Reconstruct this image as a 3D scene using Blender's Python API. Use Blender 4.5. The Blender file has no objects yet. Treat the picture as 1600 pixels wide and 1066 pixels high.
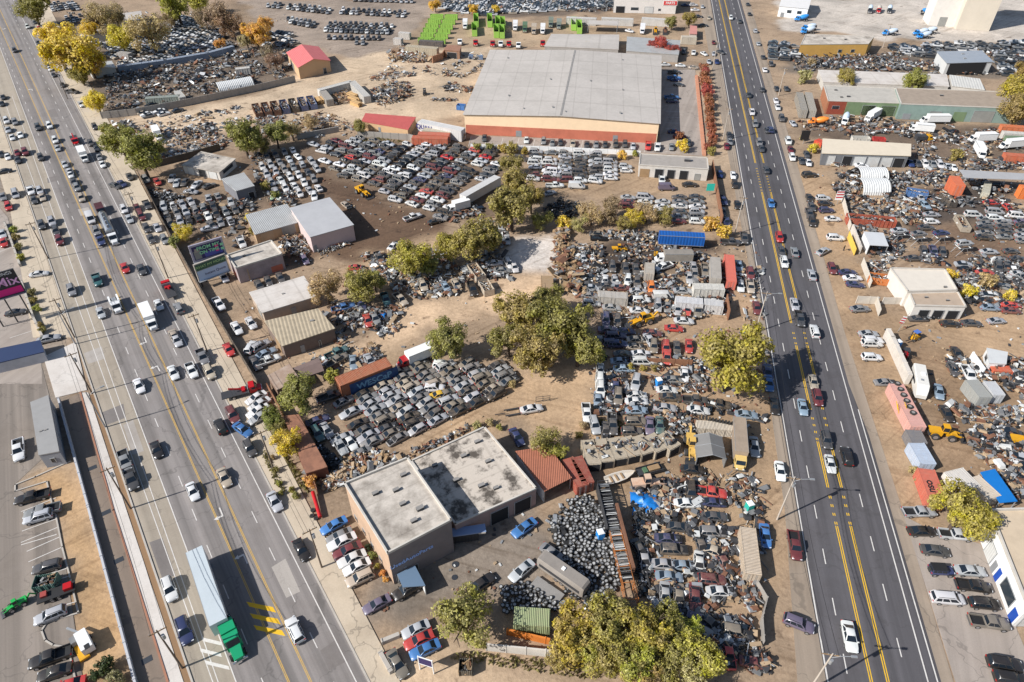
import bpy, math, random, numpy as np
from mathutils import Vector, Matrix, noise as mnoise
R=random.Random(7)
sc=bpy.context.scene; COL=sc.collection
PI=math.pi
# ---------------------------------------------------------------- camera: 103 m up, looking 40 degrees down
F=1067.;YH=-372.;H=103.
TH=math.atan((533-YH)/F); ST,CT=math.sin(TH),math.cos(TH)
cd=bpy.data.cameras.new('camera'); cam=bpy.data.objects.new('camera',cd); COL.objects.link(cam)
cam.location=(0,0,H); cam.rotation_euler=(PI/2-TH,0,0)
cd.sensor_width=36; cd.lens=F/1600*36; cd.clip_end=3000; cd.clip_start=1
sc.camera=cam
def P(x,y,z=0):
    "point of the place seen at photo position (x,y) that lies at height z"
    u=(x-800)/F; v=(y-533)/F
    t=(z-H)/(-ST-v*CT)
    return Vector((u*t,(CT-v*ST)*t,z))
def Q(p):
    d=(p[0],p[1],p[2]-H); zc=d[1]*CT-d[2]*ST; yc=d[1]*ST+d[2]*CT
    return (800+F*d[0]/zc,533-F*yc/zc)
def hgt(x,y,by):
    return H*(1-P(800,by).y/P(800,y).y)
Z=1579/400.
def T(t,x,y):
    "tile rc + enlarged coords -> photo px"
    r,c=int(t[0]),int(t[1]); return (400*c+x/Z,(0,265,530,796)[r]+y/Z)
def heading(x,y,a):
    "angle in the plane (radians, from +X) of a direction drawn on the photo at (x,y)"
    if a=='L': return math.radians(90-145.4)
    if a=='l': return math.radians(90-145.4+180)
    if a=='R': return math.radians(90-190)
    if a=='r': return math.radians(90-10)
    a=math.radians(float(a)); p=P(x-6*math.cos(a),y-6*math.sin(a)); q=P(x+6*math.cos(a),y+6*math.sin(a))
    return math.atan2(q.y-p.y,q.x-p.x)
def lin(c):
    c=c/255.; return c/12.92 if c<=.04045 else ((c+.055)/1.055)**2.4
def C(r,g,b,k=.86): return (lin(r)*k,lin(g)*k,lin(b)*k,1)
# ---------------------------------------------------------------- materials
MATS={}
def nodes(m):
    m.use_nodes=True; nt=m.node_tree; nt.nodes.clear()
    out=nt.nodes.new('ShaderNodeOutputMaterial'); b=nt.nodes.new('ShaderNodeBsdfPrincipled'); nt.links.new(b.outputs[0],out.inputs[0])
    return nt,b
def noise_tex(nt,vec,scale,detail=4,rough=.6):
    n=nt.nodes.new('ShaderNodeTexNoise'); n.inputs['Scale'].default_value=scale; n.inputs['Detail'].default_value=detail; n.inputs['Roughness'].default_value=rough
    if vec: nt.links.new(vec,n.inputs['Vector'])
    return n.outputs['Fac']
def ramp(nt,fac,a,b):
    r=nt.nodes.new('ShaderNodeMapRange'); r.inputs[1].default_value=a; r.inputs[2].default_value=b; r.clamp=True
    nt.links.new(fac,r.inputs[0]); return r.outputs[0]
def mixc(nt,fac,a,b,mode='MIX'):
    m=nt.nodes.new('ShaderNodeMix'); m.data_type='RGBA'; m.blend_type=mode
    for s,v in ((m.inputs[0],fac),(m.inputs[6],a),(m.inputs[7],b)):
        if hasattr(v,'links'): nt.links.new(v,s)
        else: s.default_value=v
    return m.outputs[2]
def coords(nt,kind='Object'):
    return nt.nodes.new('ShaderNodeTexCoord').outputs[kind]
def mat(name,col,rough=.8,metal=0,stain=.35,dirt=None,ribs=0,axis=0,scale=.5,rand=0,lo=.42,hi=.72,bump=.06,seam=0):
    "painted / weathered surface: base colour, blotchy stains and fine grain; ribs = corrugations per metre"
    key=(name,)
    if key in MATS: return MATS[key]
    m=bpy.data.materials.new(name); nt,b=nodes(m); MATS[key]=m
    co=coords(nt)
    n1=ramp(nt,noise_tex(nt,co,scale,6,.68),lo,hi); n2=noise_tex(nt,co,scale*14,3)
    d=dirt or tuple(x*.45 for x in col[:3])+(1,)
    f=nt.nodes.new('ShaderNodeMath'); f.operation='MULTIPLY'; nt.links.new(n1,f.inputs[0]); f.inputs[1].default_value=stain
    c=mixc(nt,f.outputs[0],col,d)
    c=mixc(nt,.35*min(1,stain*2),c,mixc(nt,n2,(.45,.45,.45,1),(1.2,1.2,1.2,1)),'MULTIPLY')
    if seam:
        for ax in 'XY':
            w=nt.nodes.new('ShaderNodeTexWave'); w.bands_direction=ax; w.inputs['Scale'].default_value=.314/seam*(1 if ax=='Y' else .4); nt.links.new(co,w.inputs['Vector'])
            c=mixc(nt,ramp(nt,w.outputs['Fac'],.985,1),c,mixc(nt,1,c,(.86,.855,.85,1),'MULTIPLY'))
    if rand:
        oi=nt.nodes.new('ShaderNodeObjectInfo')
        hs=nt.nodes.new('ShaderNodeHueSaturation'); nt.links.new(c,hs.inputs['Color'])
        nt.links.new(ramp2(nt,oi.outputs['Random'],1-rand,1+rand),hs.inputs['Value']); c=hs.outputs[0]
    if ribs:
        w=nt.nodes.new('ShaderNodeTexWave'); w.bands_direction='XYZ'[axis]; w.inputs['Scale'].default_value=ribs*.314; nt.links.new(co,w.inputs['Vector'])
        c=mixc(nt,ramp(nt,w.outputs['Fac'],.25,0),c,mixc(nt,1,c,(.74,.74,.75,1),'MULTIPLY'))
    nt.links.new(c,b.inputs['Base Color']); b.inputs['Roughness'].default_value=rough; b.inputs['Metallic'].default_value=metal
    if ribs:
        bp=nt.nodes.new('ShaderNodeBump'); bp.inputs['Strength'].default_value=.9; bp.inputs['Distance'].default_value=.06
        nt.links.new(w.outputs['Fac'],bp.inputs['Height']); nt.links.new(bp.outputs[0],b.inputs['Normal'])
    return m
def ramp2(nt,fac,a,b):
    r=nt.nodes.new('ShaderNodeMapRange'); r.inputs[3].default_value=a; r.inputs[4].default_value=b
    nt.links.new(fac,r.inputs[0]); return r.outputs[0]
def objpaint(name,rough,dust,ribs=0,coat=.4):
    "paint whose colour is the object's own colour (shared by all copies of a mesh); alpha = how dusty"
    if (name,) in MATS: return MATS[(name,)]
    m=bpy.data.materials.new(name); nt,b=nodes(m); MATS[(name,)]=m
    oi=nt.nodes.new('ShaderNodeObjectInfo'); co=coords(nt)
    add=nt.nodes.new('ShaderNodeVectorMath'); add.operation='ADD'; nt.links.new(co,add.inputs[0]); nt.links.new(oi.outputs['Location'],add.inputs[1])
    n=ramp(nt,noise_tex(nt,add.outputs[0],1.3,5,.7),.35,.75)
    inv=nt.nodes.new('ShaderNodeMath'); inv.operation='SUBTRACT'; inv.inputs[0].default_value=1; nt.links.new(oi.outputs['Alpha'],inv.inputs[1])
    f=nt.nodes.new('ShaderNodeMath'); f.operation='MULTIPLY_ADD'; nt.links.new(n,f.inputs[0]); nt.links.new(inv.outputs[0],f.inputs[1]); f.inputs[2].default_value=dust
    c=mixc(nt,f.outputs[0],oi.outputs['Color'],C(168,148,124))
    nt.links.new(c,b.inputs['Base Color']); b.inputs['Coat Weight'].default_value=coat; b.inputs['Coat Roughness'].default_value=.12
    nt.links.new(ramp2(nt,f.outputs[0],rough,.9),b.inputs['Roughness'])
    if ribs:
        w=nt.nodes.new('ShaderNodeTexWave'); w.inputs['Scale'].default_value=ribs*.314; nt.links.new(co,w.inputs['Vector'])
        bp=nt.nodes.new('ShaderNodeBump'); bp.inputs['Strength'].default_value=1; bp.inputs['Distance'].default_value=.07
        nt.links.new(w.outputs['Fac'],bp.inputs['Height']); nt.links.new(bp.outputs[0],b.inputs['Normal'])
    return m
PAINT=objpaint('car_paint',.34,.03); CRATE=objpaint('container_paint',.6,.08,3.6,0); FLAT=objpaint('flat_paint',.7,.06,0,0)
def simple(name,col,rough=.5,metal=0,**k):
    if (name,) in MATS: return MATS[(name,)]
    m=bpy.data.materials.new(name); nt,b=nodes(m); b.inputs['Base Color'].default_value=col; b.inputs['Roughness'].default_value=rough; b.inputs['Metallic'].default_value=metal
    for kk,v in k.items(): b.inputs[kk].default_value=v
    MATS[(name,)]=m; return m
GLASS=simple('vehicle_glass',(.012,.018,.026,1),.08,0)
BLACK=mat('black_trim',(.015,.015,.016,1),.6,0,.2); TYRE=mat('tyre_rubber',(.028,.027,.026,1),.97,0,.4,(.07,.065,.058,1),scale=1.5)
RIM=simple('wheel_rim',(.42,.42,.44,1),.35,.7); LAMP=simple('headlamp_lens',(.75,.77,.8,1),.15); TAIL=simple('tail_lamp',(.35,.012,.01,1),.25)
CHROME=simple('chrome',(.6,.6,.62,1),.2,.9); STEEL=mat('galvanised_steel',(.38,.39,.40,1),.5,.4,.3); DARKSTEEL=mat('dark_steel',(.06,.06,.065,1),.6,.3,.4)
RUST=mat('rusty_steel',C(132,92,70),.9,0,.7,C(80,55,42)); WOOD=mat('weathered_timber',C(165,135,100),.9,0,.5); POLEW=mat('pole_timber',C(120,105,92),.9,0,.3)
WHITE=mat('white_paint',(.78,.78,.77,1),.5,0,.2); CONC=mat('concrete',C(190,182,172),.9,0,.35); ASH=mat('grey_concrete',C(150,146,142),.9,0,.4)
YEL=mat('machine_yellow',C(225,165,30),.5,0,.35); PINKM=simple('magenta_print',C(225,20,130),.5); NAVY=simple('navy_print',C(35,30,90),.5)
OPEN=simple('dark_opening',(.012,.012,.014,1),.9); WINDOW=simple('window_glass',(.03,.04,.05,1),.1)
# ---------------------------------------------------------------- mesh builder
class MB:
    def __init__(s): s.v=[];s.f=[];s.m=[];s.mats=[]
    def mi(s,m):
        if m not in s.mats: s.mats.append(m)
        return s.mats.index(m)
    def add(s,vs,fs,m):
        k=len(s.v); s.v+= [tuple(v) for v in vs]; i=s.mi(m)
        for f in fs: s.f.append(tuple(a+k for a in f)); s.m.append(i)
        return s
    def box(s,c,d,m,rz=0,ry=0,rx=0,taper=1):
        x,y,z=(q/2 for q in d); vs=[]
        M=Matrix.Rotation(rz,3,'Z')@Matrix.Rotation(ry,3,'Y')@Matrix.Rotation(rx,3,'X') if (rz or ry or rx) else None
        for sz in (-1,1):
            t=taper if sz>0 else 1
            for sx,sy in ((-1,-1),(1,-1),(1,1),(-1,1)):
                p=Vector((sx*x*t,sy*y*t,sz*z)); p=M@p if M else p
                vs.append((p.x+c[0],p.y+c[1],p.z+c[2]))
        return s.add(vs,[(3,2,1,0),(4,5,6,7),(0,1,5,4),(1,2,6,5),(2,3,7,6),(3,0,4,7)],m)
    def prism(s,poly,z0,z1,m,bottom=True):
        a=sum(poly[i][0]*poly[(i+1)%len(poly)][1]-poly[(i+1)%len(poly)][0]*poly[i][1] for i in range(len(poly)))
        if a<0: poly=poly[::-1]
        n=len(poly); vs=[(p[0],p[1],z0) for p in poly]+[(p[0],p[1],z1) for p in poly]
        fs=[tuple(range(n,2*n))]+[(i,(i+1)%n,n+(i+1)%n,n+i) for i in range(n)]
        if bottom: fs.append(tuple(range(n))[::-1])
        return s.add(vs,fs,m)
    def cyl(s,p,q,r,m,r2=None,n=10,cap=True):
        p,q=Vector(p),Vector(q); d=(q-p).normalized(); r2=r if r2 is None else r2
        a=d.orthogonal().normalized(); b=d.cross(a)
        vs=[p+(a*math.cos(2*PI*i/n)+b*math.sin(2*PI*i/n))*r for i in range(n)]+[q+(a*math.cos(2*PI*i/n)+b*math.sin(2*PI*i/n))*r2 for i in range(n)]
        fs=[(i,(i+1)%n,n+(i+1)%n,n+i) for i in range(n)]
        if cap: fs+=[tuple(range(n))[::-1],tuple(range(n,2*n))]
        return s.add(vs,fs,m)
    def loft(s,rings,m,cap=True):
        n=len(rings[0]); vs=[p for r in rings for p in r]; fs=[]
        for k in range(len(rings)-1):
            for i in range(n): fs.append((k*n+i,k*n+(i+1)%n,(k+1)*n+(i+1)%n,(k+1)*n+i))
        if cap: fs+=[tuple(range(n))[::-1],tuple(range((len(rings)-1)*n,len(rings)*n))]
        return s.add(vs,fs,m)
    def quad(s,a,b,c,d,m): return s.add([a,b,c,d],[(0,1,2,3)],m)
    def wheel(s,x,y,z,r,w,rim=True):
        s.cyl((x,y-w/2,z),(x,y+w/2,z),r,TYRE,n=12)
        if rim:
            for sg in (-1,1): s.cyl((x,y+sg*w/2,z),(x,y+sg*(w/2+.015),z),r*.62,RIM,n=10)
        return s
    def mesh(s,name,smooth=0):
        me=bpy.data.meshes.new(name); me.from_pydata(s.v,[],s.f)
        for m in s.mats: me.materials.append(m)
        me.polygons.foreach_set('material_index',s.m)
        if smooth:
            me.polygons.foreach_set('use_smooth',[True]*len(s.f)); me.update(); me.set_sharp_from_angle(angle=math.radians(smooth))
        me.update(); return me
def new(name,me,parent=None,loc=(0,0,0),rz=0,color=None):
    o=bpy.data.objects.new(name,me); COL.objects.link(o); o.location=loc; o.rotation_euler=(0,0,rz)
    if parent: o.parent=parent
    if color: o.color=color
    return o
def tag(o,label,cat,group=None,kind=None):
    if label: o['label']=label
    if cat: o['category']=cat
    if group: o['group']=group
    if kind: o['kind']=kind
    return o
LAND=[]   # (phrase, x, y) landmarks used in the descriptions of neighbours
def thing(name,label,cat,loc=(0,0,0),rz=0,group=None):
    o=new(name,None,None,loc,rz); o.empty_display_size=.5
    return tag(o,label,cat,group)
def parts(root,lst,color=None):
    out=[]
    for it in lst:
        n,me=it[0],it[1]
        out.append(new(n,me,root,it[2] if len(it)>2 else (0,0,0),0,color))
    return out
def text_mesh(txt,size,m,depth=.02,bold=0):
    cu=bpy.data.curves.new('lettering','FONT'); cu.body=txt; cu.size=size; cu.extrude=depth; cu.align_x='CENTER'; cu.align_y='CENTER'; cu.offset=bold
    o=bpy.data.objects.new('tmp',cu); COL.objects.link(o)
    dg=bpy.context.evaluated_depsgraph_get(); me=bpy.data.meshes.new_from_object(o.evaluated_get(dg)); bpy.data.objects.remove(o)
    me.materials.clear(); me.materials.append(m); return me
def lettering(parent,txt,size,m,center,right,up,name='lettering',bold=0):
    "letters standing on a surface: right/up are directions in the parent's space"
    o=new(name,text_mesh(txt,size,m,.02,bold),parent); r=Vector(right).normalized(); u=Vector(up).normalized(); n=r.cross(u)
    M=Matrix((r,u,n)).transposed().to_4x4(); M.translation=Vector(center); o.matrix_local=M; return o
def inside(p,poly):
    x,y=p; c=False; j=len(poly)-1
    for i in range(len(poly)):
        xi,yi=poly[i]; xj,yj=poly[j]
        if (yi>y)!=(yj>y) and x<(xj-xi)*(y-yi)/(yj-yi)+xi: c=not c
        j=i
    return c
# ---------------------------------------------------------------- ground, roads, pavements
def ground():
    st=1.3; xs=np.arange(-345,345.1,st); ys=np.arange(15,450.1,st); nx,ny=len(xs),len(ys)
    X,Y=np.meshgrid(xs,ys)
    def vn(scale,seed):
        r=np.random.RandomState(seed); g=r.rand(int(700/scale)+3,int(700/scale)+3)
        a=(X+350)/scale; b=Y/scale; i=a.astype(int); j=b.astype(int); a=a-i; b=b-j; a=a*a*(3-2*a); b=b*b*(3-2*b)
        return (g[j,i]*(1-a)+g[j,i+1]*a)*(1-b)+(g[j+1,i]*(1-a)+g[j+1,i+1]*a)*b
    wx=(vn(9,1)-.5)*7+(vn(3,2)-.5)*3; wy=(vn(9,3)-.5)*9+(vn(3,4)-.5)*4
    col=np.zeros((ny,nx,3)); col[:]=C(176,154,130)[:3]
    def mask(poly):
        w=[P(*p) for p in poly]; a=X+wx; b=Y+wy; m=np.zeros(X.shape,bool); j=len(w)-1
        for i in range(len(w)):
            xi,yi,xj,yj=w[i].x,w[i].y,w[j].x,w[j].y
            with np.errstate(divide='ignore',invalid='ignore'):
                m^=((yi>b)!=(yj>b))&(a<(xj-xi)*(b-yi)/(yj-yi+1e-12)+xi)
            j=i
        return m.astype(float)
    def blur(m,k):
        for _ in range(k):
            p=np.pad(m,1,mode='edge'); m=(p[1:-1,1:-1]*2+p[:-2,1:-1]+p[2:,1:-1]+p[1:-1,:-2]+p[1:-1,2:])/6
        return m
    for c,k,a,poly in ZONES:
        m=blur(mask(poly),k)*a; col[:]=col*(1-m[...,None])+np.array(C(*c)[:3])*m[...,None]
    f=.76+.34*vn(14,8)+.26*(vn(5,9)-.5)+.16*(vn(2.2,10)-.5)
    col*=f[...,None]
    zz=.06*vn(6,11)-.07
    me=bpy.data.meshes.new('ground'); n=nx*ny
    me.vertices.add(n); me.vertices.foreach_set('co',np.stack([X,Y,zz],-1).ravel())
    k=(np.arange(ny-1)[:,None]*nx+np.arange(nx-1)[None]).ravel(); q=np.stack([k,k+1,k+nx+1,k+nx],-1).ravel()
    me.loops.add(len(q)); me.loops.foreach_set('vertex_index',q); me.polygons.add(len(k)); me.polygons.foreach_set('loop_start',np.arange(len(k))*4)
    me.update(); ca=me.color_attributes.new('soil','FLOAT_COLOR','POINT')
    col=col*1; lu_=col.mean(-1,keepdims=True); col=(col*.9+lu_*.1)*np.array([.92,.86,.79]); ca.data.foreach_set('color',np.concatenate([col.reshape(-1,3),np.ones((n,1))],1).ravel())
    m=bpy.data.materials.new('dirt_ground'); nt,b=nodes(m); co=coords(nt)
    at=nt.nodes.new('ShaderNodeAttribute'); at.attribute_name='soil'
    c=mixc(nt,.75,at.outputs['Color'],mixc(nt,ramp(nt,noise_tex(nt,co,1.1,8,.75),.3,.7),(.62,.6,.58,1),(1.3,1.3,1.3,1)),'MULTIPLY')
    c=mixc(nt,ramp(nt,noise_tex(nt,co,.16,7,.75),.56,.78),c,mixc(nt,1,c,(.62,.58,.54,1),'MULTIPLY'))
    for rot,seed in ((18,0),(-38,40)):
        mp=nt.nodes.new('ShaderNodeMapping'); mp.inputs['Rotation'].default_value=(0,0,math.radians(rot)); mp.inputs['Location'].default_value=(seed,seed,0); nt.links.new(co,mp.inputs[0])
        m2=nt.nodes.new('ShaderNodeMapping'); m2.inputs['Scale'].default_value=(.035,.75,1); nt.links.new(mp.outputs[0],m2.inputs[0])
        s_=ramp(nt,noise_tex(nt,m2.outputs[0],1,5,.6),.52,.66); k_=ramp(nt,noise_tex(nt,mp.outputs[0],.04,2),.42,.58); mm=nt.nodes.new('ShaderNodeMath'); mm.operation='MULTIPLY'; nt.links.new(s_,mm.inputs[0]); nt.links.new(k_,mm.inputs[1])
        c=mixc(nt,mm.outputs[0],c,mixc(nt,1,c,(.72,.69,.66,1),'MULTIPLY'))
    ol=ramp(nt,noise_tex(nt,co,.22,4,.6),.62,.7); c=mixc(nt,ol,c,mixc(nt,1,c,(.5,.47,.45,1),'MULTIPLY'))
    nt.links.new(c,b.inputs['Base Color']); b.inputs['Roughness'].default_value=.95
    bp=nt.nodes.new('ShaderNodeBump'); bp.inputs['Strength'].default_value=.5; bp.inputs['Distance'].default_value=.25
    nt.links.new(noise_tex(nt,co,.9,6,.7),bp.inputs['Height']); nt.links.new(bp.outputs[0],b.inputs['Normal'])
    me.materials.append(m); me.polygons.foreach_set('use_smooth',[True]*len(k))
    tag(new('ground',me),None,None,None,'structure')
    far=MB(); far.quad((-1500,-500,-.2),(1500,-500,-.2),(1500,1800,-.2),(-1500,1800,-.2),mat('outer_dirt',C(170,150,128),.95,0,.4,scale=.02))
    tag(new('ground',far.mesh('outer_ground')),None,None,None,'structure')
ZONES=[((120,108,96),3,.9,[(60,30),(330,30),(480,90),(470,130),(180,185),(120,110)]),
 ((150,130,108),3,.9,[(360,0),(340,60),(420,80),(470,75),(400,0)]),
 ((166,153,142),2,1,[(380,0),(690,0),(600,98),(545,95),(480,72),(415,60)]),
 ((214,194,168),3,1,[(400,150),(480,110),(540,92),(610,80),(775,72),(730,185),(650,190),(560,190),(400,190),(230,235),(190,215),(170,195)]),
 ((190,168,140),2,.8,[(640,70),(780,30),(960,40),(1060,50),(1060,75),(790,75)]),
 ((110,98,88),3,.9,[(670,0),(960,0),(960,20),(760,28),(690,12)]),
 ((128,108,90),3,.9,[(380,240),(560,215),(780,225),(800,330),(700,350),(560,320),(380,330)]),
 ((112,88,68),2,1,[(480,245),(540,290),(610,320),(700,345),(690,385),(600,395),(480,410),(460,430),(410,395),(540,375),(520,300)]),
 ((172,146,118),3,.9,[(230,265),(370,270),(380,300),(230,310)]),
 ((136,118,100),3,.9,[(220,300),(400,300),(400,400),(290,400)]),
 ((205,178,146),4,1,[(560,400),(690,375),(690,430),(560,470),(490,440)]),
 ((226,198,166),4,1,[(785,440),(890,430),(880,470),(770,490),(650,530),(540,575),(470,580),(520,545),(640,490)]),
 ((228,224,222),3,1,[(790,385),(868,362),(872,412),(830,430),(795,420)]),
 ((205,176,142),4,1,[(575,720),(650,680),(800,610),(935,575),(930,680),(850,690),(800,660),(640,710)]),
 ((198,172,140),4,1,[(480,570),(540,550),(640,540),(640,560),(520,590)]),
 ((186,160,130),3,1,[(800,265),(1115,265),(1125,285),(950,305),(840,310)]),
 ((80,68,60),4,1,[(895,385),(1100,372),(1130,385),(1110,405),(1010,425),(930,440),(890,410)]),
 ((190,162,132),3,1,[(1000,480),(1090,470),(1160,420),(1185,420),(1210,620),(1120,640),(1060,590),(960,620),(940,560)]),
 ((180,154,124),3,1,[(930,640),(1200,620),(1220,760),(1190,960),(1000,930),(990,790),(930,740)]),
 ((150,140,130),2,1,[(560,850),(840,780),(900,900),(830,960),(700,960),(560,1000),(545,940)]),
 ((205,182,154),4,1,[(700,1015),(1000,1045),(1200,1066),(1200,1200),(540,1200),(580,1040)]),
 ((190,162,130),3,1,[(1210,250),(1300,260),(1340,440),(1370,500),(1600,490),(1600,590),(1400,580),(1420,700),(1470,830),(1400,840),(1330,600)]),
 ((160,134,106),3,.9,[(1420,540),(1600,600),(1600,770),(1480,770),(1430,640)]),
 ((88,78,72),4,1,[(1430,290),(1600,285),(1600,345),(1480,345),(1420,375),(1400,360)]),
 ((135,112,92),3,1,[(1480,345),(1600,345),(1600,450),(1500,440),(1400,400)]),
 ((120,104,90),3,.9,[(1250,190),(1600,200),(1600,260),(1420,255),(1270,215)]),
 ((208,203,198),2,1,[(1215,0),(1800,-10),(1800,78),(1380,62),(1300,50),(1225,50)]),
 ((120,112,104),3,.9,[(1220,85),(1600,78),(1600,120),(1480,118),(1230,112)]),
 ((150,140,132),3,1,[(1030,100),(1095,100),(1110,245),(1035,240)]),
 ((205,182,155),2,1,[(1085,108),(1130,100),(1150,260),(1112,262)]),
 ((160,150,140),2,1,[(-200,150),(-10,150),(110,540),(130,690),(-100,1200),(-400,600)]),
 ((205,170,125),3,1,[(60,740),(118,720),(215,1066),(240,1200),(100,1200),(120,1000),(95,850)]),
 ((60,50,38),3,.8,[(150,1030),(190,1015),(200,1066),(170,1100)]),
]
def asphalt(name,col,az,track=.5,crack=.6):
    m=bpy.data.materials.new(name); nt,b=nodes(m); co=coords(nt)
    mp=nt.nodes.new('ShaderNodeMapping'); mp.inputs['Rotation'].default_value=(0,0,math.radians(az)); nt.links.new(co,mp.inputs[0])
    m2=nt.nodes.new('ShaderNodeMapping'); m2.inputs['Scale'].default_value=(.9,.012,1); nt.links.new(mp.outputs[0],m2.inputs[0])
    tr=ramp(nt,noise_tex(nt,m2.outputs[0],.55,3,.6),.35,.68)
    c=mixc(nt,tr,tuple(x*(1+.14*track) for x in col[:3])+(1,),tuple(x*(1-.45*track) for x in col[:3])+(1,))
    pt=ramp(nt,noise_tex(nt,co,.07,5,.7),.5,.7); c=mixc(nt,pt,c,mixc(nt,1,c,(.82,.8,.78,1),'MULTIPLY'))
    g=noise_tex(nt,co,5,5,.75); c=mixc(nt,.55,c,mixc(nt,g,(.55,.55,.55,1),(1.35,1.35,1.35,1)),'MULTIPLY')
    v=nt.nodes.new('ShaderNodeTexVoronoi'); v.feature='DISTANCE_TO_EDGE'; v.inputs['Scale'].default_value=.11
    wn=nt.nodes.new('ShaderNodeTexNoise'); wn.inputs['Scale'].default_value=.5; nt.links.new(co,wn.inputs['Vector'])
    va=nt.nodes.new('ShaderNodeVectorMath'); va.operation='MULTIPLY_ADD'; nt.links.new(wn.outputs['Color'],va.inputs[0]); va.inputs[1].default_value=(4,4,0); nt.links.new(co,va.inputs[2])
    nt.links.new(va.outputs[0],v.inputs['Vector'])
    cr=ramp(nt,v.outputs['Distance'],.013,.004)
    mm=nt.nodes.new('ShaderNodeMath'); mm.operation='MULTIPLY'; nt.links.new(cr,mm.inputs[0]); mm.inputs[1].default_value=crack
    c=mixc(nt,mm.outputs[0],c,(.04,.037,.035,1))
    nt.links.new(c,b.inputs['Base Color']); b.inputs['Roughness'].default_value=.88
    return m
def sheet(name,poly,z,m,world=False,lab=None):
    w=[Vector(p) for p in poly] if world else [P(*p) for p in poly]
    mb=MB(); mb.prism([(p[0],p[1]) for p in w],z-.12,z,m); o=new(name,mb.mesh(name)); tag(o,None,None,None,'structure'); return o
def lx(a,y): return a[0]+a[1]*(y-a[2])
LW=(71,.372,265);RW=(154,.503,265);LC=(48,.34,323);RC=(170,.508,265);YL=(215,.4407,530);YR=(238,.4627,530)
BL=(49.,.3585,275);BR=(61.,.3517,270);LD=(230.5,.41,626);RD=(301.5,.48,608)
QL=(1157,.1705,265);QR=(1226.6,.279,265);KYL=(1244,.2236,540);KYR=(1261,.2397,538);KL=(1276,.195,809);KR=(1221.5,.2586,303);QR2=(1340.6,.2916,639)
def band(a,b,y0,y1,da=0,db=0):
    return [(lx(a,y0)+da,y0),(lx(b,y0)+db,y0),(lx(b,y1)+db,y1),(lx(a,y1)+da,y1)]
ground()
AV=asphalt('avenue_asphalt',C(143,136,132),-34.6,.95,.3); BIKE=asphalt('bike_lane_asphalt',C(170,158,142),-34.6,.45,.25)
HW=asphalt('highway_asphalt',C(93,90,93),10,.8,.25); SHO=asphalt('shoulder_asphalt',C(162,146,129),10,.5,.3); LOTM=asphalt('parking_asphalt',C(168,156,146),20,.4,.3)
SIDE=asphalt('sidewalk_concrete',C(200,184,162),-34,.15,.4); PALE=asphalt('pale_concrete',C(214,206,198),-34,.1,.15); BROWNP=asphalt('brown_pavement',C(138,122,108),-34,.3,.3)
y0,y1=-150,1350
sheet('avenue',band(LW,RC,y0,y1),.02,AV)
sheet('bike_lane',[(lx(LC,y0),y0),(lx(LW,y0)-.3,y0),(lx(LW,y1)-.3,y1),(lx(LC,y1),y1)],.02,BIKE)
sheet('sidewalk',band(RC,RC,y0,y1,1.2,34)[:2]+[(lx(RC,1350)+52,1350),(lx(RC,1350)+1.5,1350)],.10,SIDE)
sheet('sidewalk',[(lx(LC,y0)-14,y0),(lx(LC,y0)-1,y0),(lx(LC,528)-2,528),(lx(LC,528)-66,528),(lx(LC,330)-34,330)],.10,SIDE)
sheet('concrete_apron',[(68,558),(118,535),(136,610),(87,622)],.11,PALE)
sheet('brown_pavement',[(95,628),(126,614),(177,798),(262,1066),(350,1350),(300,1350),(214,1066),(143,798)],.02,BROWNP)
sheet('sidewalk',[(127,614),(138,614),(198,798),(287,1066),(382,1350),(352,1350),(263,1066),(178,798)],.10,PALE)
sheet('highway',[(lx(QL,y0)-2,y0),(lx(QR,y0)+4,y0),(lx(QR,600)+6,600),(lx(QR2,680)+5,680),(lx(QR2,y1)+6,y1),(lx(QL,y1)-2,y1)],.02,HW)
sheet('dirt_strip',[(139,617),(lx(LC,617)-1,617),(lx(LC,1350)-1,1350),(383,1350),(288,1066),(199,798)],.03,asphalt('brown_dirt_strip',C(150,118,86),-34,.5,.1))
sheet('shoulder',[(lx(QL,y0)-22,y0),(lx(QL,y0)-2.3,y0),(lx(QL,y1)-2.6,y1),(lx(QL,y1)-75,y1),(1226,796),(1182,480)],.015,SHO)
sheet('shoulder',[(lx(QR,y0)+5.3,y0),(lx(QR,y0)+16,y0),(1248,265),(1320,520),(1410,796),(1490,1066),(1575,1350),(lx(QR,y1)+5.6,y1)],.015,SHO)
sheet('parking_lot',[(1412,806),(1450,826),(1532,850),(1600,1010),(1720,1350),(1578,1350),(1493,1066)],.022,LOTM)
sheet('parking_lot',[(-120,310),(-20,300),(12,340),(60,520),(64,545),(66,600),(-120,600)],.016,LOTM)
sheet('parking_lot',[(-60,605),(66,575),(95,690),(20,760),(90,800),(130,1066),(180,1350),(-250,1350)],.012,asphalt('old_lot_asphalt',C(142,131,121),-30,.9,.25))
sheet('parking_lot',[(1034,112),(1086,108),(1098,244),(1030,240)],.012,LOTM)
sheet('parking_lot',[(735,212),(1030,222),(1030,240),(735,228)],.012,LOTM)
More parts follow.
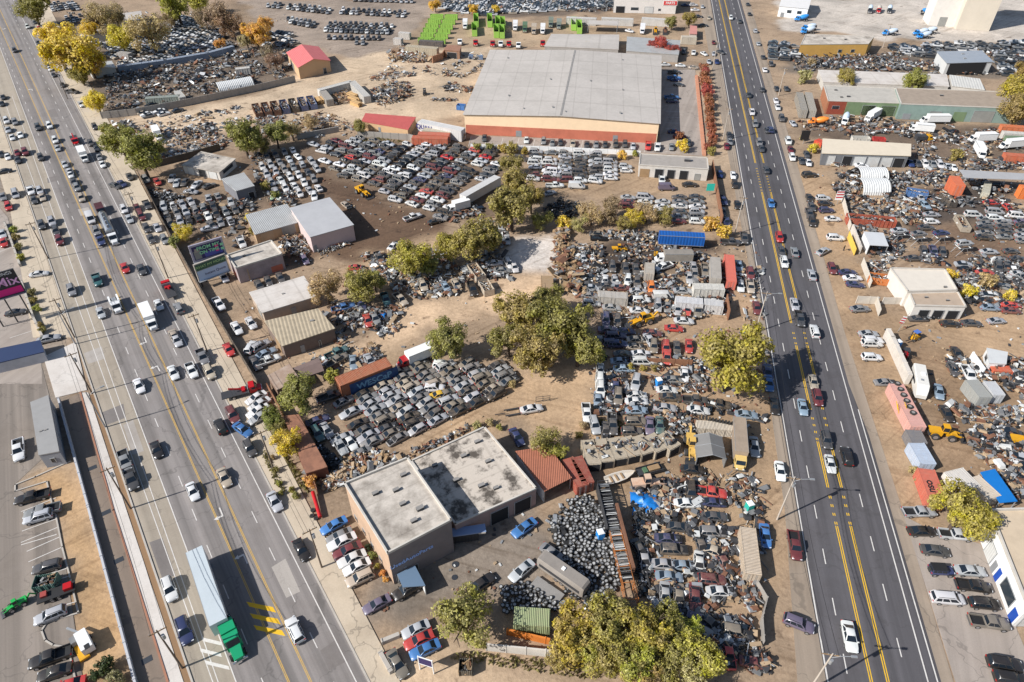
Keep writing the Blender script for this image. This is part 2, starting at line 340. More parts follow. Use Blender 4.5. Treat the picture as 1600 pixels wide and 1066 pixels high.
# markings
MK=MB(); WM=mat('white_road_paint',C(225,220,214),.8,0,.45,C(170,160,150),scale=1.5); YM=mat('yellow_road_paint',C(222,176,72),.8,0,.6,C(165,150,120),scale=1.2); YM2=mat('bright_yellow_road_paint',C(240,190,30),.8,0,.35,C(180,150,70),scale=1)
def line(a,y0,y1,w,m,off=0,dash=None,z=.026):
    p=P(lx(a,y0),y0); q=P(lx(a,y1),y1); d=q-p; L=d.length; d/=L; n=Vector((-d.y,d.x,0))
    t=0; segs=[(0,L)] if not dash else [(k*dash[1]+(dash[2] if len(dash)>2 else 0),k*dash[1]+dash[0]+(dash[2] if len(dash)>2 else 0)) for k in range(int(L/dash[1]))]
    for s,e in segs:
        a1=p+d*s+n*(off-w/2); b1=p+d*e+n*(off-w/2); c1=p+d*e+n*(off+w/2); e1=p+d*s+n*(off+w/2)
        MK.quad(*[(v.x,v.y,z) for v in (a1,b1,c1,e1)],m)
line(LW,1300,-140,.16,WM); line(RW,1300,-140,.16,WM); line(BL,1300,150,.13,WM); line(BR,1300,150,.13,WM)
for o in (-.1,.1): line(YL,1300,-140,.1,YM,o); line(YR,1300,-140,.1,YM,o)
line(LD,1300,-140,.14,WM,0,(3,9.1,2.)); line(RD,1300,-140,.14,WM,0,(3,9.1,1.2))
line(QL,1300,-140,.22,WM); line(QR,1300,-140,.2,WM); line(QR2,1300,640,.2,WM)
line(KL,1300,-140,.17,WM,0,(3,9.2,1.5)); line(KR,1300,-140,.17,WM,0,(3,9.2,4))
for a in (KYL,KYR):
    for s,e in ((1300,822),(762,690),(640,540),(505,300),(255,-140)):
        for o in (-.16,.16): line(a,s,e,.15,YM2,o)
    for s,e in ((820,764),(688,642),(538,507),(298,257)):
        for o in (-.16,.16): line(a,s,e,.15,YM2,o,(.6,1.9))
def pquad(pts,m,z=.027): MK.add([(v.x,v.y,z) for v in (P(*q) for q in pts)],[tuple(range(len(pts)))],m)
for q_ in (((315,996),(345,1003),(347,1009),(317,1002)),((312,1013),(345,1021),(347,1027),(314,1019)),((320,1032),(357,1041),(359,1047),(322,1038))): pquad(list(q_),WM)
for k in range(0):
    b=k*145; pquad([T('30',1250,785+k*75),T('30',1330,805+k*75),T('30',1400,945+k*12+k*5) if 0 else T('30',1335+k*30,828+k*75),T('30',1258,812+k*75)],WM)
for k in range(3): pquad([T('31',-60+k*22,570+k*72),T('31',105+k*28,603+k*72),T('31',125+k*28,638+k*72),T('31',-40+k*22,600+k*72)],YM2)
def arrow(px,py,turn=1,rev=0):
    o=P(px,py); d=Vector((math.sin(math.radians(145.4)),math.cos(math.radians(145.4)),0))*(-1 if rev else 1); n=Vector((d.y,-d.x,0))*turn
    f=lambda a,b:(o.x+d.x*a+n.x*b,o.y+d.y*a+n.y*b,.028)
    MK.add([f(-1.6,-.1),f(-1.6,.12),f(.3,.12),f(.3,-.1)],[(0,1,2,3)],WM)
    MK.add([f(.3,-.1),f(.3,.9),f(.65,.9),f(.65,-.1)],[(0,1,2,3)],WM); MK.add([f(.05,.85),f(.95,.85),f(.5,1.6)],[(0,1,2)],WM)
for a in ((228,533,1,0),(247,574,-1,1),(347,803,1,0),(382,870,-1,1),(8,45,1,0),(50,140,-1,1)): arrow(*a)
PT=[('20',585,100,8,5),('20',700,470,9,5),('10',330,60,7,4),('10',520,260,6,5),('10',700,600,5,8),('30',1000,300,4,9),('31',180,420,5,7),('00',330,700,5,9),('20',1000,120,3,12),('20',820,600,4,10),('10',250,900,6,6),('31',480,900,6,4)]
pd_=asphalt('patch_dark',C(128,121,117),-34.6,.3,.1); pl_=asphalt('patch_light',C(176,168,160),-34.6,.3,.1)
for k,(t,x,y,w,l) in enumerate(PT):
    c=P(*T(t,x,y)); d=Vector((math.sin(math.radians(-34.6)),math.cos(math.radians(-34.6)),0)); n=Vector((d.y,-d.x,0)); mb=MB(); mb.add([tuple(c+d*a*l/2*R.uniform(.85,1.1)+n*b*w/4*R.uniform(.85,1.1)+Vector((0,0,.0235))) for a,b in ((-1,-1),(-1,1),(1,1),(1,-1))],[(3,2,1,0)],pd_ if k%3 else pl_); tag(new('road_patch',mb.mesh('road_patch')),None,None,None,'structure')
# stall lines
def wline(p,q,w,m=WM,z=.03):
    p,q=P(*p),P(*q); d=(q-p).normalized(); n=Vector((-d.y,d.x,0))*w/2
    MK.quad(*[(v.x,v.y,z) for v in (p-n,q-n,q+n,p+n)],m)
for a,b,c,d in ((135,135,345,60),(130,205,360,110),(130,220,350,155),(165,260,370,170),(175,325,380,235),(130,15,345,-70),(315,395,410,365),(300,450,435,410),(215,520,440,445),(330,610,470,570)): wline(T('30',a,b),T('30',c,d),.14)
for k in range(12): wline((736+k*25,214+k*.8),(732+k*25,229+k*.8),.14)
for k in range(14): wline((1040,120+k*9),(1062,121+k*9),.14)
for a,b,c,d in ((60,1040,215,990),(-20,700,130,655),(-30,520,70,480)): wline(T('10',a,b),T('10',c,d),.14)
tag(new('road_markings',MK.mesh('road_markings')),None,None,None,'structure')
# dark patches, drains and manholes lying in the surfaces
dr=MB(); DK=mat('cast_iron',(.03,.035,.045,1),.6,0,.3)
for t,x,y in (('30',655,20),('30',733,315),('30',907,930),('20',570,795)):
    c=P(*T(t,x,y)); dr.box((c.x,c.y,.03),(1.5,1.0,.03),DK,math.radians(35))
for t,x,y,r in (('31',1230,340,.6),('31',1225,420,.5)):
    c=P(*T(t,x,y)); dr.cyl((c.x,c.y,.0),(c.x,c.y,.045),r,DK,n=16)
tag(new('pavement',dr.mesh('drain_covers')),None,None,None,'structure')
# ---------------------------------------------------------------- vehicles (local: +X forward, z up)
def ring(x,w,zb,zs,zt):
    h=[(0,zb),(w*.86,zb),(w,zb+.16),(w*1.0,zs-.14),(w*.95,zs),(w*.55,zt),(0,zt+.01)]
    return [(x,y,z) for y,z in h]+[(x,-y,z) for y,z in h[1:-1]][::-1]
def glasspanel(a,b,c,d,u0=.06,u1=.94,v0=.1,v1=.92,off=.018):
    a,b,c,d=map(Vector,(a,b,c,d)); n=(b-a).cross(d-a).normalized()*off
    f=lambda u,v:((a*(1-u)+b*u)*(1-v)+(d*(1-u)+c*u)*v)+n
    return [f(u0,v0),f(u1,v0),f(u1,v1),f(u0,v1)]
SPEC=dict( # st:(x,w,zb,zs,zt) cabin:(xr,xf,rr,rf,wb,wt,zbelt,zroof) split: side-window pillars
 sedan=dict(st=[(-2.36,.66,.38,.62,.66),(-2.3,.82,.26,.86,.92),(-1.5,.9,.22,.93,.98),(-.4,.91,.2,.92,.95),(.8,.91,.2,.9,.95),(1.7,.89,.22,.8,.88),(2.2,.82,.26,.68,.76),(2.38,.66,.34,.55,.58)],cab=(-1.75,1.05,-.85,.2,.83,.6,.9,1.45),wh=(-1.4,1.4,.33),sp=(.46,)),
 suv=dict(st=[(-2.32,.74,.42,.78,.82),(-2.26,.88,.32,1.02,1.05),(-1.4,.94,.28,1.05,1.06),(.8,.94,.26,1.02,1.08),(1.75,.92,.28,.96,1.04),(2.22,.84,.34,.86,.94),(2.36,.7,.4,.7,.72)],cab=(-2.24,1.05,-1.95,.3,.87,.68,1.02,1.72),wh=(-1.42,1.42,.37),sp=(.3,.64)),
 hatchback=dict(st=[(-1.98,.68,.4,.7,.72),(-1.93,.82,.28,.94,.96),(-1.1,.87,.24,.94,.96),(.8,.87,.22,.9,.96),(1.6,.84,.25,.8,.88),(2.0,.74,.3,.66,.7),(2.08,.6,.36,.56,.58)],cab=(-1.9,1.1,-1.45,.15,.81,.6,.92,1.5),wh=(-1.25,1.28,.31),sp=(.48,)),
 minivan=dict(st=[(-2.55,.76,.4,.8,.82),(-2.5,.92,.28,1.0,1.04),(-1.4,.97,.24,1.02,1.05),(1.2,.97,.24,1.0,1.05),(2.1,.9,.28,.9,.98),(2.5,.76,.36,.72,.76)],cab=(-2.46,1.62,-2.25,.75,.9,.72,1.0,1.78),wh=(-1.5,1.55,.34),sp=(.3,.62)),
 cargo_van=dict(st=[(-2.8,.9,.45,1.1,1.12),(-2.76,.98,.35,1.2,1.22),(1.7,1.0,.32,1.2,1.24),(2.35,.94,.34,1.05,1.12),(2.7,.8,.42,.85,.88)],cab=(-2.76,2.0,-2.7,1.15,.97,.88,1.18,2.2),wh=(-1.75,1.75,.36),sp=(.78,)),
 pickup_truck=dict(st=[(-.75,.9,.4,1.05,1.06),(-.7,.95,.36,1.08,1.1),(.9,.96,.34,1.06,1.1),(2.1,.94,.36,1.02,1.1),(2.72,.86,.4,.92,1.0),(2.86,.74,.48,.78,.8)],cab=(-.72,1.35,-.55,.62,.88,.7,1.05,1.82),wh=(-1.8,1.85,.39),sp=(.47,)),
 off_roader=dict(st=[(-2.0,.8,.55,1.1,1.12),(-1.95,.86,.5,1.14,1.16),(.7,.86,.48,1.12,1.16),(1.85,.78,.5,1.08,1.14),(1.95,.7,.55,.95,.98)],cab=(-1.95,.75,-1.9,.5,.8,.74,1.12,1.85),wh=(-1.3,1.3,.42),sp=(.3,.62)))
PROTO={}
def car_proto(kind):
    if kind in PROTO: return PROTO[kind]
    wreck=kind.startswith('wreck'); s=SPEC['sedan' if kind=='wrecked_car' else 'suv' if kind=='wrecked_suv' else kind]
    b=MB(); dz=-.16 if wreck else 0
    b.loft([[(x,y,z+dz) for x,y,z in ring(*q)] for q in s['st']],PAINT)
    xr,xf,rr,rf,wb,wt,zb,zr=s['cab']; zb+=dz; zr+=dz
    c=[(xr,-wb,zb),(xf,-wb,zb),(xf,wb,zb),(xr,wb,zb)]; t=[(rr,-wt,zr-.05),(rf,-wt,zr-.05),(rf,wt,zr-.05),(rr,wt,zr-.05)]
    tt=[(rr+.16,-wt*.8,zr),(rf-.16,-wt*.8,zr+.01),(rf-.16,wt*.8,zr+.01),(rr+.16,wt*.8,zr)]
    b.loft([c,t,tt],PAINT)
    mats_top=PAINT
    g=lambda pts:MB().add(pts,[(0,1,2,3)],GLASS)
    wsh=MB().add(glasspanel(c[1],c[2],t[2],t[1]),[(0,1,2,3)],GLASS if not wreck else OPEN)
    rw=MB().add(glasspanel(c[3],c[0],t[0],t[3]),[(0,1,2,3)],GLASS)
    sides=[]
    for k,(p,q,u,v) in enumerate(((c[0],c[1],t[1],t[0]),(c[2],c[3],t[3],t[2]))):
        m=MB(); e=[0]+[x if k==0 else 1-x for x in (s['sp'] if k==0 else s['sp'][::-1])]+[1]
        for i in range(len(e)-1):
            if kind=='cargo_van' and ((k==0 and i==0) or (k==1 and i==1)): continue
            m.add(glasspanel(p,q,u,v,e[i]+(.06 if i==0 else .02),e[i+1]-(.06 if i==len(e)-2 else .02),.08,.9),[(0,1,2,3)],GLASS)
        sides.append(m)
    lst=[]
    # trim on the body: bumper strips, grille, plate
    zf=s['st'][-1][2]+dz; xfm=s['st'][-1][0]; xrm=s['st'][0][0]
    b.box((xfm-.01,0,zf+.12),(.06,1.0,.14),BLACK)
    if kind!='pickup_truck': b.box((xrm+.01,0,zf+.14),(.06,1.1,.1),BLACK)
    for sg in (-1,1): b.box((xf-.12,sg*(wb+.1),zb+.1),(.16,.2,.13),PAINT)
    if kind=='pickup_truck':
        L0,L1=-2.86,-.75
        b.box(((L0+L1)/2,0,.68),(L1-L0,1.7,.12),BLACK)
        for sg in (-1,1): b.box(((L0+L1)/2,sg*.9,.78),(L1-L0,.14,.64),PAINT)
        b.box((L0+.04,0,.8),(.08,1.66,.56),PAINT); b.box((L0-.05,0,.5),(.12,1.75,.16),CHROME)
    if kind=='off_roader':
        b.box((-2.06,0,1.0),(.2,.7,.7),TYRE); b.box((rr/2+rf/2,0,zr+.02),(rf-rr+.1,wt*2+.1,.06),BLACK)
    if kind in('suv','minivan'):
        for sg in (-1,1): b.box(((rr+rf)/2,sg*wt*.86,zr+.03),((rf-rr)*.8,.05,.05),BLACK)
    if wreck:
        b.box((1.62,0,.84+(.14 if 'suv' in kind else 0)+dz),(1.1,1.35,.16),OPEN); b.box((1.6,.1,.95+dz),(.6,.5,.2),DARKSTEEL); b.box((1.3,-.4,.95+dz),(.3,.3,.16),STEEL); b.box((1.9,-.35,.9+dz),(.2,.35,.2),BLACK)
    parts_=[('body',b.mesh(kind+'_body',52)),('windshield',wsh.mesh('windshield')),('rear_window',rw.mesh('rear_window')),('side_window',sides[0].mesh('side_window')),('side_window',sides[1].mesh('side_window'))]
    hl=MB().box((0,0,0),(.16,.34,.14),LAMP).mesh('headlight'); tl=MB().box((0,0,0),(.12,.3,.16),TAIL).mesh('taillight')
    zl=s['st'][-2][3]+dz-.06; wl=s['st'][-2][1]
    far=MB()
    def join(mb,loc=(0,0,0)):
        far.add([(v[0]+loc[0],v[1]+loc[1],v[2]+loc[2]) for v in mb.v],[],BLACK); k=len(far.v)-len(mb.v)
        for f,i in zip(mb.f,mb.m): far.f.append(tuple(a+k for a in f)); far.m.append(far.mi(mb.mats[i]))
    for q in [b,wsh,rw]+sides: join(q)
    if not wreck:
        xs=s['st'][-2][0]; parts_+=[('headlight',hl,(xs+.02,sg*wl*.74,zl)) for sg in (-1,1)]
        xt=s['st'][1][0] if kind!='pickup_truck' else -2.84; zt=s['st'][1][3]-.1
        parts_+=[('taillight',tl,(xt-.02,sg*(.72 if kind!='pickup_truck' else .88),zt)) for sg in (-1,1)]
    w=MB().wheel(0,0,0,s['wh'][2],.22); wm=w.mesh('wheel',40)
    whl=[('wheel',wm,(x,sg*(wb-.0),s['wh'][2])) for x in s['wh'][:2] for sg in (-1,1)] if not wreck else []
    for q in whl: join(w,q[2])
    PROTO[kind]=dict(near=parts_+whl,far=far.mesh(kind,52)); return PROTO[kind]
PAL=dict(w=('white',(.64,.64,.635)),s=('silver',(.38,.39,.41)),g=('grey',(.19,.195,.2)),k=('black',(.012,.012,.014)),d=('dark grey',(.055,.057,.062)),r=('red',(.46,.03,.03)),
 b=('blue',(.04,.16,.4)),n=('navy blue',(.02,.035,.11)),y=('yellow',(.75,.46,.03)),o=('orange',(.75,.2,.03)),e=('green',(.04,.25,.07)),t=('tan',(.4,.34,.27)),m=('maroon',(.13,.022,.03)),
 p=('purple grey',(.12,.10,.16)),c=('pale blue',(.22,.3,.38)),u=('dusty brown',(.17,.15,.125)),l=('teal',(.03,.12,.13)))
KIND=dict(s='sedan',v='suv',h='hatchback',p='pickup_truck',m='minivan',c='cargo_van',j='off_roader',x='wrecked_car',y='wrecked_suv')
NOUN=dict(sedan='sedan',suv='SUV',hatchback='hatchback',pickup_truck='pickup truck',minivan='minivan',cargo_van='cargo van',off_roader='boxy off-roader',wrecked_car='hoodless wreck',wrecked_suv='hoodless SUV')
CATS=dict(sedan='car',suv='car',hatchback='car',pickup_truck='pickup truck',minivan='van',cargo_van='van',off_roader='car',wrecked_car='wrecked car',wrecked_suv='wrecked car')
CARS=[]
def car(k,c,x,y,a,where,group,dust=.25,lod=None,info=None,z=0,pitch=0):
    kind=KIND[k]; pr=car_proto(kind); cn,rgb=PAL[c]
    p=P(x,y,z+.75); rz=heading(x,y,a); j=1+R.uniform(-.05,.05)
    sj=R.uniform(.82,1.12); rgb=tuple(min(.8,v*sj*R.uniform(.985,1.015)) for v in rgb)+(1-dust*R.uniform(.4,1.3),)
    if lod is None: lod=0 if y>300 else 1
    if lod:
        o=new(kind,pr['far'],None,(p.x,p.y,z),rz,rgb)
    else:
        o=new(kind,None,None,(p.x,p.y,z),rz); o.empty_display_size=.5
        for it in pr['near']:
            q=it[0]
            if y<560 and q in('headlight','taillight') and where!='on': pass
            new(q,it[1],o,it[2] if len(it)>2 else (0,0,0),0,rgb)
    o.scale=(j*R.uniform(.97,1.05),j,j*R.uniform(.98,1.05))
    if pitch: o.rotation_euler[1]=pitch
    tag(o,None,CATS[kind],group); CARS.append(dict(rgb=rgb,o=o,kind=kind,col=cn,x=x,y=y,where=where,group=group,info=info)); return o
ORD=['nearest','second','third','fourth','fifth','sixth','seventh','eighth','ninth','tenth','eleventh','twelfth','thirteenth','fourteenth','fifteenth','sixteenth','seventeenth','eighteenth','nineteenth','twentieth']
def ordi(i): return ORD[i] if i<20 else ('%d%s'%(i+1,{1:'st',2:'nd',3:'rd'}.get((i+1)%10,'th')))
def ordn(i): return 'first' if i==0 else ordi(i)
def label_cars():
    import collections
    cnt=collections.Counter(); 
    for c in CARS:
        n=c['col']+' '+NOUN[c['kind']]
        if c['info'] is not None:
            i,j,lot=c['info']; c['o']['label']=f"{n}, row {i+1} from left, {ordn(j)} from front in {lot}"
        else: c['n']=n; c['key']=n+' '+c['where']; cnt[c['key']]+=1
    for key,n in cnt.items():
        g=sorted([c for c in CARS if c.get('key')==key],key=lambda c:-c['y'])
        if n==1: g[0]['o']['label']=key; continue
        for c in g:
            p=c['o'].location; near=sorted((math.hypot(p.x-x,p.y-y),ph) for ph,x,y in LAND); c['near']=near[0]
        nc=collections.Counter(c['near'][1] for c in g if c['near'][0]<13)
        for i,c in enumerate(g):
            d,ph=c['near']
            if d<13 and nc[ph]==1: c['o']['label']=f"{c['n']} beside {ph} {c['where']}" if len((c['n']+ph+c['where']).split())<14 else f"{c['n']} beside {ph}"
            else: c['o']['label']=f"{ordn(i)} {c['n']} from the photo bottom, {c['where']}"
def merge_far(kind,keep,label):
    "beyond the nearest few hundred of a kind: the small distant ones become one mesh"
    g=sorted([c for c in CARS if c['kind']==kind],key=lambda c:-c['y'])
    if len(g)<=keep: return
    src=PROTO[kind]['far']; n=len(src.vertices); co=np.zeros(n*3); src.vertices.foreach_get('co',co); co=co.reshape(-1,3)
    lv=np.zeros(len(src.loops),int); src.loops.foreach_get('vertex_index',lv); ls=np.zeros(len(src.polygons),int); src.polygons.foreach_get('loop_start',ls); mi=np.zeros(len(src.polygons),int); src.polygons.foreach_get('material_index',mi); sm=np.zeros(len(src.polygons),bool); src.polygons.foreach_get('use_smooth',sm)
    V=[];L=[];S=[];K=[];cols=[]
    rest=g[keep:]
    for k,c in enumerate(rest):
        o=c['o']; M=np.array(o.matrix_basis); V.append(co@M[:3,:3].T+M[:3,3]); L.append(lv+k*n); S.append(ls+k*len(lv)); cols.append(c['rgb'])
        for ch in list(o.children): bpy.data.objects.remove(ch)
        bpy.data.objects.remove(o); CARS.remove(c)
    me=bpy.data.meshes.new('packed_'+kind); V=np.concatenate(V); me.vertices.add(len(V)); me.vertices.foreach_set('co',V.ravel()); L=np.concatenate(L); me.loops.add(len(L)); me.loops.foreach_set('vertex_index',L); S=np.concatenate(S); me.polygons.add(len(S)); me.polygons.foreach_set('loop_start',S)
    for m in src.materials: me.materials.append(m if m!=PAINT else mass_paint())
    me.polygons.foreach_set('material_index',np.tile(mi,len(rest))); me.polygons.foreach_set('use_smooth',np.tile(sm,len(rest))); me.update()
    ca=me.color_attributes.new('paint','FLOAT_COLOR','POINT'); ca.data.foreach_set('color',np.repeat(np.array(cols),n,0).ravel())
    tag(new('distant_'+kind+'s',me),label,'distant cars',None,'stuff')
def mass_paint():
    m=MATS.get(('mass_paint',))
    if m: return m
    m=bpy.data.materials.new('distant_car_paint'); nt,b=nodes(m); at=nt.nodes.new('ShaderNodeAttribute'); at.attribute_name='paint'; nt.links.new(at.outputs['Color'],b.inputs['Base Color']); b.inputs['Roughness'].default_value=.4; MATS[('mass_paint',)]=m; return m
def lot(poly,o,u,v,a,kinds,cols,where,lotname,group,dust=.5,lod=None,skip=.04,z=0,jit=.18):
    O=P(*o); U=P(o[0]+u[0],o[1]+u[1])-O; V=P(o[0]+v[0],o[1]+v[1])-O
    rows={}
    for i in range(-16,17):
        for j in range(-10,34):
            p=O+U*i+V*j+Vector((R.uniform(-jit,jit),R.uniform(-jit,jit),0)); q=Q((p.x,p.y,.7))
            if inside(q,poly) and R.random()>skip: rows.setdefault(i,[]).append((q[1],q[0]))
    h=heading(o[0],o[1],a)
    for n,i in enumerate(sorted(rows)):
        for j,(y,x) in enumerate(sorted(rows[i],reverse=True)):
            k=R.choice(kinds); c=R.choice(cols); ob=car(k,c,x,y,0,where,group,dust,lod,(n,j,lotname),z)
            ob.rotation_euler[2]=h+R.gauss(0,.06)+(PI if R.random()<.3 else 0)
# ---------------------------------------------------------------- trucks and machines
def place(name,label,cat,px,py,a,lst,color=None,group=None,z=0,zc=1.0,scale=1):
    p=P(px,py,z+zc); o=thing(name,label,cat,(p.x,p.y,z),heading(px,py,a),group)
    parts(o,lst,color); o.scale=(scale,)*3; return o
def cabmb(x0,x1,w,h,m,hood=0,zb=.7):
    "truck cab: cabin from x0 to x1 (front), optional hood in front"
    b=MB(); b.loft([[(x0,-w,zb),(x0,w,zb),(x0,w,h),(x0,-w,h)],[(x1-.25,-w,zb),(x1-.25,w,zb),(x1-.5,w*.94,h),(x1-.5,-w*.94,h)],[(x1,-w*.96,zb),(x1,w*.96,zb),(x1-.02,w*.94,zb+(h-zb)*.45),(x1-.02,-w*.94,zb+(h-zb)*.45)]],m)
    if hood: b.loft([[(x1-.05,-w*.8,zb),(x1-.05,w*.8,zb),(x1-.05,w*.72,zb+(h-zb)*.45),(x1-.05,-w*.72,zb+(h-zb)*.45)],[(x1+hood,-w*.66,zb),(x1+hood,w*.66,zb),(x1+hood,w*.55,zb+(h-zb)*.32),(x1+hood,-w*.55,zb+(h-zb)*.32)]],m)
    g=MB(); k=.46; g.add(glasspanel((x1,-w*.94,zb+(h-zb)*.45),(x1,w*.94,zb+(h-zb)*.45),(x1-.5,w*.94,h),(x1-.5,-w*.94,h),.06,.94,.06,.9,.03),[(0,1,2,3)],GLASS)
    s=MB()
    for sg in (-1,1): s.box(((x0+x1)/2+.05,sg*(w*.99),zb+(h-zb)*.7),((x1-x0)*.45,.06,(h-zb)*.3),GLASS)
    return b,g,s
def truck_parts(cab,wheels,extra,hood=0,w=1.05,h=2.5,paint=PAINT,wr=.48):
    b,g,s=cabmb(cab[0],cab[1],w,h,paint,hood)
    ch=MB(); x0=min(x for x in wheels)-1; ch.box(((x0+cab[1])/2,0,.72),(cab[1]-x0,.9,.22),DARKSTEEL)
    L=[('cab',b.mesh('cab',35)),('windshield',g.mesh('windshield')),('side_window',s.mesh('side_window')),('chassis',ch.mesh('chassis'))]
    wm=MB().wheel(0,0,0,wr,.3).mesh('wheel',40)
    L+=[('wheel',wm,(x,sg*w*.92,wr)) for x in wheels for sg in (-1,1)]
    e=cab[1]+hood; hl=MB().box((0,0,0),(.1,.3,.2),LAMP).mesh('headlight'); L+=[('headlight',hl,(e+.01,sg*w*.55,.95)) for sg in (-1,1)]
    ch=MB().box((e+.02,0,.62),(.2,w*1.9,.28),CHROME); L.append(('bumper',ch.mesh('bumper')))
    return L+extra
def boxbody(x0,x1,w,z0,z1,m,name='cargo_box',rails=True):
    b=MB(); b.box(((x0+x1)/2,0,(z0+z1)/2),(x1-x0,w*2,z1-z0),m)
    if rails:
        for sg in (-1,1): b.box(((x0+x1)/2,sg*(w+.01),z1-.06),(x1-x0+.04,.05,.14),STEEL); b.box(((x0+x1)/2,sg*(w+.01),z0+.06),(x1-x0+.04,.05,.12),STEEL)
        b.box((x0-.02,0,(z0+z1)/2),(.05,.06,z1-z0),STEEL)
    return (name,b.mesh(name))
def box_truck(label,px,py,a,col=(.74,.74,.73,.9),L=6.5,cab=None,boxc=None,h=3.3,**k):
    cm=PAINT if cab is None else mat('cab_'+cab[0],cab[1],.35,0,.2)
    ex=[boxbody(-L+1.6,1.7,1.2,.95,h,FLAT if boxc is None else mat(boxc[0],boxc[1],.6,0,.45))]
    return place('box_truck',label,'truck',px,py,a,truck_parts((1.75,3.5),(-L+3,2.9),ex,.5,1.05,2.35,cm),col,zc=1.6,**k)
def semi_trailer(L,w,z1,m,legs=True):
    ex=[boxbody(-L/2,L/2,w,1.1,z1,m,'trailer_box')]; wm=MB().wheel(0,0,0,.5,.5).mesh('wheel',40)
    ch=MB().box((0,0,1.0),(L*.9,.9,.18),DARKSTEEL)
    if legs: 
        for sg in (-1,1): ch.box((L/2-2.6,sg*.6,.5),(.15,.15,1),DARKSTEEL)
    return ex+[('chassis',ch.mesh('chassis'))]+[('wheel',wm,(x,sg*w*.8,.5)) for x in (-L/2+1.2,-L/2+2.5) for sg in (-1,1)]
CONT={}
def container_proto(L,w,h,open_top=False,doors=True):
    key=(round(L,1),round(w,1),round(h,1),open_top)
    if key in CONT: return CONT[key]
    b=MB(); t=.06
    if open_top:
        for sg in (-1,1): b.box((0,sg*(w/2-t/2),h/2+.1),(L,t,h),CRATE); b.box((sg*(L/2-t/2),0,h/2+.1),(t,w-2*t,h),CRATE)
        b.box((0,0,.15),(L-.1,w-.1,.1),DARKSTEEL)
        for k in range(int(L/1.1)+1):
            for sg in (-1,1): b.box((-L/2+.1+k*(L-.2)/max(1,int(L/1.1)),sg*(w/2+.04),h/2+.1),(.12,.09,h),CRATE)
    else:
        b.box((0,0,h/2+.05),(L-.1,w-.1,h-.04),CRATE)
        for sx in (-1,1):
            for sy in (-1,1): b.box((sx*(L/2-.07),sy*(w/2-.07),h/2+.05),(.16,.16,h+.03),CRATE)
        for sy in (-1,1): b.box((0,sy*(w/2-.05),h+.02),(L,.12,.12),CRATE); b.box((0,sy*(w/2-.05),.12),(L,.12,.16),CRATE)
        n=int(L/.9)
        for k in range(n):
            for sy in (-1,1): b.box((-L/2+.5+k*(L-1)/(n-1),sy*(w/2-.03),h/2),(.3,.06,h-.3),CRATE)
            b.box((-L/2+.5+k*(L-1)/(n-1),0,h+.035),(.3,w-.3,.03),CRATE)
    L_=[('shell',b.mesh('container_shell'))]
    if doors and not open_top:
        d=MB()
        for sy in (-1,1):
            d.box((L/2+.0,sy*w*.23,h/2),(.07,w*.42,h-.25),CRATE)
            for q in (-.1,.1): d.cyl((L/2+.06,sy*w*.23+q,.2),(L/2+.06,sy*w*.23+q,h-.1),.025,STEEL,n=6)
        L_.append(('door',d.mesh('container_door')))
    CONT[key]=L_; return L_
def container(label,p1,p2,w=2.44,h=2.6,col=C(175,80,65),dust=.4,group=None,open_top=False,z=0,name=None,top=True,cat=None,load=None):
    "container whose ends (centre line of the roof, or of the rim) are seen at photo points p1 and p2 (p2 = door end)"
    a=P(*p1,z+h); b=P(*p2,z+h); L=max(2.,(b-a).length); c=(a+b)/2
    o=thing(name or ('open_dumpster' if open_top else 'shipping_container'),label,cat or('dumpster' if open_top else 'container'),(c.x,c.y,z),math.atan2(b.y-a.y,b.x-a.x),group)
    k=container_proto(L,w,h,open_top); parts(o,k,tuple(col[:3])+(1-dust,))
    if load: new('scrap_load',scrap_mesh([(-L/2+.2,-w/2+.2),(L/2-.2,-w/2+.2),(L/2-.2,w/2-.2),(-L/2+.2,w/2-.2)],int(L*w*5),h*.55,load,.5,h*.5),o)
    return o
# ---------------------------------------------------------------- scrap
SC=dict(steel=STEEL,dark=DARKSTEEL,rust=RUST,white=mat('scrap_white',(.6,.6,.58,1),.6,0,.4),black=BLACK,wood=WOOD,tyre=TYRE,red=mat('scrap_red',(.32,.05,.04,1),.6,0,.4),blue=mat('scrap_blue',(.06,.14,.3,1),.6,0,.4),
 tan=mat('scrap_tan',C(180,155,125),.9,0,.4),green=mat('scrap_green',(.08,.15,.08,1),.7,0,.4),glass=GLASS,yellow=mat('scrap_yellow',(.6,.38,.05,1),.6,0,.4),grey=mat('scrap_grey',(.2,.2,.2,1),.7,.2,.4))
MIX=dict(metal='steel dark dark rust grey white black tan rust grey tan dark',car='dark steel white black grey dark tyre rust glass steel rust dark tan grey dark',tyre='tyre tyre tyre black steel',wood='wood wood tan rust grey',rubble='tan tan grey wood rust white',
 light='white steel grey tan rust dark grey',black='black dark tyre black glass',wheels='tyre')
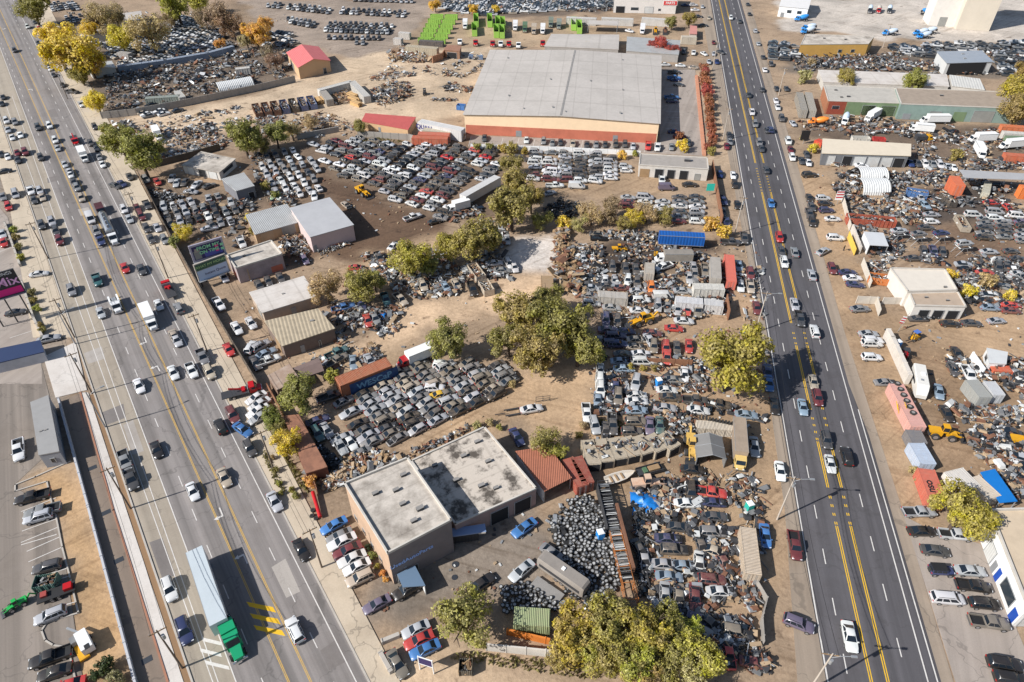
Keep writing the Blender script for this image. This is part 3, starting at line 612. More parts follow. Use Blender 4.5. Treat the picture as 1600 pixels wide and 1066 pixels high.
def scrap_mesh(poly,n,hmax,mix,size=.8,base=0,edge=None):
    mb=MB(); ms=[SC[q] for q in MIX[mix].split()]; xs=[p[0] for p in poly]; ys=[p[1] for p in poly]; k=0; tries=0
    cx=sum(xs)/len(xs); cy=sum(ys)/len(ys); rad=max(math.hypot(x-cx,y-cy) for x,y in poly)+.1
    while k<n and tries<n*20:
        tries+=1; x=R.uniform(min(xs),max(xs)); y=R.uniform(min(ys),max(ys))
        if not inside((x,y),poly): continue
        k+=1; hh=hmax*(mnoise.noise((x*.25,y*.25,3.3))*.5+.6); z=base+R.random()**1.2*max(.15,hh); m=R.choice(ms); s=size*R.uniform(.35,1.3); q=R.random()
        if mix=='wheels' or m is TYRE:
            d=Vector((R.gauss(0,.5),R.gauss(0,.5),1)).normalized()*.11; p=Vector((x,y,z+.15)); mb.cyl(p-d,p+d,.33,TYRE,n=9)
            if R.random()<.6: mb.cyl(p-d*1.15,p+d*1.15,.19,RIM,n=7)
        elif q<.45: mb.box((x,y,z+s*.12),(s*R.uniform(.8,2.2),s*R.uniform(.5,1.1),s*R.uniform(.05,.25)),m,R.uniform(0,6.3),R.gauss(0,.35),R.gauss(0,.35))
        elif q<.75: mb.box((x,y,z+s*.25),(s*R.uniform(.5,1),s*R.uniform(.5,1),s*R.uniform(.3,.7)),m,R.uniform(0,6.3),R.gauss(0,.2),R.gauss(0,.2),R.uniform(.6,1))
        else:
            a=R.uniform(0,6.3); l=s*R.uniform(.8,1.8); mb.cyl((x-l*math.cos(a),y-l*math.sin(a),z+.1),(x+l*math.cos(a),y+l*math.sin(a),z+.1+R.uniform(-.2,.5)),.05+.06*R.random(),m,n=5)
    return mb.mesh('scrap')
def scrap(label,poly,n,hmax,mix='metal',size=.8,name='scrap_heap',cat='scrap heap'):
    w=[P(*p) for p in poly]; w=[(p.x,p.y) for p in w]
    o=new(name,scrap_mesh(w,n,hmax,mix,size)); return tag(o,label,cat,None,'stuff')
# ---------------------------------------------------------------- buildings
FEAT=dict(door=('door',mat('door_paint',(.25,.26,.27,1),.5,0,.3)),garage=('garage_door',mat('garage_door_white',(.62,.62,.6,1),.5,0,.3,ribs=2.5,axis=2)),dark=('opening',OPEN),window=('window',WINDOW),
 brick=('brick_band',mat('salmon_brick',C(205,120,95),.9,0,.4,scale=.3)),steelg=('garage_door',mat('garage_door_grey',C(165,165,160),.5,.1,.35,ribs=2.5,axis=2)),wood=('garage_door',WOOD),red=('painted_panel',mat('brick_red_panel',C(150,72,52),.9,0,.4)),blue=('blue_trim',mat('blue_trim_paint',C(30,80,175),.5,0,.2)),
 green=('painted_panel',mat('green_panel',C(120,140,105),.9,0,.4)),tan=('painted_panel',mat('tan_panel',C(190,165,135),.9,0,.4)))
def ccw(w):
    a=sum(w[i].x*w[(i+1)%len(w)].y-w[(i+1)%len(w)].x*w[i].y for i in range(len(w)))
    return a>0
def bldg(name,label,roof,base,wm,rm,par=.0,feats=(),vents=(),gable=0,cat='building',rname='roof',over=.25,group=None):
    """roof: 4 photo points of the roof corners; base=(corner index, photo y of the ground under it) or a height.
    walls are numbered: wall i runs from corner i to corner i+1"""
    h=base if not isinstance(base,tuple) else max(2.2,hgt(roof[base[0]][0],roof[base[0]][1],base[1]))
    w=[P(x,y,h) for x,y in roof]; c=sum(w,Vector())/4; c.z=0
    rz=math.atan2(w[1].y-w[0].y,w[1].x-w[0].x); o=thing(name,label,cat,c,rz,group)
    Ri=Matrix.Rotation(-rz,3,'Z'); l=[Ri@(Vector((p.x,p.y,0))-c) for p in w]; rev=not ccw(l)
    wb=MB(); poly=[(p.x,p.y) for p in l]
    wb.prism(poly,0,h,wm,False); new('wall',wb.mesh('wall'),o)
    rb=MB(); ctr=Vector((0,0,0)); grow=lambda k:[((p.x)*(1+k/p.length),(p.y)*(1+k/p.length)) for p in l]
    if gable:
        g=grow(over*1.4); a=((g[0][0]+g[3][0])/2,(g[0][1]+g[3][1])/2); b=((g[1][0]+g[2][0])/2,(g[1][1]+g[2][1])/2); t=.14
        for q in (0,t):
            pass
        vs=[(g[0][0],g[0][1],h),(g[1][0],g[1][1],h),(g[2][0],g[2][1],h),(g[3][0],g[3][1],h),(a[0],a[1],h+gable),(b[0],b[1],h+gable)]
        vs=[(x,y,z+.02) for x,y,z in vs]+[(x,y,z+t) for x,y,z in vs]
        rb.add(vs,[(6,7,11,10),(10,11,8,9),(0,4,5,1),(4,3,2,5),(0,1,7,6),(2,3,9,8),(1,5,11,7),(5,2,8,11),(3,4,10,9),(4,0,6,10)],rm)
        p0,p1,p2,p3=[(p.x,p.y) for p in l]; m0=((p0[0]+p3[0])/2,(p0[1]+p3[1])/2); m1=((p1[0]+p2[0])/2,(p1[1]+p2[1])/2)
        for A,M_,B in ((p0,m0,p3),(p1,m1,p2)): gb=MB(); gb.add([(*A,h),(*B,h),(*M_,h+gable-.06)],[(0,1,2)],wm); new('gable_end',gb.mesh('gable_end'),o)
    elif par:
        rb.prism([(x*.995,y*.995) for x,y in poly],h-.2,h-.02+.05,rm); new(rname,rb.mesh('roof'),o); pb=MB()
        for i in range(4):
            p,q=l[i],l[(i+1)%4]; d=(q-p); L=d.length; m=(p+q)/2; pb.box((m.x*.995,m.y*.995,h+par/2),(L+.2,.3,par+.02),PARM,math.atan2(d.y,d.x))
        new('parapet',pb.mesh('parapet'),o); rb=None
    else: rb.prism(grow(over),h+.01,h+.22,rm)
    if rb: new(rname,rb.mesh('roof'),o)
    for f in feats:
        i,u0,u1,z0,z1,k=f[:6]; nm,m=FEAT[k]; p,q=l[i],l[(i+1)%4]; d=q-p; L=d.length; e=d/L; n=Vector((e.y,-e.x,0))*(-1 if rev else 1); z1=min(z1,h-.05)
        mid=p+d*(u0+u1)/2; fb=MB(); th=.1 if k not in('brick','blue') else .07
        fb.box((mid.x+n.x*th/2*.8,mid.y+n.y*th/2*.8,(z0+z1)/2),(L*(u1-u0),th,z1-z0),m,math.atan2(d.y,d.x))
        fo=new(nm,fb.mesh(nm),o)
        if k in('dark','garage','steelg','window') :
            fr=MB()
            for uu in (u0,u1):
                pp=p+d*uu; fr.box((pp.x+n.x*.05,pp.y+n.y*.05,(z0+z1)/2),(.12,.16,z1-z0+.1),STEEL,math.atan2(d.y,d.x))
            fr.box((mid.x+n.x*.05,mid.y+n.y*.05,z1+.06),(L*(u1-u0)+.12,.16,.12),STEEL,math.atan2(d.y,d.x)); new('frame',fr.mesh('frame'),fo)
    for u,v,s in vents:
        p=(l[0]*(1-u)+l[1]*u)*(1-v)+(l[3]*(1-u)+l[2]*u)*v; vb=MB(); z=h+(gable*(1-abs(2*v-1)) if gable else 0)
        s*=.62; vb.box((p.x,p.y,z+s*.3+.05),(s*1.5,s*.8,s*.6+.1),DARKSTEEL if par else STEEL); vb.box((p.x,p.y,z+s*.63+.1),(s*1.6,s*.9,.06),ASH); new('roof_vent',vb.mesh('roof_vent'),o)
    o['h_']=h; del o['h_']
    return o,l,h,rev
PARM=mat('parapet_coping',C(205,198,188),.8,0,.3)
def canopy(label,roof,h,rm,posts=True,name='canopy',cat='canopy',back=None,gable=0):
    w=[P(x,y,h) for x,y in roof]; c=sum(w,Vector())/4; c.z=0; o=thing(name,label,cat,c)
    l=[p-Vector((c.x,c.y,0)) for p in w]; b=MB(); poly=[(p.x,p.y) for p in l]
    if gable:
        a=(l[0]+l[3])/2; e=(l[1]+l[2])/2; vs=[(p.x,p.y,h) for p in l]+[(a.x,a.y,h+gable),(e.x,e.y,h+gable)]
        vs+= [(x,y,z-.08) for x,y,z in vs]
        b.add(vs,[(0,1,5,4),(4,5,2,3),(6,10,11,7),(10,9,8,11),(0,6,7,1),(2,8,9,3),(0,4,10,6),(4,3,9,10),(1,7,11,5),(5,11,8,2)],rm)
    else: b.prism(poly,h-.15,h,rm)
    new('roof',b.mesh('roof'),o)
    for p in l:
        pb=MB(); pb.cyl((p.x*.95,p.y*.95,0),(p.x*.95,p.y*.95,h-.12),.1,STEEL,n=8); new('post',pb.mesh('post'),o)
    if back is not None:
        for i in ([back] if isinstance(back,int) else back):
            p,q=l[i]*.96,l[(i+1)%4]*.96; d=q-p; m=(p+q)/2; k=MB(); k.box((m.x,m.y,h/2-.1),(d.length*.97,.12,h-.2),WHITE,math.atan2(d.y,d.x)); new('wall',k.mesh('wall'),o)
    return o
def fence(label,pts,h,m,t=.12,posts=0,name='fence',cat='fence',zpx=0,group=None):
    w=[P(*p) for p in pts]; c=w[0]; o=thing(name,label,cat,(c.x,c.y,0),0,group); b=MB(); ps=[]
    for a,e in zip(w,w[1:]):
        d=e-a; L=d.length; m_=(a+e)/2-c; b.box((m_.x,m_.y,h/2),(L+t*.5,t,h),m,math.atan2(d.y,d.x))
        for k in range(int(L/3)+1):
            ps.append((a+d*(k*3/L)-c,math.atan2(d.y,d.x)))
    new('panel',b.mesh('panel'),o); pm=MB().box((0,0,h/2+.05),(.14,t+.12,h+.1),posts or m).mesh('post')
    for p,an in ps[:100]: new('post',pm,o,p,an)
    return o
# ---------------------------------------------------------------- trees
def leafmat():
    m=bpy.data.materials.new('foliage'); nt,b=nodes(m); oi=nt.nodes.new('ShaderNodeObjectInfo'); ge=nt.nodes.new('ShaderNodeNewGeometry'); co=coords(nt)
    n=ramp(nt,noise_tex(nt,co,3.2,3,.6),.3,.7)
    hs=nt.nodes.new('ShaderNodeHueSaturation'); nt.links.new(oi.outputs['Color'],hs.inputs['Color'])
    nt.links.new(ramp2(nt,ge.outputs['Random Per Island'],.55,1.45),hs.inputs['Value']); nt.links.new(ramp2(nt,n,.49,.515),hs.inputs['Hue']); nt.links.new(ramp2(nt,n,.75,1.1),hs.inputs['Saturation'])
    nt.links.new(hs.outputs[0],b.inputs['Base Color']); b.inputs['Roughness'].default_value=.6
    tr=nt.nodes.new('ShaderNodeBsdfTranslucent'); nt.links.new(hs.outputs[0],tr.inputs[0]); ms=nt.nodes.new('ShaderNodeMixShader'); ms.inputs[0].default_value=.38
    nt.links.new(b.outputs[0],ms.inputs[1]); nt.links.new(tr.outputs[0],ms.inputs[2]); nt.links.new(ms.outputs[0],[x for x in nt.nodes if x.type=='OUTPUT_MATERIAL'][0].inputs[0])
    return m
LEAF=leafmat(); BARK=mat('bark',C(95,80,68),.95,0,.4)
def crown_mesh(seed,n,size,flat=.8,holes=.35):
    r=random.Random(seed); bl=[]
    for k in range(15):
        a=r.uniform(0,6.3); d=r.uniform(.15,.72); z=r.uniform(-.45,.55)*flat; bl.append((d*math.cos(a),d*math.sin(a),z,r.uniform(.26,.46)))
    bl.append((0,0,.25,.5))
    V=np.zeros((n*4,3)); k=0
    while k<n:
        b=r.choice(bl); d=Vector((r.gauss(0,1),r.gauss(0,1),r.gauss(0,1))).normalized(); q=b[3]*(r.random()**.4)
        p=Vector((b[0],b[1],b[2]))+d*q
        if mnoise.noise(p*3.4+Vector((seed*7.1,0,0)))<-holes: continue
        nn=(d+Vector((r.gauss(0,.5),r.gauss(0,.5),r.gauss(0,.5)+.35))).normalized(); a=nn.orthogonal().normalized(); c=nn.cross(a); t=r.uniform(0,6.3); a,c=a*math.cos(t)+c*math.sin(t),c*math.cos(t)-a*math.sin(t)
        s=size*r.uniform(.55,1.25); 
        V[k*4]=p+a*s; V[k*4+1]=p+c*s*.6; V[k*4+2]=p-a*s; V[k*4+3]=p-c*s*.6; k+=1
    me=bpy.data.meshes.new('crown'); me.vertices.add(n*4); me.vertices.foreach_set('co',V.ravel()); me.loops.add(n*4); me.loops.foreach_set('vertex_index',np.arange(n*4)); me.polygons.add(n); me.polygons.foreach_set('loop_start',np.arange(n)*4)
    me.materials.append(LEAF); me.update(); me.validate(); return me
def limb_mesh(seed,th):
    r=random.Random(seed); b=MB(); b.cyl((0,0,-1.25),(0.03,0,-.35),.075*th,BARK,.05*th,8)
    for k in range(9):
        a=r.uniform(0,6.3); d=r.uniform(.35,.75); e=(d*math.cos(a),d*math.sin(a),r.uniform(-.2,.5)); m=(e[0]*.45,e[1]*.45,-.25+r.uniform(0,.2))
        b.cyl((.02,0,-.42+.02*k),m,.04*th,BARK,.026*th,6); b.cyl(m,e,.026*th,BARK,.008,5)
        f=(e[0]+r.uniform(-.25,.25),e[1]+r.uniform(-.25,.25),e[2]+r.uniform(0,.2)); b.cyl(((m[0]+e[0])/2,(m[1]+e[1])/2,(m[2]+e[2])/2),f,.018*th,BARK,.006,5)
    return b.mesh('trunk',60)
CROWN=dict(dense=[crown_mesh(s,9500,.044,.88,.12) for s in (1,2,3)],sparse=[crown_mesh(s,5200,.043,.9,.1) for s in (11,12,13)],small=[crown_mesh(s,1100,.115,.9,.3) for s in (21,22)])
LIMB=[limb_mesh(s,1) for s in (1,2,3)]
TREEC=dict(green=(.25,.225,.04),olive=(.33,.275,.065),lime=(.42,.36,.045),yellow=(.72,.52,.035),tan=(.46,.35,.15),orange=(.68,.36,.06),red=(.45,.07,.05),brown=(.32,.23,.12),dark=(.055,.075,.02),rust=(.38,.12,.05))
TREES=[]
def tree(x,y,r,c,kind='dense',zf=1.1,where='',name='tree',group=None,squash=1.):
    """x,y: middle of the crown on the photo, r: its half width in photo px"""
    p=P(x,y,3); rr=r/(F*1.)*((p-Vector((0,0,H))).length); zc=rr*zf; p=P(x,y,zc)
    small=rr<2.2
    o=thing(name,None,'tree' if name=='tree' else 'shrub',(p.x,p.y,0),R.uniform(0,6.3),group)
    s=rr/1.03; lib=CROWN['small' if small else kind]; col=tuple(v*R.uniform(.88,1.12) for v in TREEC[c])+(1,)
    k=new('crown',R.choice(lib),o,(0,0,zc),0,col); k.scale=(s,s*R.uniform(.9,1.1),s*squash)
    l=new('trunk',R.choice(LIMB),o,(0,0,zc)); l.scale=(s,s,zc/1.2)
    TREES.append(dict(o=o,c=c,kind=kind,x=x,y=y,r=rr,where=where,name=name)); return o
TCN=dict(green='green leafy',olive='olive green',lime='bright yellow-green',yellow='golden yellow autumn',tan='straw coloured thinning',orange='orange autumn',red='crimson red',brown='brownish half bare',dark='dark green',rust='rust red')
def label_trees():
    g={}
    for t in TREES: t['key']=f"{TCN[t['c']]} {t['name']} {t['where']}"; g.setdefault(t['key'],[]).append(t)
    for k,l in g.items():
        n=f"{TCN[l[0]['c']]} {l[0]['name']}"; w=l[0]['where']
        if len(l)==1: l[0]['o']['label']=k; continue
        if len(l)==2:
            l.sort(key=lambda t:t['r']); a,b=l
            if b['r']>a['r']*1.15: a['o']['label']='smaller '+k; b['o']['label']='larger '+k; continue
        sx=max(t['x'] for t in l)-min(t['x'] for t in l); sy=max(t['y'] for t in l)-min(t['y'] for t in l); ax='x' if sx>=sy else 'y'
        l.sort(key=lambda t:t['x'] if ax=='x' else -t['y'])
        for i,t in enumerate(l): t['o']['label']=f"{ordn(i)} {n} from the {'left' if ax=='x' else 'bottom'} {w}"
# ---------------------------------------------------------------- poles and wires
POLES={}
def pole(key,label,x,y,h=11,arm=2.2,rz=0,lamp=None,m=None,cat='utility pole',name='utility_pole',group='utility poles'):
    p=P(x,y); o=thing(name,label,cat,(p.x,p.y,0),rz,group); b=MB(); m=m or POLEW; b.cyl((0,0,0),(0,0,h),.17,m,.1,10); new('pole',b.mesh('pole',50),o)
    if arm:
        b=MB(); b.box((0.0,.14,h-.6),(arm,.12,.14),WOOD)
        for u in (-.45,-.15,.2,.45): b.cyl((arm*u,.14,h-.53),(arm*u,.14,h-.28),.05,STEEL,n=6)
        new('crossarm',b.mesh('crossarm'),o)
        b=MB(); b.cyl((.3,-.1,h-2.4),(.3,-.1,h-1.5),.24,STEEL,n=10); new('transformer',b.mesh('transformer',50),o)
    if lamp:
        b=MB(); q=Vector((math.cos(lamp),math.sin(lamp),0)); b.cyl((0,0,h-1.2),(q.x*1.2,q.y*1.2,h-.5),.05,STEEL,n=6); b.cyl((q.x*1.2,q.y*1.2,h-.5),(q.x*2.6,q.y*2.6,h-.3),.05,STEEL,n=6); new('bracket',b.mesh('bracket'),o)
        b=MB(); b.box((q.x*2.9,q.y*2.9,h-.32),(.8,.32,.16),STEEL,lamp); new('lamp_head',b.mesh('lamp_head'),o)
    POLES[key]=(p,h,rz); return o
def wires(label,keys,offs=(-.9,-.3,.9),dz=-.3,group=None):
    for a,b in zip(keys,keys[1:]):
        (p,h,r),(q,h2,r2)=POLES[a],POLES[b]
        mb=MB()
        for of in offs:
            A=Vector((p.x+of*math.cos(r),p.y+of*math.sin(r),h+dz)); B=Vector((q.x+of*math.cos(r2),q.y+of*math.sin(r2),h2+dz)); pr=A
            for k in range(1,7):
                t=k/6; c=A.lerp(B,t); c.z-=1.0*4*t*(1-t); mb.cyl(pr,c,.03,BLACK,n=4,cap=False); pr=c
        o=new('power_lines',mb.mesh('power_lines')); tag(o,f"power lines from {a} to {b}",'power lines','overhead lines')
# ================================================================ the place: buildings
def TT(t,*a): return [T(t,*p) for p in a]
def W(n,*rgb,**k): return mat(n,C(*rgb),.85,0,k.pop('stain',.35),**k)
BRK_=mat('brown_brick',C(172,128,100),.9,0,.4)
TANW=mat('tan_siding',C(240,210,174,.95),.85,0,.15); GREYR=mat('pale_grey_roof',C(197,189,181),.7,0,.55,C(165,158,150),scale=.07,seam=6); WHITER=mat('white_membrane_roof',C(214,206,198),.8,0,.4,C(150,135,120),scale=.25,seam=3)
DIRTR=mat('dirty_roof',C(208,198,186),.9,0,.85,C(105,95,84),scale=.22,seam=4); CORR=mat('corrugated_grey_roof',C(190,190,188),.5,.1,.35,C(140,132,125),ribs=2,scale=.3); STAINR=mat('badly_stained_roof',C(206,194,180),.9,0,.92,C(70,62,54),scale=.3,lo=.47,hi=.6,seam=4)
TARR=mat('weathered_tar_roof',C(178,165,150),.9,0,.5,C(120,108,96),scale=.25)
o,l,h,rev=bldg('warehouse','huge pale grey roofed tan warehouse with salmon brick front wall','' or [(725.5,179),(767,79),(1032,88),(1030,193)],(3,224),TANW,GREYR,0,
 [(3,.005,.995,0,3.5,'brick'),(3,.2,.225,0,2.2,'door'),(3,.7,.73,0,2.2,'door'),(2,.9,.92,0,2.2,'door')],[(.85,.12,1),(.25,.2,1),(.1,.45,1),(.5,.4,1),(.5,.62,1),(.4,.8,1),(.08,.8,1.2),(.88,.78,1),(.08,.3,.8),(.05,.52,.8)],gable=1.1,over=.5)
LAND.append(('the huge warehouse',P(880,190).x,P(880,215).y))
ra_,rb_=(l[0]+l[3])/2,(l[1]+l[2])/2; rid=MB(); rid.box(((ra_+rb_).x/2,(ra_+rb_).y/2,h+1.1+.16),((rb_-ra_).length,.7,.1),ASH,math.atan2((rb_-ra_).y,(rb_-ra_).x)); new('ridge_cap',rid.mesh('ridge_cap'),o)
bldg('barn','tan barn with pink metal gable roof beside the sandy yard',[(449,83),(466,106),(515,95),(497,74)],(1,124),W('barn_siding',206,170,132,stain=.15),mat('pink_metal_roof',C(222,120,118),.6,0,.2,ribs=1.5,axis=1),0,[(0,.2,.5,0,3,'steelg'),(1,.75,.85,0,2.2,'window')],gable=2.2,over=.5,group=None)
bldg('storage_shed','long tan shed with faded red roof beside the white trailer',[(566,190),(637,203),(649,184),(572,178)],(1,216),W('shed_siding',208,172,132,stain=.2),mat('faded_red_roof',C(203,98,92),.7,0,.3,ribs=1.5),0,[(0,.35,.4,0,2.1,'door')],over=.3)
garw=W('whitewashed_wall',214,208,200)
bldg('repair_garage','white repair garage with three open bays in the salvage yard',[(285.5,259),(342,270),(367,249),(315,238)],(1,282),garw,DIRTR,0,[(0,.12,.3,0,2.9,'garage'),(0,.42,.62,0,2.9,'dark'),(0,.7,.92,0,2.9,'garage'),(1,.2,.8,1.2,2.3,'window')],[(.35,.4,1),(.2,.3,1),(.55,.8,1.2)],over=.4)
bldg('tool_shed','small grey corrugated shed with blue tarpaulin edge beside the repair garage',[(347,281),(381,271),(397,291),(369,299)],(3,316),W('shed_grey_wall',125,125,130),CORR,0,[(2,.1,.4,0,2.1,'dark')],over=.3)
bldg('workshop','tan workshop with corrugated white and grey roof',[(385,337),(448,320),(466,348),(399,367)],(3,382),W('workshop_wall',190,160,125),CORR,0,[(2,.1,.4,0,3,'steelg'),(2,.6,.9,0,3,'tan')],over=.3)
bldg('workshop','pale pinkish workshop with plain grey roof and tall shadow',[(454.5,326),(515,310),(552,352),(485,371)],(3,395),W('pinkish_wall',212,190,186,stain=.2),mat('smooth_grey_roof',C(190,189,190),.6,.1,.2,scale=.2),0,[(2,.9,.98,0,2.2,'door'),(2,.3,.6,0,.8,'brick'),(1,.2,.3,0,2.1,'door')],over=.3)
bldg('mural_building','grey flat roofed block with faded mural wall behind the billboards',[(355,400),(424,377),(441,398),(369,420)],(3,443),W('mural_wall',176,160,160,stain=.6),DIRTR,.4,[(2,.78,.8,0,3.6,'tan'),(2,.05,.3,.2,2,'brick'),(3,.3,.7,0,2.2,'red')],[(.3,.4,.8)])
bldg('workshop','low workshop with white roof beside the brown tree',[(391,458),(474,433),(493,464),(411,489)],(3,505),W('dusty_wall',184,164,146),WHITER,0,[(3,.2,.5,0,2.6,'steelg'),(2,.4,.5,0,2.1,'door')],[(.5,.5,.7)],over=.3)
bldg('workshop','low workshop with tan ribbed roof beside the dirt road',[(415,503),(496,484),(522,514),(442,541)],(3,560),W('brown_block_wall',125,108,98),mat('tan_ribbed_roof',C(190,174,148),.8,0,.5,ribs=1.2),0,[(2,.3,.34,0,1.8,'window'),(3,.2,.5,0,2.6,'wood'),(2,.62,.7,0,2.1,'door')],[(.75,.45,.9)],over=.3)
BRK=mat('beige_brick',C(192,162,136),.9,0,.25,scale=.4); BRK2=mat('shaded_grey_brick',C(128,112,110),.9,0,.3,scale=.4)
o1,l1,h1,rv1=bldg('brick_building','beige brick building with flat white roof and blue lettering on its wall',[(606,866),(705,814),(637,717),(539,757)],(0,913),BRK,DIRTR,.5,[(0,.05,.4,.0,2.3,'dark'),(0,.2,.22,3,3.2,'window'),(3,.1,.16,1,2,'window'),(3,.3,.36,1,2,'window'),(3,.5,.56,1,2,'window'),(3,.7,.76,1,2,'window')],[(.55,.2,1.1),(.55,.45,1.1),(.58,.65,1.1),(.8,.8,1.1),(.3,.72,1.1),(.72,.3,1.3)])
p,q=l1[0],l1[1]; e=(q-p).normalized(); nn=Vector((e.y,-e.x,0))*(-1 if rv1 else 1); fb_=MB(); m_=(p+q)/2+nn*.02; fb_.box((m_.x,m_.y,h1/2),((q-p).length-.02,.08,h1-.02),mat('facade_shade_grey',C(136,126,124),.9,0,.3),math.atan2(e.y,e.x)); new('shade_facade',fb_.mesh('shade_facade'),o1)  # added panel: the front wall's shade is put into its darker grey
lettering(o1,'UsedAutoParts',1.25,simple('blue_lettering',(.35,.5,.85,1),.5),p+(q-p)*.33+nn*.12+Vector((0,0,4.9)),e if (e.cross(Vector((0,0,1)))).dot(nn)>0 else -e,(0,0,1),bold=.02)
LAND.append(('the beige brick building',P(590,840).x,P(590,840).y))
bldg('brick_building','lower brick garage wing with badly stained white roof',[(711.5,820),(838,764),(757,668),(642.5,721)],(1,789),W('grey_brick_wing',170,145,138),STAINR,.3,[(0,.42,.64,0,3.4,'dark'),(0,.72,.93,0,3.4,'dark')],[(.3,.5,1.1),(.55,.75,1.1),(.75,.55,1.1),(.8,.85,1.1),(.5,.3,1.2),(.62,.2,1),(.2,.8,1)],group=None)
canopy('sloping rust coloured metal roof shed beside the brick garage wing',TT('22',(20,690),(225,660),(370,855),(200,940)),3.4,mat('rust_red_roof',C(178,112,86),.8,0,.45,C(130,80,62),ribs=3),back=(0,3),name='open_shed',cat='shed')
aw=MB(); aw.box((0,0,3.0),(9,1.6,.25),simple('awning_blue',(.18,.25,.4,1),.6)); 
for k in (-3.8,3.8): aw.box((k,0,2.9),(1.2,1.8,.3),CONC)
aw.box((0,-.2,1.3),(6.4,.15,2.3),DARKSTEEL)
for k in range(12): aw.box((-3+k*.55,-.6,1.2),(.06,.06,1.6),BLACK)
pp=P(*T('31',1260,200)); oo=thing('porch',"raised porch with blue awning along the brick building",'porch',(pp.x,pp.y,0),heading(*T('31',1260,175),-8)); new('awning',aw.mesh('awning'),oo)
# street shop with awning in front of brick building
canopy('small blue glazed entrance canopy against the brick building',TT('31',(870,400),(980,345),(1045,470),(905,480)),2.8,simple('canopy_blue',(.12,.18,.26,1),.4),back=(1,))
# sheds near the mid lot
bldg('shack','small brown flat roofed shack behind the olive tree near the avenue',TT('21',(75,230),(205,160),(272,255),(130,315)),3,W('shack_wall',130,105,88),mat('brown_felt_roof',C(165,140,122),.9,0,.5,C(210,195,180)),0,over=.15)
canopy('brownish tent canopy with drooping sides beside the shack',TT('21',(222,180),(385,115),(420,195),(300,235)),2.8,mat('brown_canvas',C(128,108,102),.9,0,.4),gable=.8,back=(0,))
bldg('rusty_shed','long narrow rusty roofed shed along the fence by the avenue',TT('21',(170,480),(265,470),(440,790),(310,830)),2.7,W('rusty_wall',120,72,56),mat('rust_patched_roof',C(160,112,88),.9,0,.8,C(100,70,58),scale=.4),0,over=.1)
bldg('garage_row','grey roofed row of garages with dark bays beside the highway',[(999,258),(1107,265),(1105,247),(1000,241)],(1,283),garw,mat('grey_felt_roof',C(168,160,152),.9,0,.35),.25,[(0,.02,.16,0,2.8,'wood'),(0,.24,.36,0,3,'dark'),(0,.42,.53,0,3,'dark'),(0,.6,.72,0,3,'dark'),(0,.82,.9,0,2.2,'steelg')],[(.7,.6,2)])
# ---- right side of the highway
bldg('white_house','white gable roofed house at the concrete plant gate',[(1218,10),(1263,14),(1268,-4),(1224,-8)],(0,26),WHITE,mat('white_metal_roof',C(216,214,212),.6,0,.15),0,[(0,.3,.45,2.2,3.6,'window'),(0,.65,.8,2.2,3.6,'window'),(0,.1,.22,0,2.2,'door')],gable=2)
tw=MB(); b0,b1=P(1493,46),P(1545,49); d=(b1-b0); n=Vector((-d.y,d.x,0)).normalized(); c0=(b0+b1)/2+n*8
o=thing('silo_tower','tall windowless beige concrete tower at the concrete plant','tower',(c0.x,c0.y,0),math.atan2(d.y,d.x)); tw.box((0,0,17),(d.length,16,34),mat('plant_concrete',C(214,203,186),.85,0,.2,scale=.1)); new('wall',tw.mesh('wall'),o)
tw=MB(); tw.box((0,0,34.3),(d.length+.6,16.6,.6),CONC); new('roof',tw.mesh('roof'),o); tw=MB(); tw.box((-d.length/2-6,2,9),(12,12,18),mat('plant_white',C(228,222,214),.85,0,.2)); tw.box((-d.length/2-6,2,18.2),(12.4,12.4,.4),CONC); new('annex',tw.mesh('annex'),o)
tw=MB(); tw.box((-d.length/2-6,-4.04,2.2),(3.6,.12,4.4),FEAT['steelg'][1]); new('door',tw.mesh('door'),o)
bldg('ochre_building','ochre yellow walled building with shabby grey roof',[(1251,70),(1357,69),(1366,57),(1259,54)],(1,88),W('ochre_wall',205,160,85,stain=.25),DIRTR,.2,[(0,.58,.63,1.8,3,'window'),(0,.77,.82,1.8,3,'window')],[(.62,.5,1),(.3,.6,1)])
bldg('open_warehouse','blue-grey roofed open fronted warehouse among piles of car parts',TT('03',(1105,392),(1385,383),(1315,316),(1045,322)),(0,118),W('white_steel_wall',214,214,212,stain=.2),mat('blue_grey_roof',C(160,168,178),.5,.1,.2),0,[(0,.06,.88,0,5,'dark'),(3,.4,.5,0,2,'door')],[(.45,.3,1.2),(.5,.7,1.2)],over=.4)
bldg('long_shed','long low white-grey roofed shed with two bushes in front',[(1287,129),(1482,136),(1478,117),(1279,110)],(0,141),W('long_shed_wall',205,200,192),WHITER,0,over=.3)
bldg('annex_shed','white corrugated shed at the end of the long shed',[(1488,135),(1538,141),(1530,124),(1484,118)],3.2,W('annex_wall',205,200,192),mat('white_corrugated_roof',C(218,215,208),.6,0,.3,ribs=1),0)
bldg('brick_shop','orange brick and green painted garage with two dark bays',[(1294,158),(1407,162),(1398,138),(1287,134)],(0,178),W('orange_brick',178,118,84),mat('grey_beige_roof',C(190,184,174),.85,0,.35),.25,[(0,.02,.26,0,5,'red'),(0,.27,.99,0,5,'green'),(0,.5,.68,0,3.8,'dark'),(0,.76,.96,0,3.8,'dark'),(0,.08,.18,2,3.2,'window')],[(.3,.3,1.2),(.15,.7,1),(.2,.25,.9)])
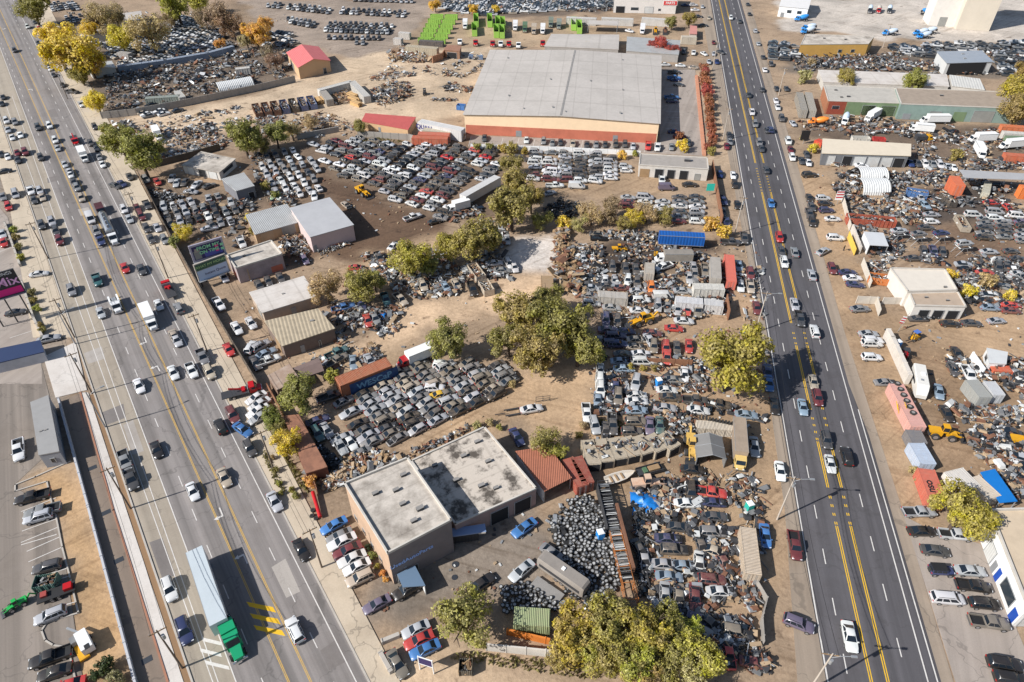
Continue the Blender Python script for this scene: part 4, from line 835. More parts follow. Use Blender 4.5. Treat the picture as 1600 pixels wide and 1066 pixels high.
bldg('teal_garage','long pale teal painted garage with grey-brown roof',[(1408,163),(1587,170),(1567,144),(1399,138)],(0,186),W('teal_wall',140,160,152,stain=.4),mat('grey_brown_roof',C(166,150,134),.9,0,.4),.25,[(0,.27,.35,0,3.4,'blue') if 0 else (0,.28,.38,2.5,3.4,'steelg'),(0,.49,.6,0,3.6,'green'),(0,.66,.84,0,4.2,'steelg'),(0,.05,.12,0,2.2,'door')],[(.4,.6,1.1)])
bldg('white_garage','long cream roofed garage with row of white bay doors',[(1286,240),(1420,244),(1421,226),(1288,218)],(1,262),W('dark_grey_wall',120,122,126),mat('cream_roof',C(222,208,186),.7,0,.15),0,[(0,.07,.16,0,3.4,'garage'),(0,.25,.36,0,3.4,'dark'),(0,.38,.52,0,3.4,'garage'),(0,.54,.68,0,3.4,'garage'),(0,.7,.83,0,3.4,'garage'),(0,.85,.97,0,3.2,'dark')],over=.6)
def quonset(label,p,q,wd,m,n=10,nm='quonset_hut'):
    a,b=P(*p),P(*q); d=b-a; L=d.length; c=(a+b)/2; o=thing(nm,label,'shelter',(c.x,c.y,0),math.atan2(d.y,d.x)); mb=MB(); rings=[]; K=int(L/.35)
    for k in range(K+1):
        x=-L/2+L*k/K; rr=1+(.035 if k%2 else 0); rings.append([(x,wd*rr*math.cos(PI*i/n),wd*.85*rr*math.sin(PI*i/n)) for i in range(n+1)])
    m_=len(rings[0]); vs=[v for r in rings for v in r]; fs=[(k*m_+i,(k+1)*m_+i,(k+1)*m_+i+1,k*m_+i+1) for k in range(K) for i in range(m_-1)]
    mb.add(vs,fs,m); new('arched_roof',mb.mesh('arched_roof'),o); mb=MB(); mb.box((L/2+.02,0,wd*.4),(.1,wd*1.7,wd*.8),OPEN); new('opening',mb.mesh('opening'),o); return o
RIBW=mat('white_ribbed_sheet',C(218,218,216),.5,.1,.2)
quonset('arched white ribbed shelter behind the open-sided twin shelter',(1337,277),(1380,277),3.6,RIBW)
quonset('arched white ribbed shelter nearer the red roofed bins',(1340,296),(1383,296),3.9,RIBW)
quonset('arched white striped shelter beside the grey wall in the upper yards',T('00',1345,560),T('00',1560,520),3.6,RIBW)
canopy('small white canopy roof between white and yellow walls',TT('13',(590,382),(712,390),(745,472),(628,465)),3.2,mat('white_canopy_sheet',C(205,206,208),.6,0,.15),back=(3,))
bldg('white_shop','white flat roofed shop with boxy tall parapet',[(1418,456),(1495,454),(1476,422),(1391,420)],4.4,W('white_render',225,218,208,stain=.25),mat('cream_flat_roof',C(220,210,196),.8,0,.15),.35,[(0,.3,.4,0,2.2,'door')],[(.8,.15,.7)])
bldg('white_shop','low white garage with three arched dark bays and tan roof',[(1429,478),(1509,480),(1496,457),(1420,457)],(0,497),W('white_render2',226,220,212,stain=.25),mat('tan_gravel_roof',C(184,164,144),.9,0,.3),.3,[(0,.14,.34,0,2.5,'dark'),(0,.42,.62,0,2.5,'dark'),(0,.7,.92,0,2.5,'dark')],[(.3,.6,.7),(.7,.4,.7)])
BLU=FEAT['blue'][1]
o2,l2,h2,rv=bldg('car_shop','white car repair shop with blue trim and deep white parapet',[(1545,798),(1606,952),(1730,952),(1650,795)],5.2,mat('bright_white_render',C(238,236,232),.7,0,.12,C(200,195,190)),mat('tan_roof_sheet',C(206,186,160),.9,0,.25),.5,[(0,.02,.1,0,2.6,'blue'),(0,.52,.58,0,2.6,'blue'),(0,.9,.98,0,2.6,'blue'),(0,.25,.4,0,3.2,'garage'),(0,.64,.86,1,3.4,'window'),(0,.43,.49,0,2.3,'door'),(1,.05,.3,0,3,'garage')])
lettering(o2,'PARTS',1.2,BLU,(l2[0]+(l2[1]-l2[0])*.3)+Vector((0,0,4.4))+Vector(((l2[1]-l2[0]).y,-(l2[1]-l2[0]).x,0)).normalized()*(.12 if not rv else -.12),(l2[1]-l2[0])*(1 if not rv else -1),(0,0,1)) if 0 else None
# loading sheds at the top
container('long beige container roof behind the rusty scrap wall',T('01',925,282),T('01',1120,298),3.2,3.4,C(196,184,160),.4)
bldg('scrap_shed','small brown roofed scrap shed beside the long beige container',TT('01',(1165,310),(1255,318),(1265,285),(1180,280)),3.4,W('scrap_shed_wall',150,115,92),mat('brown_shed_roof',C(160,118,96),.9,0,.4),0,[(0,.15,.8,0,2.6,'dark')],over=.2)
fence('curved brown brick wall in front of the scrap shed',[T('01',1090,390),T('01',1150,370),T('01',1172,335)],3,BRK_,.4)
container('white box container at the end of the auction lot, rear one',T('01',880,200),T('01',950,205),2.6,2.8,C(212,208,202),.3); container('white box container at the end of the auction lot, front one',T('01',850,235),T('01',900,240),2.6,2.8,C(205,200,195),.3)
container('low brown box beside the rusty scrap wall',T('01',840,300),T('01',885,305),2.6,2,C(160,130,105),.4)
# ---- left side of the avenue
bldg('office_trailer','long grey office trailer beside the brown pavement',[(48,630),(76,619),(93,706),(61,712)],(3,731),W('trailer_grey_wall',150,152,158,stain=.15),mat('grey_trailer_roof',C(158,156,154),.7,0,.2),0,[(2,.4,.62,1.2,2.2,'window'),(1,.1,.16,0,2.1,'door'),(1,.6,.66,0,2.1,'door'),(3,.2,.3,1.2,2.2,'window'),(3,.6,.7,1.2,2.2,'window')],[(.3,.6,.6),(.55,.6,.6)],over=.1)
bldg('low_building','dark blue roofed low building at the left edge of the photo',[(-60,558),(62,533),(68,551),(-60,582)],2.6,W('pale_kiosk_wall',190,190,195),mat('blue_deck_roof',C(44,60,96),.6,0,.2),0,over=.2)
# ---- top of the photo
o,l,h,rv=bldg('parts_store','white parts store with red sign at the top of the photo',[(960,-2),(1058,0),(1060,-16),(962,-18)],(1,22),W('store_white',226,220,214,stain=.2),GREYR,0,[(0,.04,.18,0,3.2,'dark'),(0,.28,.4,1.5,2.8,'window'),(0,.5,.64,0,3.2,'garage'),(0,.72,.76,1.4,2.4,'window')])
bd=MB(); p=l[0]+(l[1]-l[0])*.9; bd.box((p.x,p.y-.1,h-1.6),(7.4,.12,2.4),WHITE); bd.box((p.x,p.y-.14,h-1.6),(7.0,.12,2.0),simple('sign_red',(.55,.04,.04,1),.5)); sg=new('sign',bd.mesh('sign'),o)
lettering(o,'PARTS',1.7,WHITE,(p.x,p.y-.24,h-1.6),(1,0,0),(0,0,1),bold=.03)
bldg('grey_shed','long plain grey roofed shed behind the huge warehouse',[(850,76),(966,79),(967,54),(862,54)],(0,77),W('grey_shed_wall',170,165,160),GREYR,0,over=.2) if 0 else bldg('grey_shed','long plain grey roofed shed behind the huge warehouse',[(851,73),(966,78),(967,55),(862,54)],3.4,W('grey_shed_wall',170,165,160),GREYR,0,over=.2)
bldg('grey_shed','pale striped roof shed behind the red tree',[(979,80),(1060,86),(1063,64),(980,58)],3.4,W('grey_shed_wall',170,165,160),CORR,0,over=.2)
canopy('open grey carport shading trucks behind the long grey shed',TT('02',(465,150),(655,155),(660,130),(475,125)),4,GREYR)
for k,(a,b) in enumerate((((885,27),(932,29)),((940,28),(990,30)),((1003,28),(1048,31)))): container(f"long white trailer body, {('left','middle','right')[k]} one of the three below the parts store",a,b,2.8,3.2,C(214,212,208),.3,'white trailer bodies below the parts store')
bldg('small_hut','pink roofed small hut beside the highway near the palms',TT('02',(1095,210),(1140,212),(1140,165),(1100,160)),3,W('hut_wall',200,180,170),mat('pink_hut_roof',C(205,140,130),.8,0,.3),0)
container('cream box trailer beside the pink roofed hut',T('02',1045,225),T('02',1140,228),3,3.2,C(205,196,180))
bldg('white_canopy_hut','white gable canopy hut beside the big yellow tree',TT('00',(545,430),(560,445),(700,420),(690,382)) if 0 else [(138,108),(142,112),(180,106),(174,96)],3,W('white_hut_wall',190,188,184),RIBW,0,gable=1)
bldg('white_shed','long white roofed shed between yellow trees in the upper yards',TT('00',(490,228),(670,212),(672,180),(520,195)),3,W('white_hut_wall',190,188,184),WHITER,0)
bldg('white_shed','small white roofed shed between yellow trees in the upper yards',TT('00',(790,170),(910,150),(905,140),(780,158)),3,W('white_hut_wall',190,188,184),WHITER,0)
bldg('grey_hut','small grey hut in the upper yards behind the straw coloured tree',TT('00',(735,130),(880,125),(870,70),(760,85)),3.5,W('grey_hut_wall',150,150,155),GREYR,0)
# timber yard: U of containers
WCON=C(205,203,198)
container('white container at the back of the timber yard U',T('01',385,555),T('01',590,500),2.6,2.8,WCON,.3); container('white container on the right of the timber yard U',T('01',590,500),T('01',685,595),2.8,2.8,WCON,.3); container('grey container on the left of the timber yard U',T('01',410,560),T('01',455,615),2.8,2.6,C(170,165,158),.3)
def woodpile(label,px,py,a,L,w,h):
    p=P(px,py,h); o=thing('timber_stack',label,'timber stack',(p.x,p.y,0),heading(px,py,a)); mb=MB(); r=random.Random(px)
    for i in range(int(w/.3)):
        for j in range(int(h/.22)): mb.box((r.uniform(-.3,.3),-w/2+.15+i*.3,.1+j*.22),(L*r.uniform(.85,1.05),.26,.18),WOODY if r.random()<.7 else WOOD,r.gauss(0,.012))
    new('boards',mb.mesh('boards'),o); return o
WOODY=mat('fresh_timber',C(215,175,120),.8,0,.3)
woodpile('orange-brown timber stack on the left inside the timber yard',T('01',395,605)[0],T('01',395,605)[1],50,5,3.5,1.6)
for k in range(3): x,y=T('01',592+k*12,575+k*25); woodpile(f'pale timber stack in the timber yard, {("rear","middle","front")[k]} one of three',x,y,20,5,2.2,1.6)
scrap('loose pale boards heaped in the middle of the timber yard',TT('01',(470,570),(570,545),(585,640),(480,650)),160,1.6,'wood',1)
for k in range(7):
    x,y=T('01',-8+k*56,640-k*8 if k<7 else 0); x2,y2=T('01',20+k*56,700-k*9)
    container(f"open dumpster of scrap, {ordn(k)} from the left in the row before the timber yard",(x,y),(x2,y2),2.5,2.0,(C(130,75,50),C(150,95,70),C(120,70,52),C(70,100,150),C(95,85,75),C(65,95,150),C(75,110,165))[k],.5,'open dumpsters in front of the timber yard',True,load='metal')
# trailers and containers round the centre
o=container('long white trailer body lettered QUAN beside the faded red shed',T('01',1008,745),T('01',1278,800),3.2,4,C(226,224,222),.1)
lettering(o,'QUAN',2.2,simple('sign_navy',(.06,.05,.2,1),.5),(-6.2,-1.68,2.6),(1,0,0),(0,0,1),bold=.03)
lettering(o,'UAN',1.0,simple('sign_red2',(.55,.05,.05,1),.5),(-5.0,-1.7,1.2),(1,0,0),(0,0,1)) if 0 else None
container('beige container behind the two orange-red ones',T('01',1030,797),T('01',1205,812),2.6,2.8,C(205,196,176)); container('orange-red container behind the rusty orange one',T('01',1000,822),T('01',1195,830),2.6,2.8,C(212,105,82)); container('rusty orange container nearest the car lot behind the warehouse front',T('01',962,845),T('01',1185,852),2.6,2.6,C(205,92,62),.5)
def trailer(label,p1,p2,w,h,m,group=None,name='semi_trailer',cat='trailer',z=0):
    a=P(*p1,h); b=P(*p2,h); L=(b-a).length; c=(a+b)/2; o=thing(name,label,cat,(c.x,c.y,0),math.atan2(b.y-a.y,b.x-a.x),group); parts(o,semi_trailer(L,w,h,m)); return o
TRW=mat('trailer_white',C(208,205,202),.6,0,.3); TRG=mat('trailer_grey',C(176,168,158),.7,0,.45); BLUET=mat('trailer_blue',C(28,92,170),.5,0,.15,ribs=1.2); TRTOP=0
trailer('long white semi trailer parked along the right end of the salvage grid',T('11',1275,160),T('11',1490,40),1.3,3.9,TRW)
box_truck('small white box truck at the corner of the salvage grid',*T('11',1250,225),165,L=5)
trailer('bright blue semi trailer beside the dark dirt yard',T('12',910,390),T('12',1190,405),1.3,4.0,BLUET)
container('salmon red container standing end-on by the highway',T('12',1340,525),T('12',1355,690),2.5,2.7,C(222,108,92),.15)
trailer('dirty grey semi trailer beside the salmon red container',T('12',1262,670),T('12',1255,540),1.25,3.8,TRG)
box_truck('grey box truck facing the tyre heap near the blue trailer',*T('12',975,540),180,L=7.5,boxc=('grey_truck_box',C(150,142,132)))
container('long white container with green end near the salmon container',T('12',1120,720),T('12',1310,725),2.6,2.8,C(214,212,205),.3); cg=MB(); 
container('white container with small blue logo near the highway fence',T('12',1010,800),T('12',1180,815),2.6,2.8,C(214,214,216),.2)
container('white container end beside the blue-logo container',T('12',1185,815),T('12',1305,828),2.6,2.6,C(208,208,208),.2)
container('open ended grey truck box in the wrecking yard',T('12',850,575),T('12',848,640),2.5,2.8,C(185,178,168),.4); container('long grey-white container half buried among wrecks',T('12',530,765),T('12',715,780),2.6,2.4,C(190,186,180),.4)
o=container('brown container covered with blue graffiti beside the car lot',(527,597),(608,565),3.2,4.0,C(172,92,55),.35); rl=-1
gb=MB(); gb.box((1.5,-1.66,2.0),(11,.06,2.9),mat('graffiti_blue',C(40,75,125),.7,0,.7,C(20,30,45),scale=1.2)); new('graffiti_panel',gb.mesh('graffiti'),o)
lettering(o,'WESCaP',2.2,mat('graffiti_pale',C(120,165,195),.7,0,.6,scale=1.5),(1.5,-1.71,2.0),(1,0,0),(0,0,1),'graffiti',.05)
scrap('clutter on the roof ridge of parked parts beside the graffiti container',[(560,575),(600,560),(603,550),(560,562)],60,.8,'light',.7)
for k,(a,b) in enumerate((((340,735),(440,905)),((395,725),(470,890)))): container(f"{('rust red','dark red')[k]} container beside the rust coloured shed",T('22',*a),T('22',*b),2.4,2.6,(C(172,72,58),C(150,62,52))[k],.4,load=None)
scrap('pipes and ladders lying on the red containers',TT('22',(350,735),(400,730),(450,860),(420,870)),0,.3,'metal') if 0 else None
# row of open topped parts bays
tr=('left','second','third','fourth','fifth','sixth','seventh','eighth')
for k in range(7):
    x1,y1=432+k*0,0
    ax,ay=T('22',470+k*74,620-k*6); bx,by=T('22',505+k*84,770-k*17)
    oo=container(f"pale parts bay loaded with car doors, {ordn(k) if k else 'leftmost'} of the seven counted from the left",(ax,ay),(bx,by),2.9,2.3,C(190,178,158),.6,'parts bays in a row',name='parts_bay',cat='storage bay')
    pr=random.Random(k)
    L=(P(bx,by,2.3)-P(ax,ay,2.3)).length; me=scrap_mesh([(-L/2+.9,-.9),(L/2-.9,-.9),(L/2-.9,.9),(-L/2+.9,.9)],13,.1,'metal',.75,2.4); new('parts_load',me,oo)
    dk=MB(); dk.box((L/2+.06,0,1.1),(.06,2.3,1.8),OPEN); new('opening',dk.mesh('opening'),oo)
canopy('grey gable tent with open front in the wrecking yard',TT('22',(1170,600),(1175,720),(1300,740),(1275,580)) ,2.6,mat('grey_canvas',C(122,120,118),.8,0,.25),gable=1.3,back=(0,1),name='tent',cat='tent') if 0 else None
def tent(label,ea,eb,wd,h,rh,m):
    a,b=P(*ea,h+rh),P(*eb,h+rh); d=b-a; L=d.length; c=(a+b)/2; o=thing('tent',label,'tent',(c.x,c.y,0),math.atan2(d.y,d.x)); mb=MB(); t=.06
    sec=[(-wd,0),(-wd,h),(0,h+rh),(wd,h),(wd,0)]; vs=[(x,y,z) for x in (-L/2,L/2) for y,z in sec]+[(x,y*.97,z-.05) for x in (-L/2,L/2) for y,z in sec]
    fs=[(i,5+i,6+i,1+i) for i in range(4)]+[(10+i,11+i,16+i,15+i) for i in range(4)]; mb.add(vs,fs,m); new('canvas',mb.mesh('canvas'),o)
    mb=MB(); mb.add([(-L/2+.05,y,z) for y,z in sec],[(0,1,2,3,4)],m); new('back_wall',mb.mesh('back_wall'),o)
    for x in (-L/2+.1,0,L/2-.1):
        mb=MB(); 
        for (y0,z0),(y1,z1) in zip(sec,sec[1:]): mb.cyl((x,y0*1.01,z0+.02),(x,y1*1.01,z1+.03),.05,STEEL,n=6)
        new('frame',mb.mesh('frame'),o)
tent('grey gable tent with open front in the wrecking yard',T('22',1215,575),T('22',1240,715),2.7,2.5,1.0,mat('grey_canvas',C(128,126,124),.8,0,.2))
box_truck('long yellow truck body with brown patched roof facing the camera',*T('22',1405,690),86,L=9,h=3.4,boxc=('brown_patched',C(168,150,132)),cab=('yellow_cab',C(222,190,120)))
container('long white container with worn cream roof by the highway pavement',T('32',1455,110),T('32',1490,400),2.6,2.8,C(205,188,168),.5); container('green roofed white container beside the wheel pile',T('32',10,655),T('32',235,670),2.9,2.8,C(150,165,120),.3)
fence('low white wall with orange strip below the green roofed container',TT('32',(-30,770),(230,830)),1.6,mat('orange_strip',C(222,130,50),.8,0,.3),.3)
trailer_parts=[boxbody(-4.4,4.4,1.25,.6,2.9,TRG,'trailer_box')]
o=place('camper_trailer','grey box trailer with rounded front beside the wheel pile','trailer',*T('32',315,405),35,[('trailer_box',MB().loft([[(x,-w,.6),(x,w,.6),(x,w,h*.8),(x,w*.8,h),(x,-w*.8,h),(x,-w,h*.8)] for x,w,h in ((-4.6,1.1,2.6),(-4.2,1.25,2.9),(4.2,1.25,2.9),(4.6,1.1,2.6))],mat('camper_grey',C(150,142,134),.6,0,.35)).mesh('camper',35)),('side_stripe',MB().box((0,-1.26,1.6),(8,.06,.7),DARKSTEEL).mesh('stripe')),('roof_vent',MB().box((0,0,2.98),(.6,.6,.2),WHITE).mesh('vent'))]+[('wheel',MB().wheel(0,0,0,.4,.3).mesh('wheel',40),(x,sg*1.1,.4)) for x in (-.6,.5) for sg in (-1,1)])
o=place('flat_platform','flat grey platform lying beside the box trailer','platform',*T('32',215,500),35,[('deck',MB().box((0,0,.5),(5.4,2.3,.25),ASH).mesh('deck')),('frame',MB().box((0,0,.28),(5.6,.3,.3),DARKSTEEL).mesh('frame'))]+[('wheel',MB().wheel(0,0,0,.35,.25).mesh('wheel',40),(-.5,sg*1.2,.35)) for sg in (-1,1)],zc=.5)
for k,(a,b) in enumerate((((1310,350),(1420,345)),)): pass
# orange racking with stacked hoods
a,b=P(*T('22',560,880),2.2),P(*T('32',745,560),2.2); d=b-a; Lk=d.length; c=(a+b)/2
o=thing('parts_rack','long orange steel rack stacked with rows of car doors and hoods','parts rack',(c.x,c.y,0),math.atan2(d.y,d.x)); mb=MB(); OR=mat('rack_orange',C(196,122,62),.6,0,.7,C(90,70,55))
n=int(Lk/2.6)
for k in range(n+1):
    x=-Lk/2+k*Lk/n
    mm=DARKSTEEL if x<-Lk*.05 else OR
    for sg in (-1,1): mb.box((x,sg*.95,1.3),(.12,.12,2.6),mm)
    mb.box((x,0,2.5),(.1,1.9,.1),mm)
for sg in (-1,1):
    for z in (.5,1.4,2.3): mb.box((-Lk*.275,sg*.95,z),(Lk*.45,.08,.14),DARKSTEEL); mb.box((Lk*.225,sg*.95,z),(Lk*.55,.08,.14),OR)
new('frame',mb.mesh('frame'),o); mb=MB(); r=random.Random(5)
for k in range(int(Lk/.34)):
    x=-Lk/2+.2+k*.34
    if x>Lk/2-4: break
    mb.box((x,r.uniform(-.15,.15),1.75),(.1,r.uniform(1.6,2.0),1.5),SC[r.choice(['steel','dark','grey','black','white','dark','grey','white'])],0,r.uniform(.4,.9))
new('stacked_panels',mb.mesh('panels'),o); mb=MB(); mb.box((0,1.4,1.4),(Lk*.55,.5,2.6),RUST); mb.box((-Lk*.28,-1.15,1.3),(Lk*.4,.1,2.6),DARKSTEEL); new('side_wall',mb.mesh('side'),o)
LAND.append(('the orange parts rack',c.x,c.y))
# vehicles with shapes of their own
GREENP=mat('truck_green',C(30,146,100,1),.3,0,.06)
gx=truck_parts((1.2,3.0),(-1.6,-.3,3.9),[],2.0,1.15,2.9,GREENP,.52)
sl=MB(); sl.loft([[(-.9,-1.15,.9),(-.9,1.15,.9),(-.9,1.1,3.3),(-.9,-1.1,3.3)],[(1.15,-1.15,.9),(1.15,1.15,.9),(1.15,1.1,3.2),(1.15,-1.1,3.2)]],GREENP); gx.append(('sleeper',sl.mesh('sleeper',30)))
st=MB()
for sg in (-1,1): st.cyl((-1.0,sg*.95,.8),(-1.0,sg*.95,3.6),.09,CHROME,n=8)
gx.append(('exhaust_stack',st.mesh('stacks',40))); df=MB(); df.box((-1.1,0,3.0),(.2,2.2,1.2),BLACK); gx.append(('fairing',df.mesh('fairing')))
hp=P(357,985,1.6); o=thing('semi_truck','green long nosed semi truck on the avenue pulling a long white trailer','truck',(hp.x,hp.y,0),heading(0,0,'L')); parts(o,gx); LAND.append(('the green semi truck',hp.x,hp.y))
ta=P(*T('30',1195,243),4.1); tb=P(*T('30',1345,690),4.1); trailer('long grey-white box trailer pulled by the green semi truck',T('30',1195,245),T('30',1345,695),1.3,4.1,mat('dry_van_white',C(184,192,196,1),.5,0,.15,scale=.15))
# tanker
tk=MB(); tk.loft([[(x,1.15*rr*math.cos(i*PI/6),2.15+1.05*rr*math.sin(i*PI/6)) for i in range(12)] for x,rr in ((-6.1,.6),(-5.9,.97),(-5.8,1),(5.8,1),(5.9,.97),(6.1,.6))],simple('polished_tank',(.5,.51,.53,1),.25,.75))
cat_=MB(); cat_.box((0,0,3.24),(11,.5,.06),DARKSTEEL)
for x in (-4,-1.3,1.3,4): cat_.cyl((x,0,3.2),(x,0,3.4),.3,STEEL)
for s_ in (-4.5,-2.2,0,2.2,4.5): cat_.cyl((s_,0,2.15),(s_+.1,0,2.15),1.08,STEEL,n=16)
wm=MB().wheel(0,0,0,.5,.5).mesh('wheel',40); chs=MB().box((0,0,1.0),(11.6,.9,.2),DARKSTEEL).mesh('chassis')
p=P(*T('10',655,330),2); o=thing('tank_trailer','polished silver tank trailer on the avenue','tanker',(p.x,p.y,0),heading(0,0,'L')); parts(o,[('tank',tk.mesh('tank',40)),('catwalk',cat_.mesh('catwalk')),('chassis',chs)]+[('wheel',wm,(x,sg*.95,.5)) for x in (-5.2,-4) for sg in (-1,1)]); LAND.append(('the silver tanker',p.x,p.y))
d0=Vector((math.cos(heading(0,0,'L')),math.sin(heading(0,0,'L')),0)); 
pc=p+d0*8.2; o=thing('semi_truck','white day cab semi truck pulling the silver tanker','truck',(pc.x,pc.y,0),heading(0,0,'L')); parts(o,truck_parts((-.2,1.7),(-2.6,-1.4,2.1),[],1.2,1.1,2.7,mat('tank_cab_white',C(225,225,225),.3,0,.1),.5))
o=place('dump_truck','dark maroon truck riding just behind the silver tanker','truck',*T('10',618,245),'L',truck_parts((1.0,2.6),(-1.8,2.4),[boxbody(-3,.8,1.1,.95,1.9,mat('maroon_bed',C(80,40,42),.6),'dump_bed',False)],.6,1.05,2.3,mat('maroon_cab',C(90,45,48),.4)))
box_truck('plain white box truck on the avenue beside a white sedan',*T('10',920,915),'L',L=6.6,h=3.2); LAND.append(('the white box truck',P(*T('10',920,915)).x,P(*T('10',920,915)).y))
o=place('service_truck','white utility service truck with open tool bins on the avenue','truck',*T('10',715,835),'L',truck_parts((.4,2.2),(-2,2.4),[('service_body',MB().box((-1.6,-.95,1.35),(3.8,.4,.9),WHITE).box((-1.6,.95,1.35),(3.8,.4,.9),WHITE).box((-1.6,0,1.0),(3.8,1.6,.16),DARKSTEEL).box((.2,0,1.7),(.15,2.2,1.3),WHITE).mesh('service_body')),('tool_load',MB().box((-1.9,0,1.35),(1.4,1.0,.6),STEEL).box((-.8,.1,1.3),(.6,.9,.5),SC['green']).mesh('load'))],.9,1.05,2.3,mat('service_cab',C(228,228,228),.3,0,.1)))
LAND.append(('the white service truck',P(*T('10',715,835)).x,P(*T('10',715,835)).y))
REDP=mat('truck_red',C(190,25,30),.35,0,.1)
def towtruck(label,px,py,a,boom=True): 
    return place('tow_truck',label,'tow truck',px,py,a,truck_parts((.8,2.4),(-2.6,2.4),[('flat_bed',MB().box((-2.1,0,1.1),(5.6,2.3,.14),DARKSTEEL).box((.55,0,1.6),(.12,2.3,1.0),STEEL).mesh('flat_bed')),('boom',MB().box((-1.5,0,1.9),(3.6,.3,.3),REDP,0,.35).box((-.4,0,1.4),(.7,1.4,.6),REDP).mesh('boom'))],.8,1.05,2.3,REDP))
towtruck('red wrecker with boom towing a white truck on the avenue',*T('00',462,868),'L'); LAND.append(('the red wrecker',P(*T('00',462,868)).x,P(*T('00',462,868)).y))
box_truck('white truck on tow behind the red wrecker',*T('00',512,955),'L',L=6)
towtruck('red flatbed tow truck parked at the right kerb of the avenue',*T('10',1035,730),'l'); LAND.append(('the red flatbed tow truck',P(*T('10',1035,730)).x,P(*T('10',1035,730)).y))
towtruck('red crane truck beside the parked row on the avenue pavement',*T('20',1515,315),-15)
box_truck('white box truck with red cab at the edge of the car lot',*T('21',975,110),158,L=6.5,cab=('red_cab',C(175,40,42)))
box_truck('white box truck alone on the pale yard of the upper left',*T('00',970,825),62,L=6)
# ---------------------------------------------------------------- machines
def loader(label,px,py,a,m=YEL,cat='loader',scale=1.,bucket=True):
    b=MB(); b.box((-1.6,0,1.35),(2.4,1.7,1.0),m); b.box((-2.7,0,1.1),(.3,1.8,.8),DARKSTEEL); c=MB(); c.box((.0,0,2.4),(1.3,1.3,1.5),m,taper=.88); g=MB(); g.box((0,0,2.5),(1.36,1.1,.9),GLASS,taper=.9); g.box((0,0,2.5),(1.1,1.36,.9),GLASS,taper=.9)
    f=MB(); f.box((1.5,0,1.1),(1.8,1.0,.8),m); ar=MB()
    for sg in (-1,1): ar.box((2.4,sg*.55,1.25),(2.4,.18,.35),m,0,.25)
    bk=MB(); bk.loft([[(3.3,y,.15),(4.5,y,.12),(4.2,y,.25),(3.5,y,.35),(3.4,y,1.2),(3.2,y,1.2)] for y in (-1.3,1.3)],DARKSTEEL)
    w=MB().wheel(0,0,0,.75,.5).mesh('wheel',40)
    return place('wheel_loader',label,cat,px,py,a,[('body',b.mesh('body')),('cab',c.mesh('cab')),('cab_window',g.mesh('glass')),('front_frame',f.mesh('front')),('lift_arm',ar.mesh('arm')),('bucket',bk.mesh('bucket'))]+[('wheel',w,(x,sg*1.05,.75)) for x in (-1.6,1.5) for sg in (-1,1)],scale=scale)
def forklift(label,px,py,a,m=YEL,canopy=None):
    b=MB(); b.box((-.3,0,.8),(2,1.2,.9),m); b.box((-1.2,0,.9),(.5,1.2,1.1),DARKSTEEL); c=MB()
    for x in (-.7,.5):
        for sg in (-1,1): c.box((x,sg*.5,1.8),(.08,.08,1.2),DARKSTEEL)
    c.box((-.1,0,2.42),(1.5,1.2,.08),canopy or DARKSTEEL); ms=MB()
    for sg in (-1,1): ms.box((.95,sg*.35,1.4),(.12,.12,2.6),DARKSTEEL); ms.box((1.6,sg*.3,.2),(1.2,.12,.06),DARKSTEEL)
    w=MB().wheel(0,0,0,.38,.3).mesh('wheel',40)
    return place('forklift',label,'forklift',px,py,a,[('body',b.mesh('body')),('cage',c.mesh('cage')),('mast',ms.mesh('mast'))]+[('wheel',w,(x,sg*.62,.38)) for x in (-.9,.6) for sg in (-1,1)])
def backhoe(label,px,py,a,m=YEL):
    o=loader(label,px,py,a,m,'backhoe'); b=MB(); b.box((-3.4,0,1.8),(1.8,.3,.4),m,0,.8); b.box((-4.5,0,1.7),(1.9,.25,.3),m,0,-.9); b.box((-5.1,0,.6),(.6,.7,.6),DARKSTEEL); new('digger_arm',b.mesh('digger_arm'),o); return o
backhoe('yellow backhoe beside the dark wrecks and maroon car',*T('12',805,930),165); loader('yellow wheel loader at the corner of the salvage grid',*T('11',655,135),30)
backhoe('tan-yellow backhoe beside the grey tent',*T('22',1105,660),85,mat('faded_yellow',C(222,180,95),.6,0,.4)); loader('faded red and white wheel loader beside the boat',*T('22',830,890),-5,mat('faded_loader',C(215,185,160),.7,0,.6,C(190,110,60)))
loader('yellow loader in the brown yard right of the highway',*T('23',1080,580),8); forklift('yellow forklift with blue roof near the white fence',*T('13',905,1030),160,YEL,simple('blue_roof',(.08,.16,.45,1),.5)); forklift('red forklift beside the white fence',*T('23',848,95),80,REDP)
loader('yellow loader half visible at the right edge of the photo',*T('23',1590,635),10); loader('small yellow loader on the dark dirt',*T('12',660,485),0,scale=.7); forklift('yellow truck-mounted lift beside the grey box truck',*T('12',890,520),90)
loader('yellow loader beside the far grey shed at the top',*T('02',885,190),90,scale=.9); loader('rusty orange loader beside the red tree at the top',*T('02',945,190),90,RUST,scale=.9); forklift('dark machine standing alone on the sandy yard',*T('01',1040,570),90,DARKSTEEL)
GRT=simple('tractor_green',(.02,.35,.07,1),.35)
backhoe('green tractor with loader frame in the left parking lot',*T('30',95,580),150,GRT).scale=(.55,.55,.6)
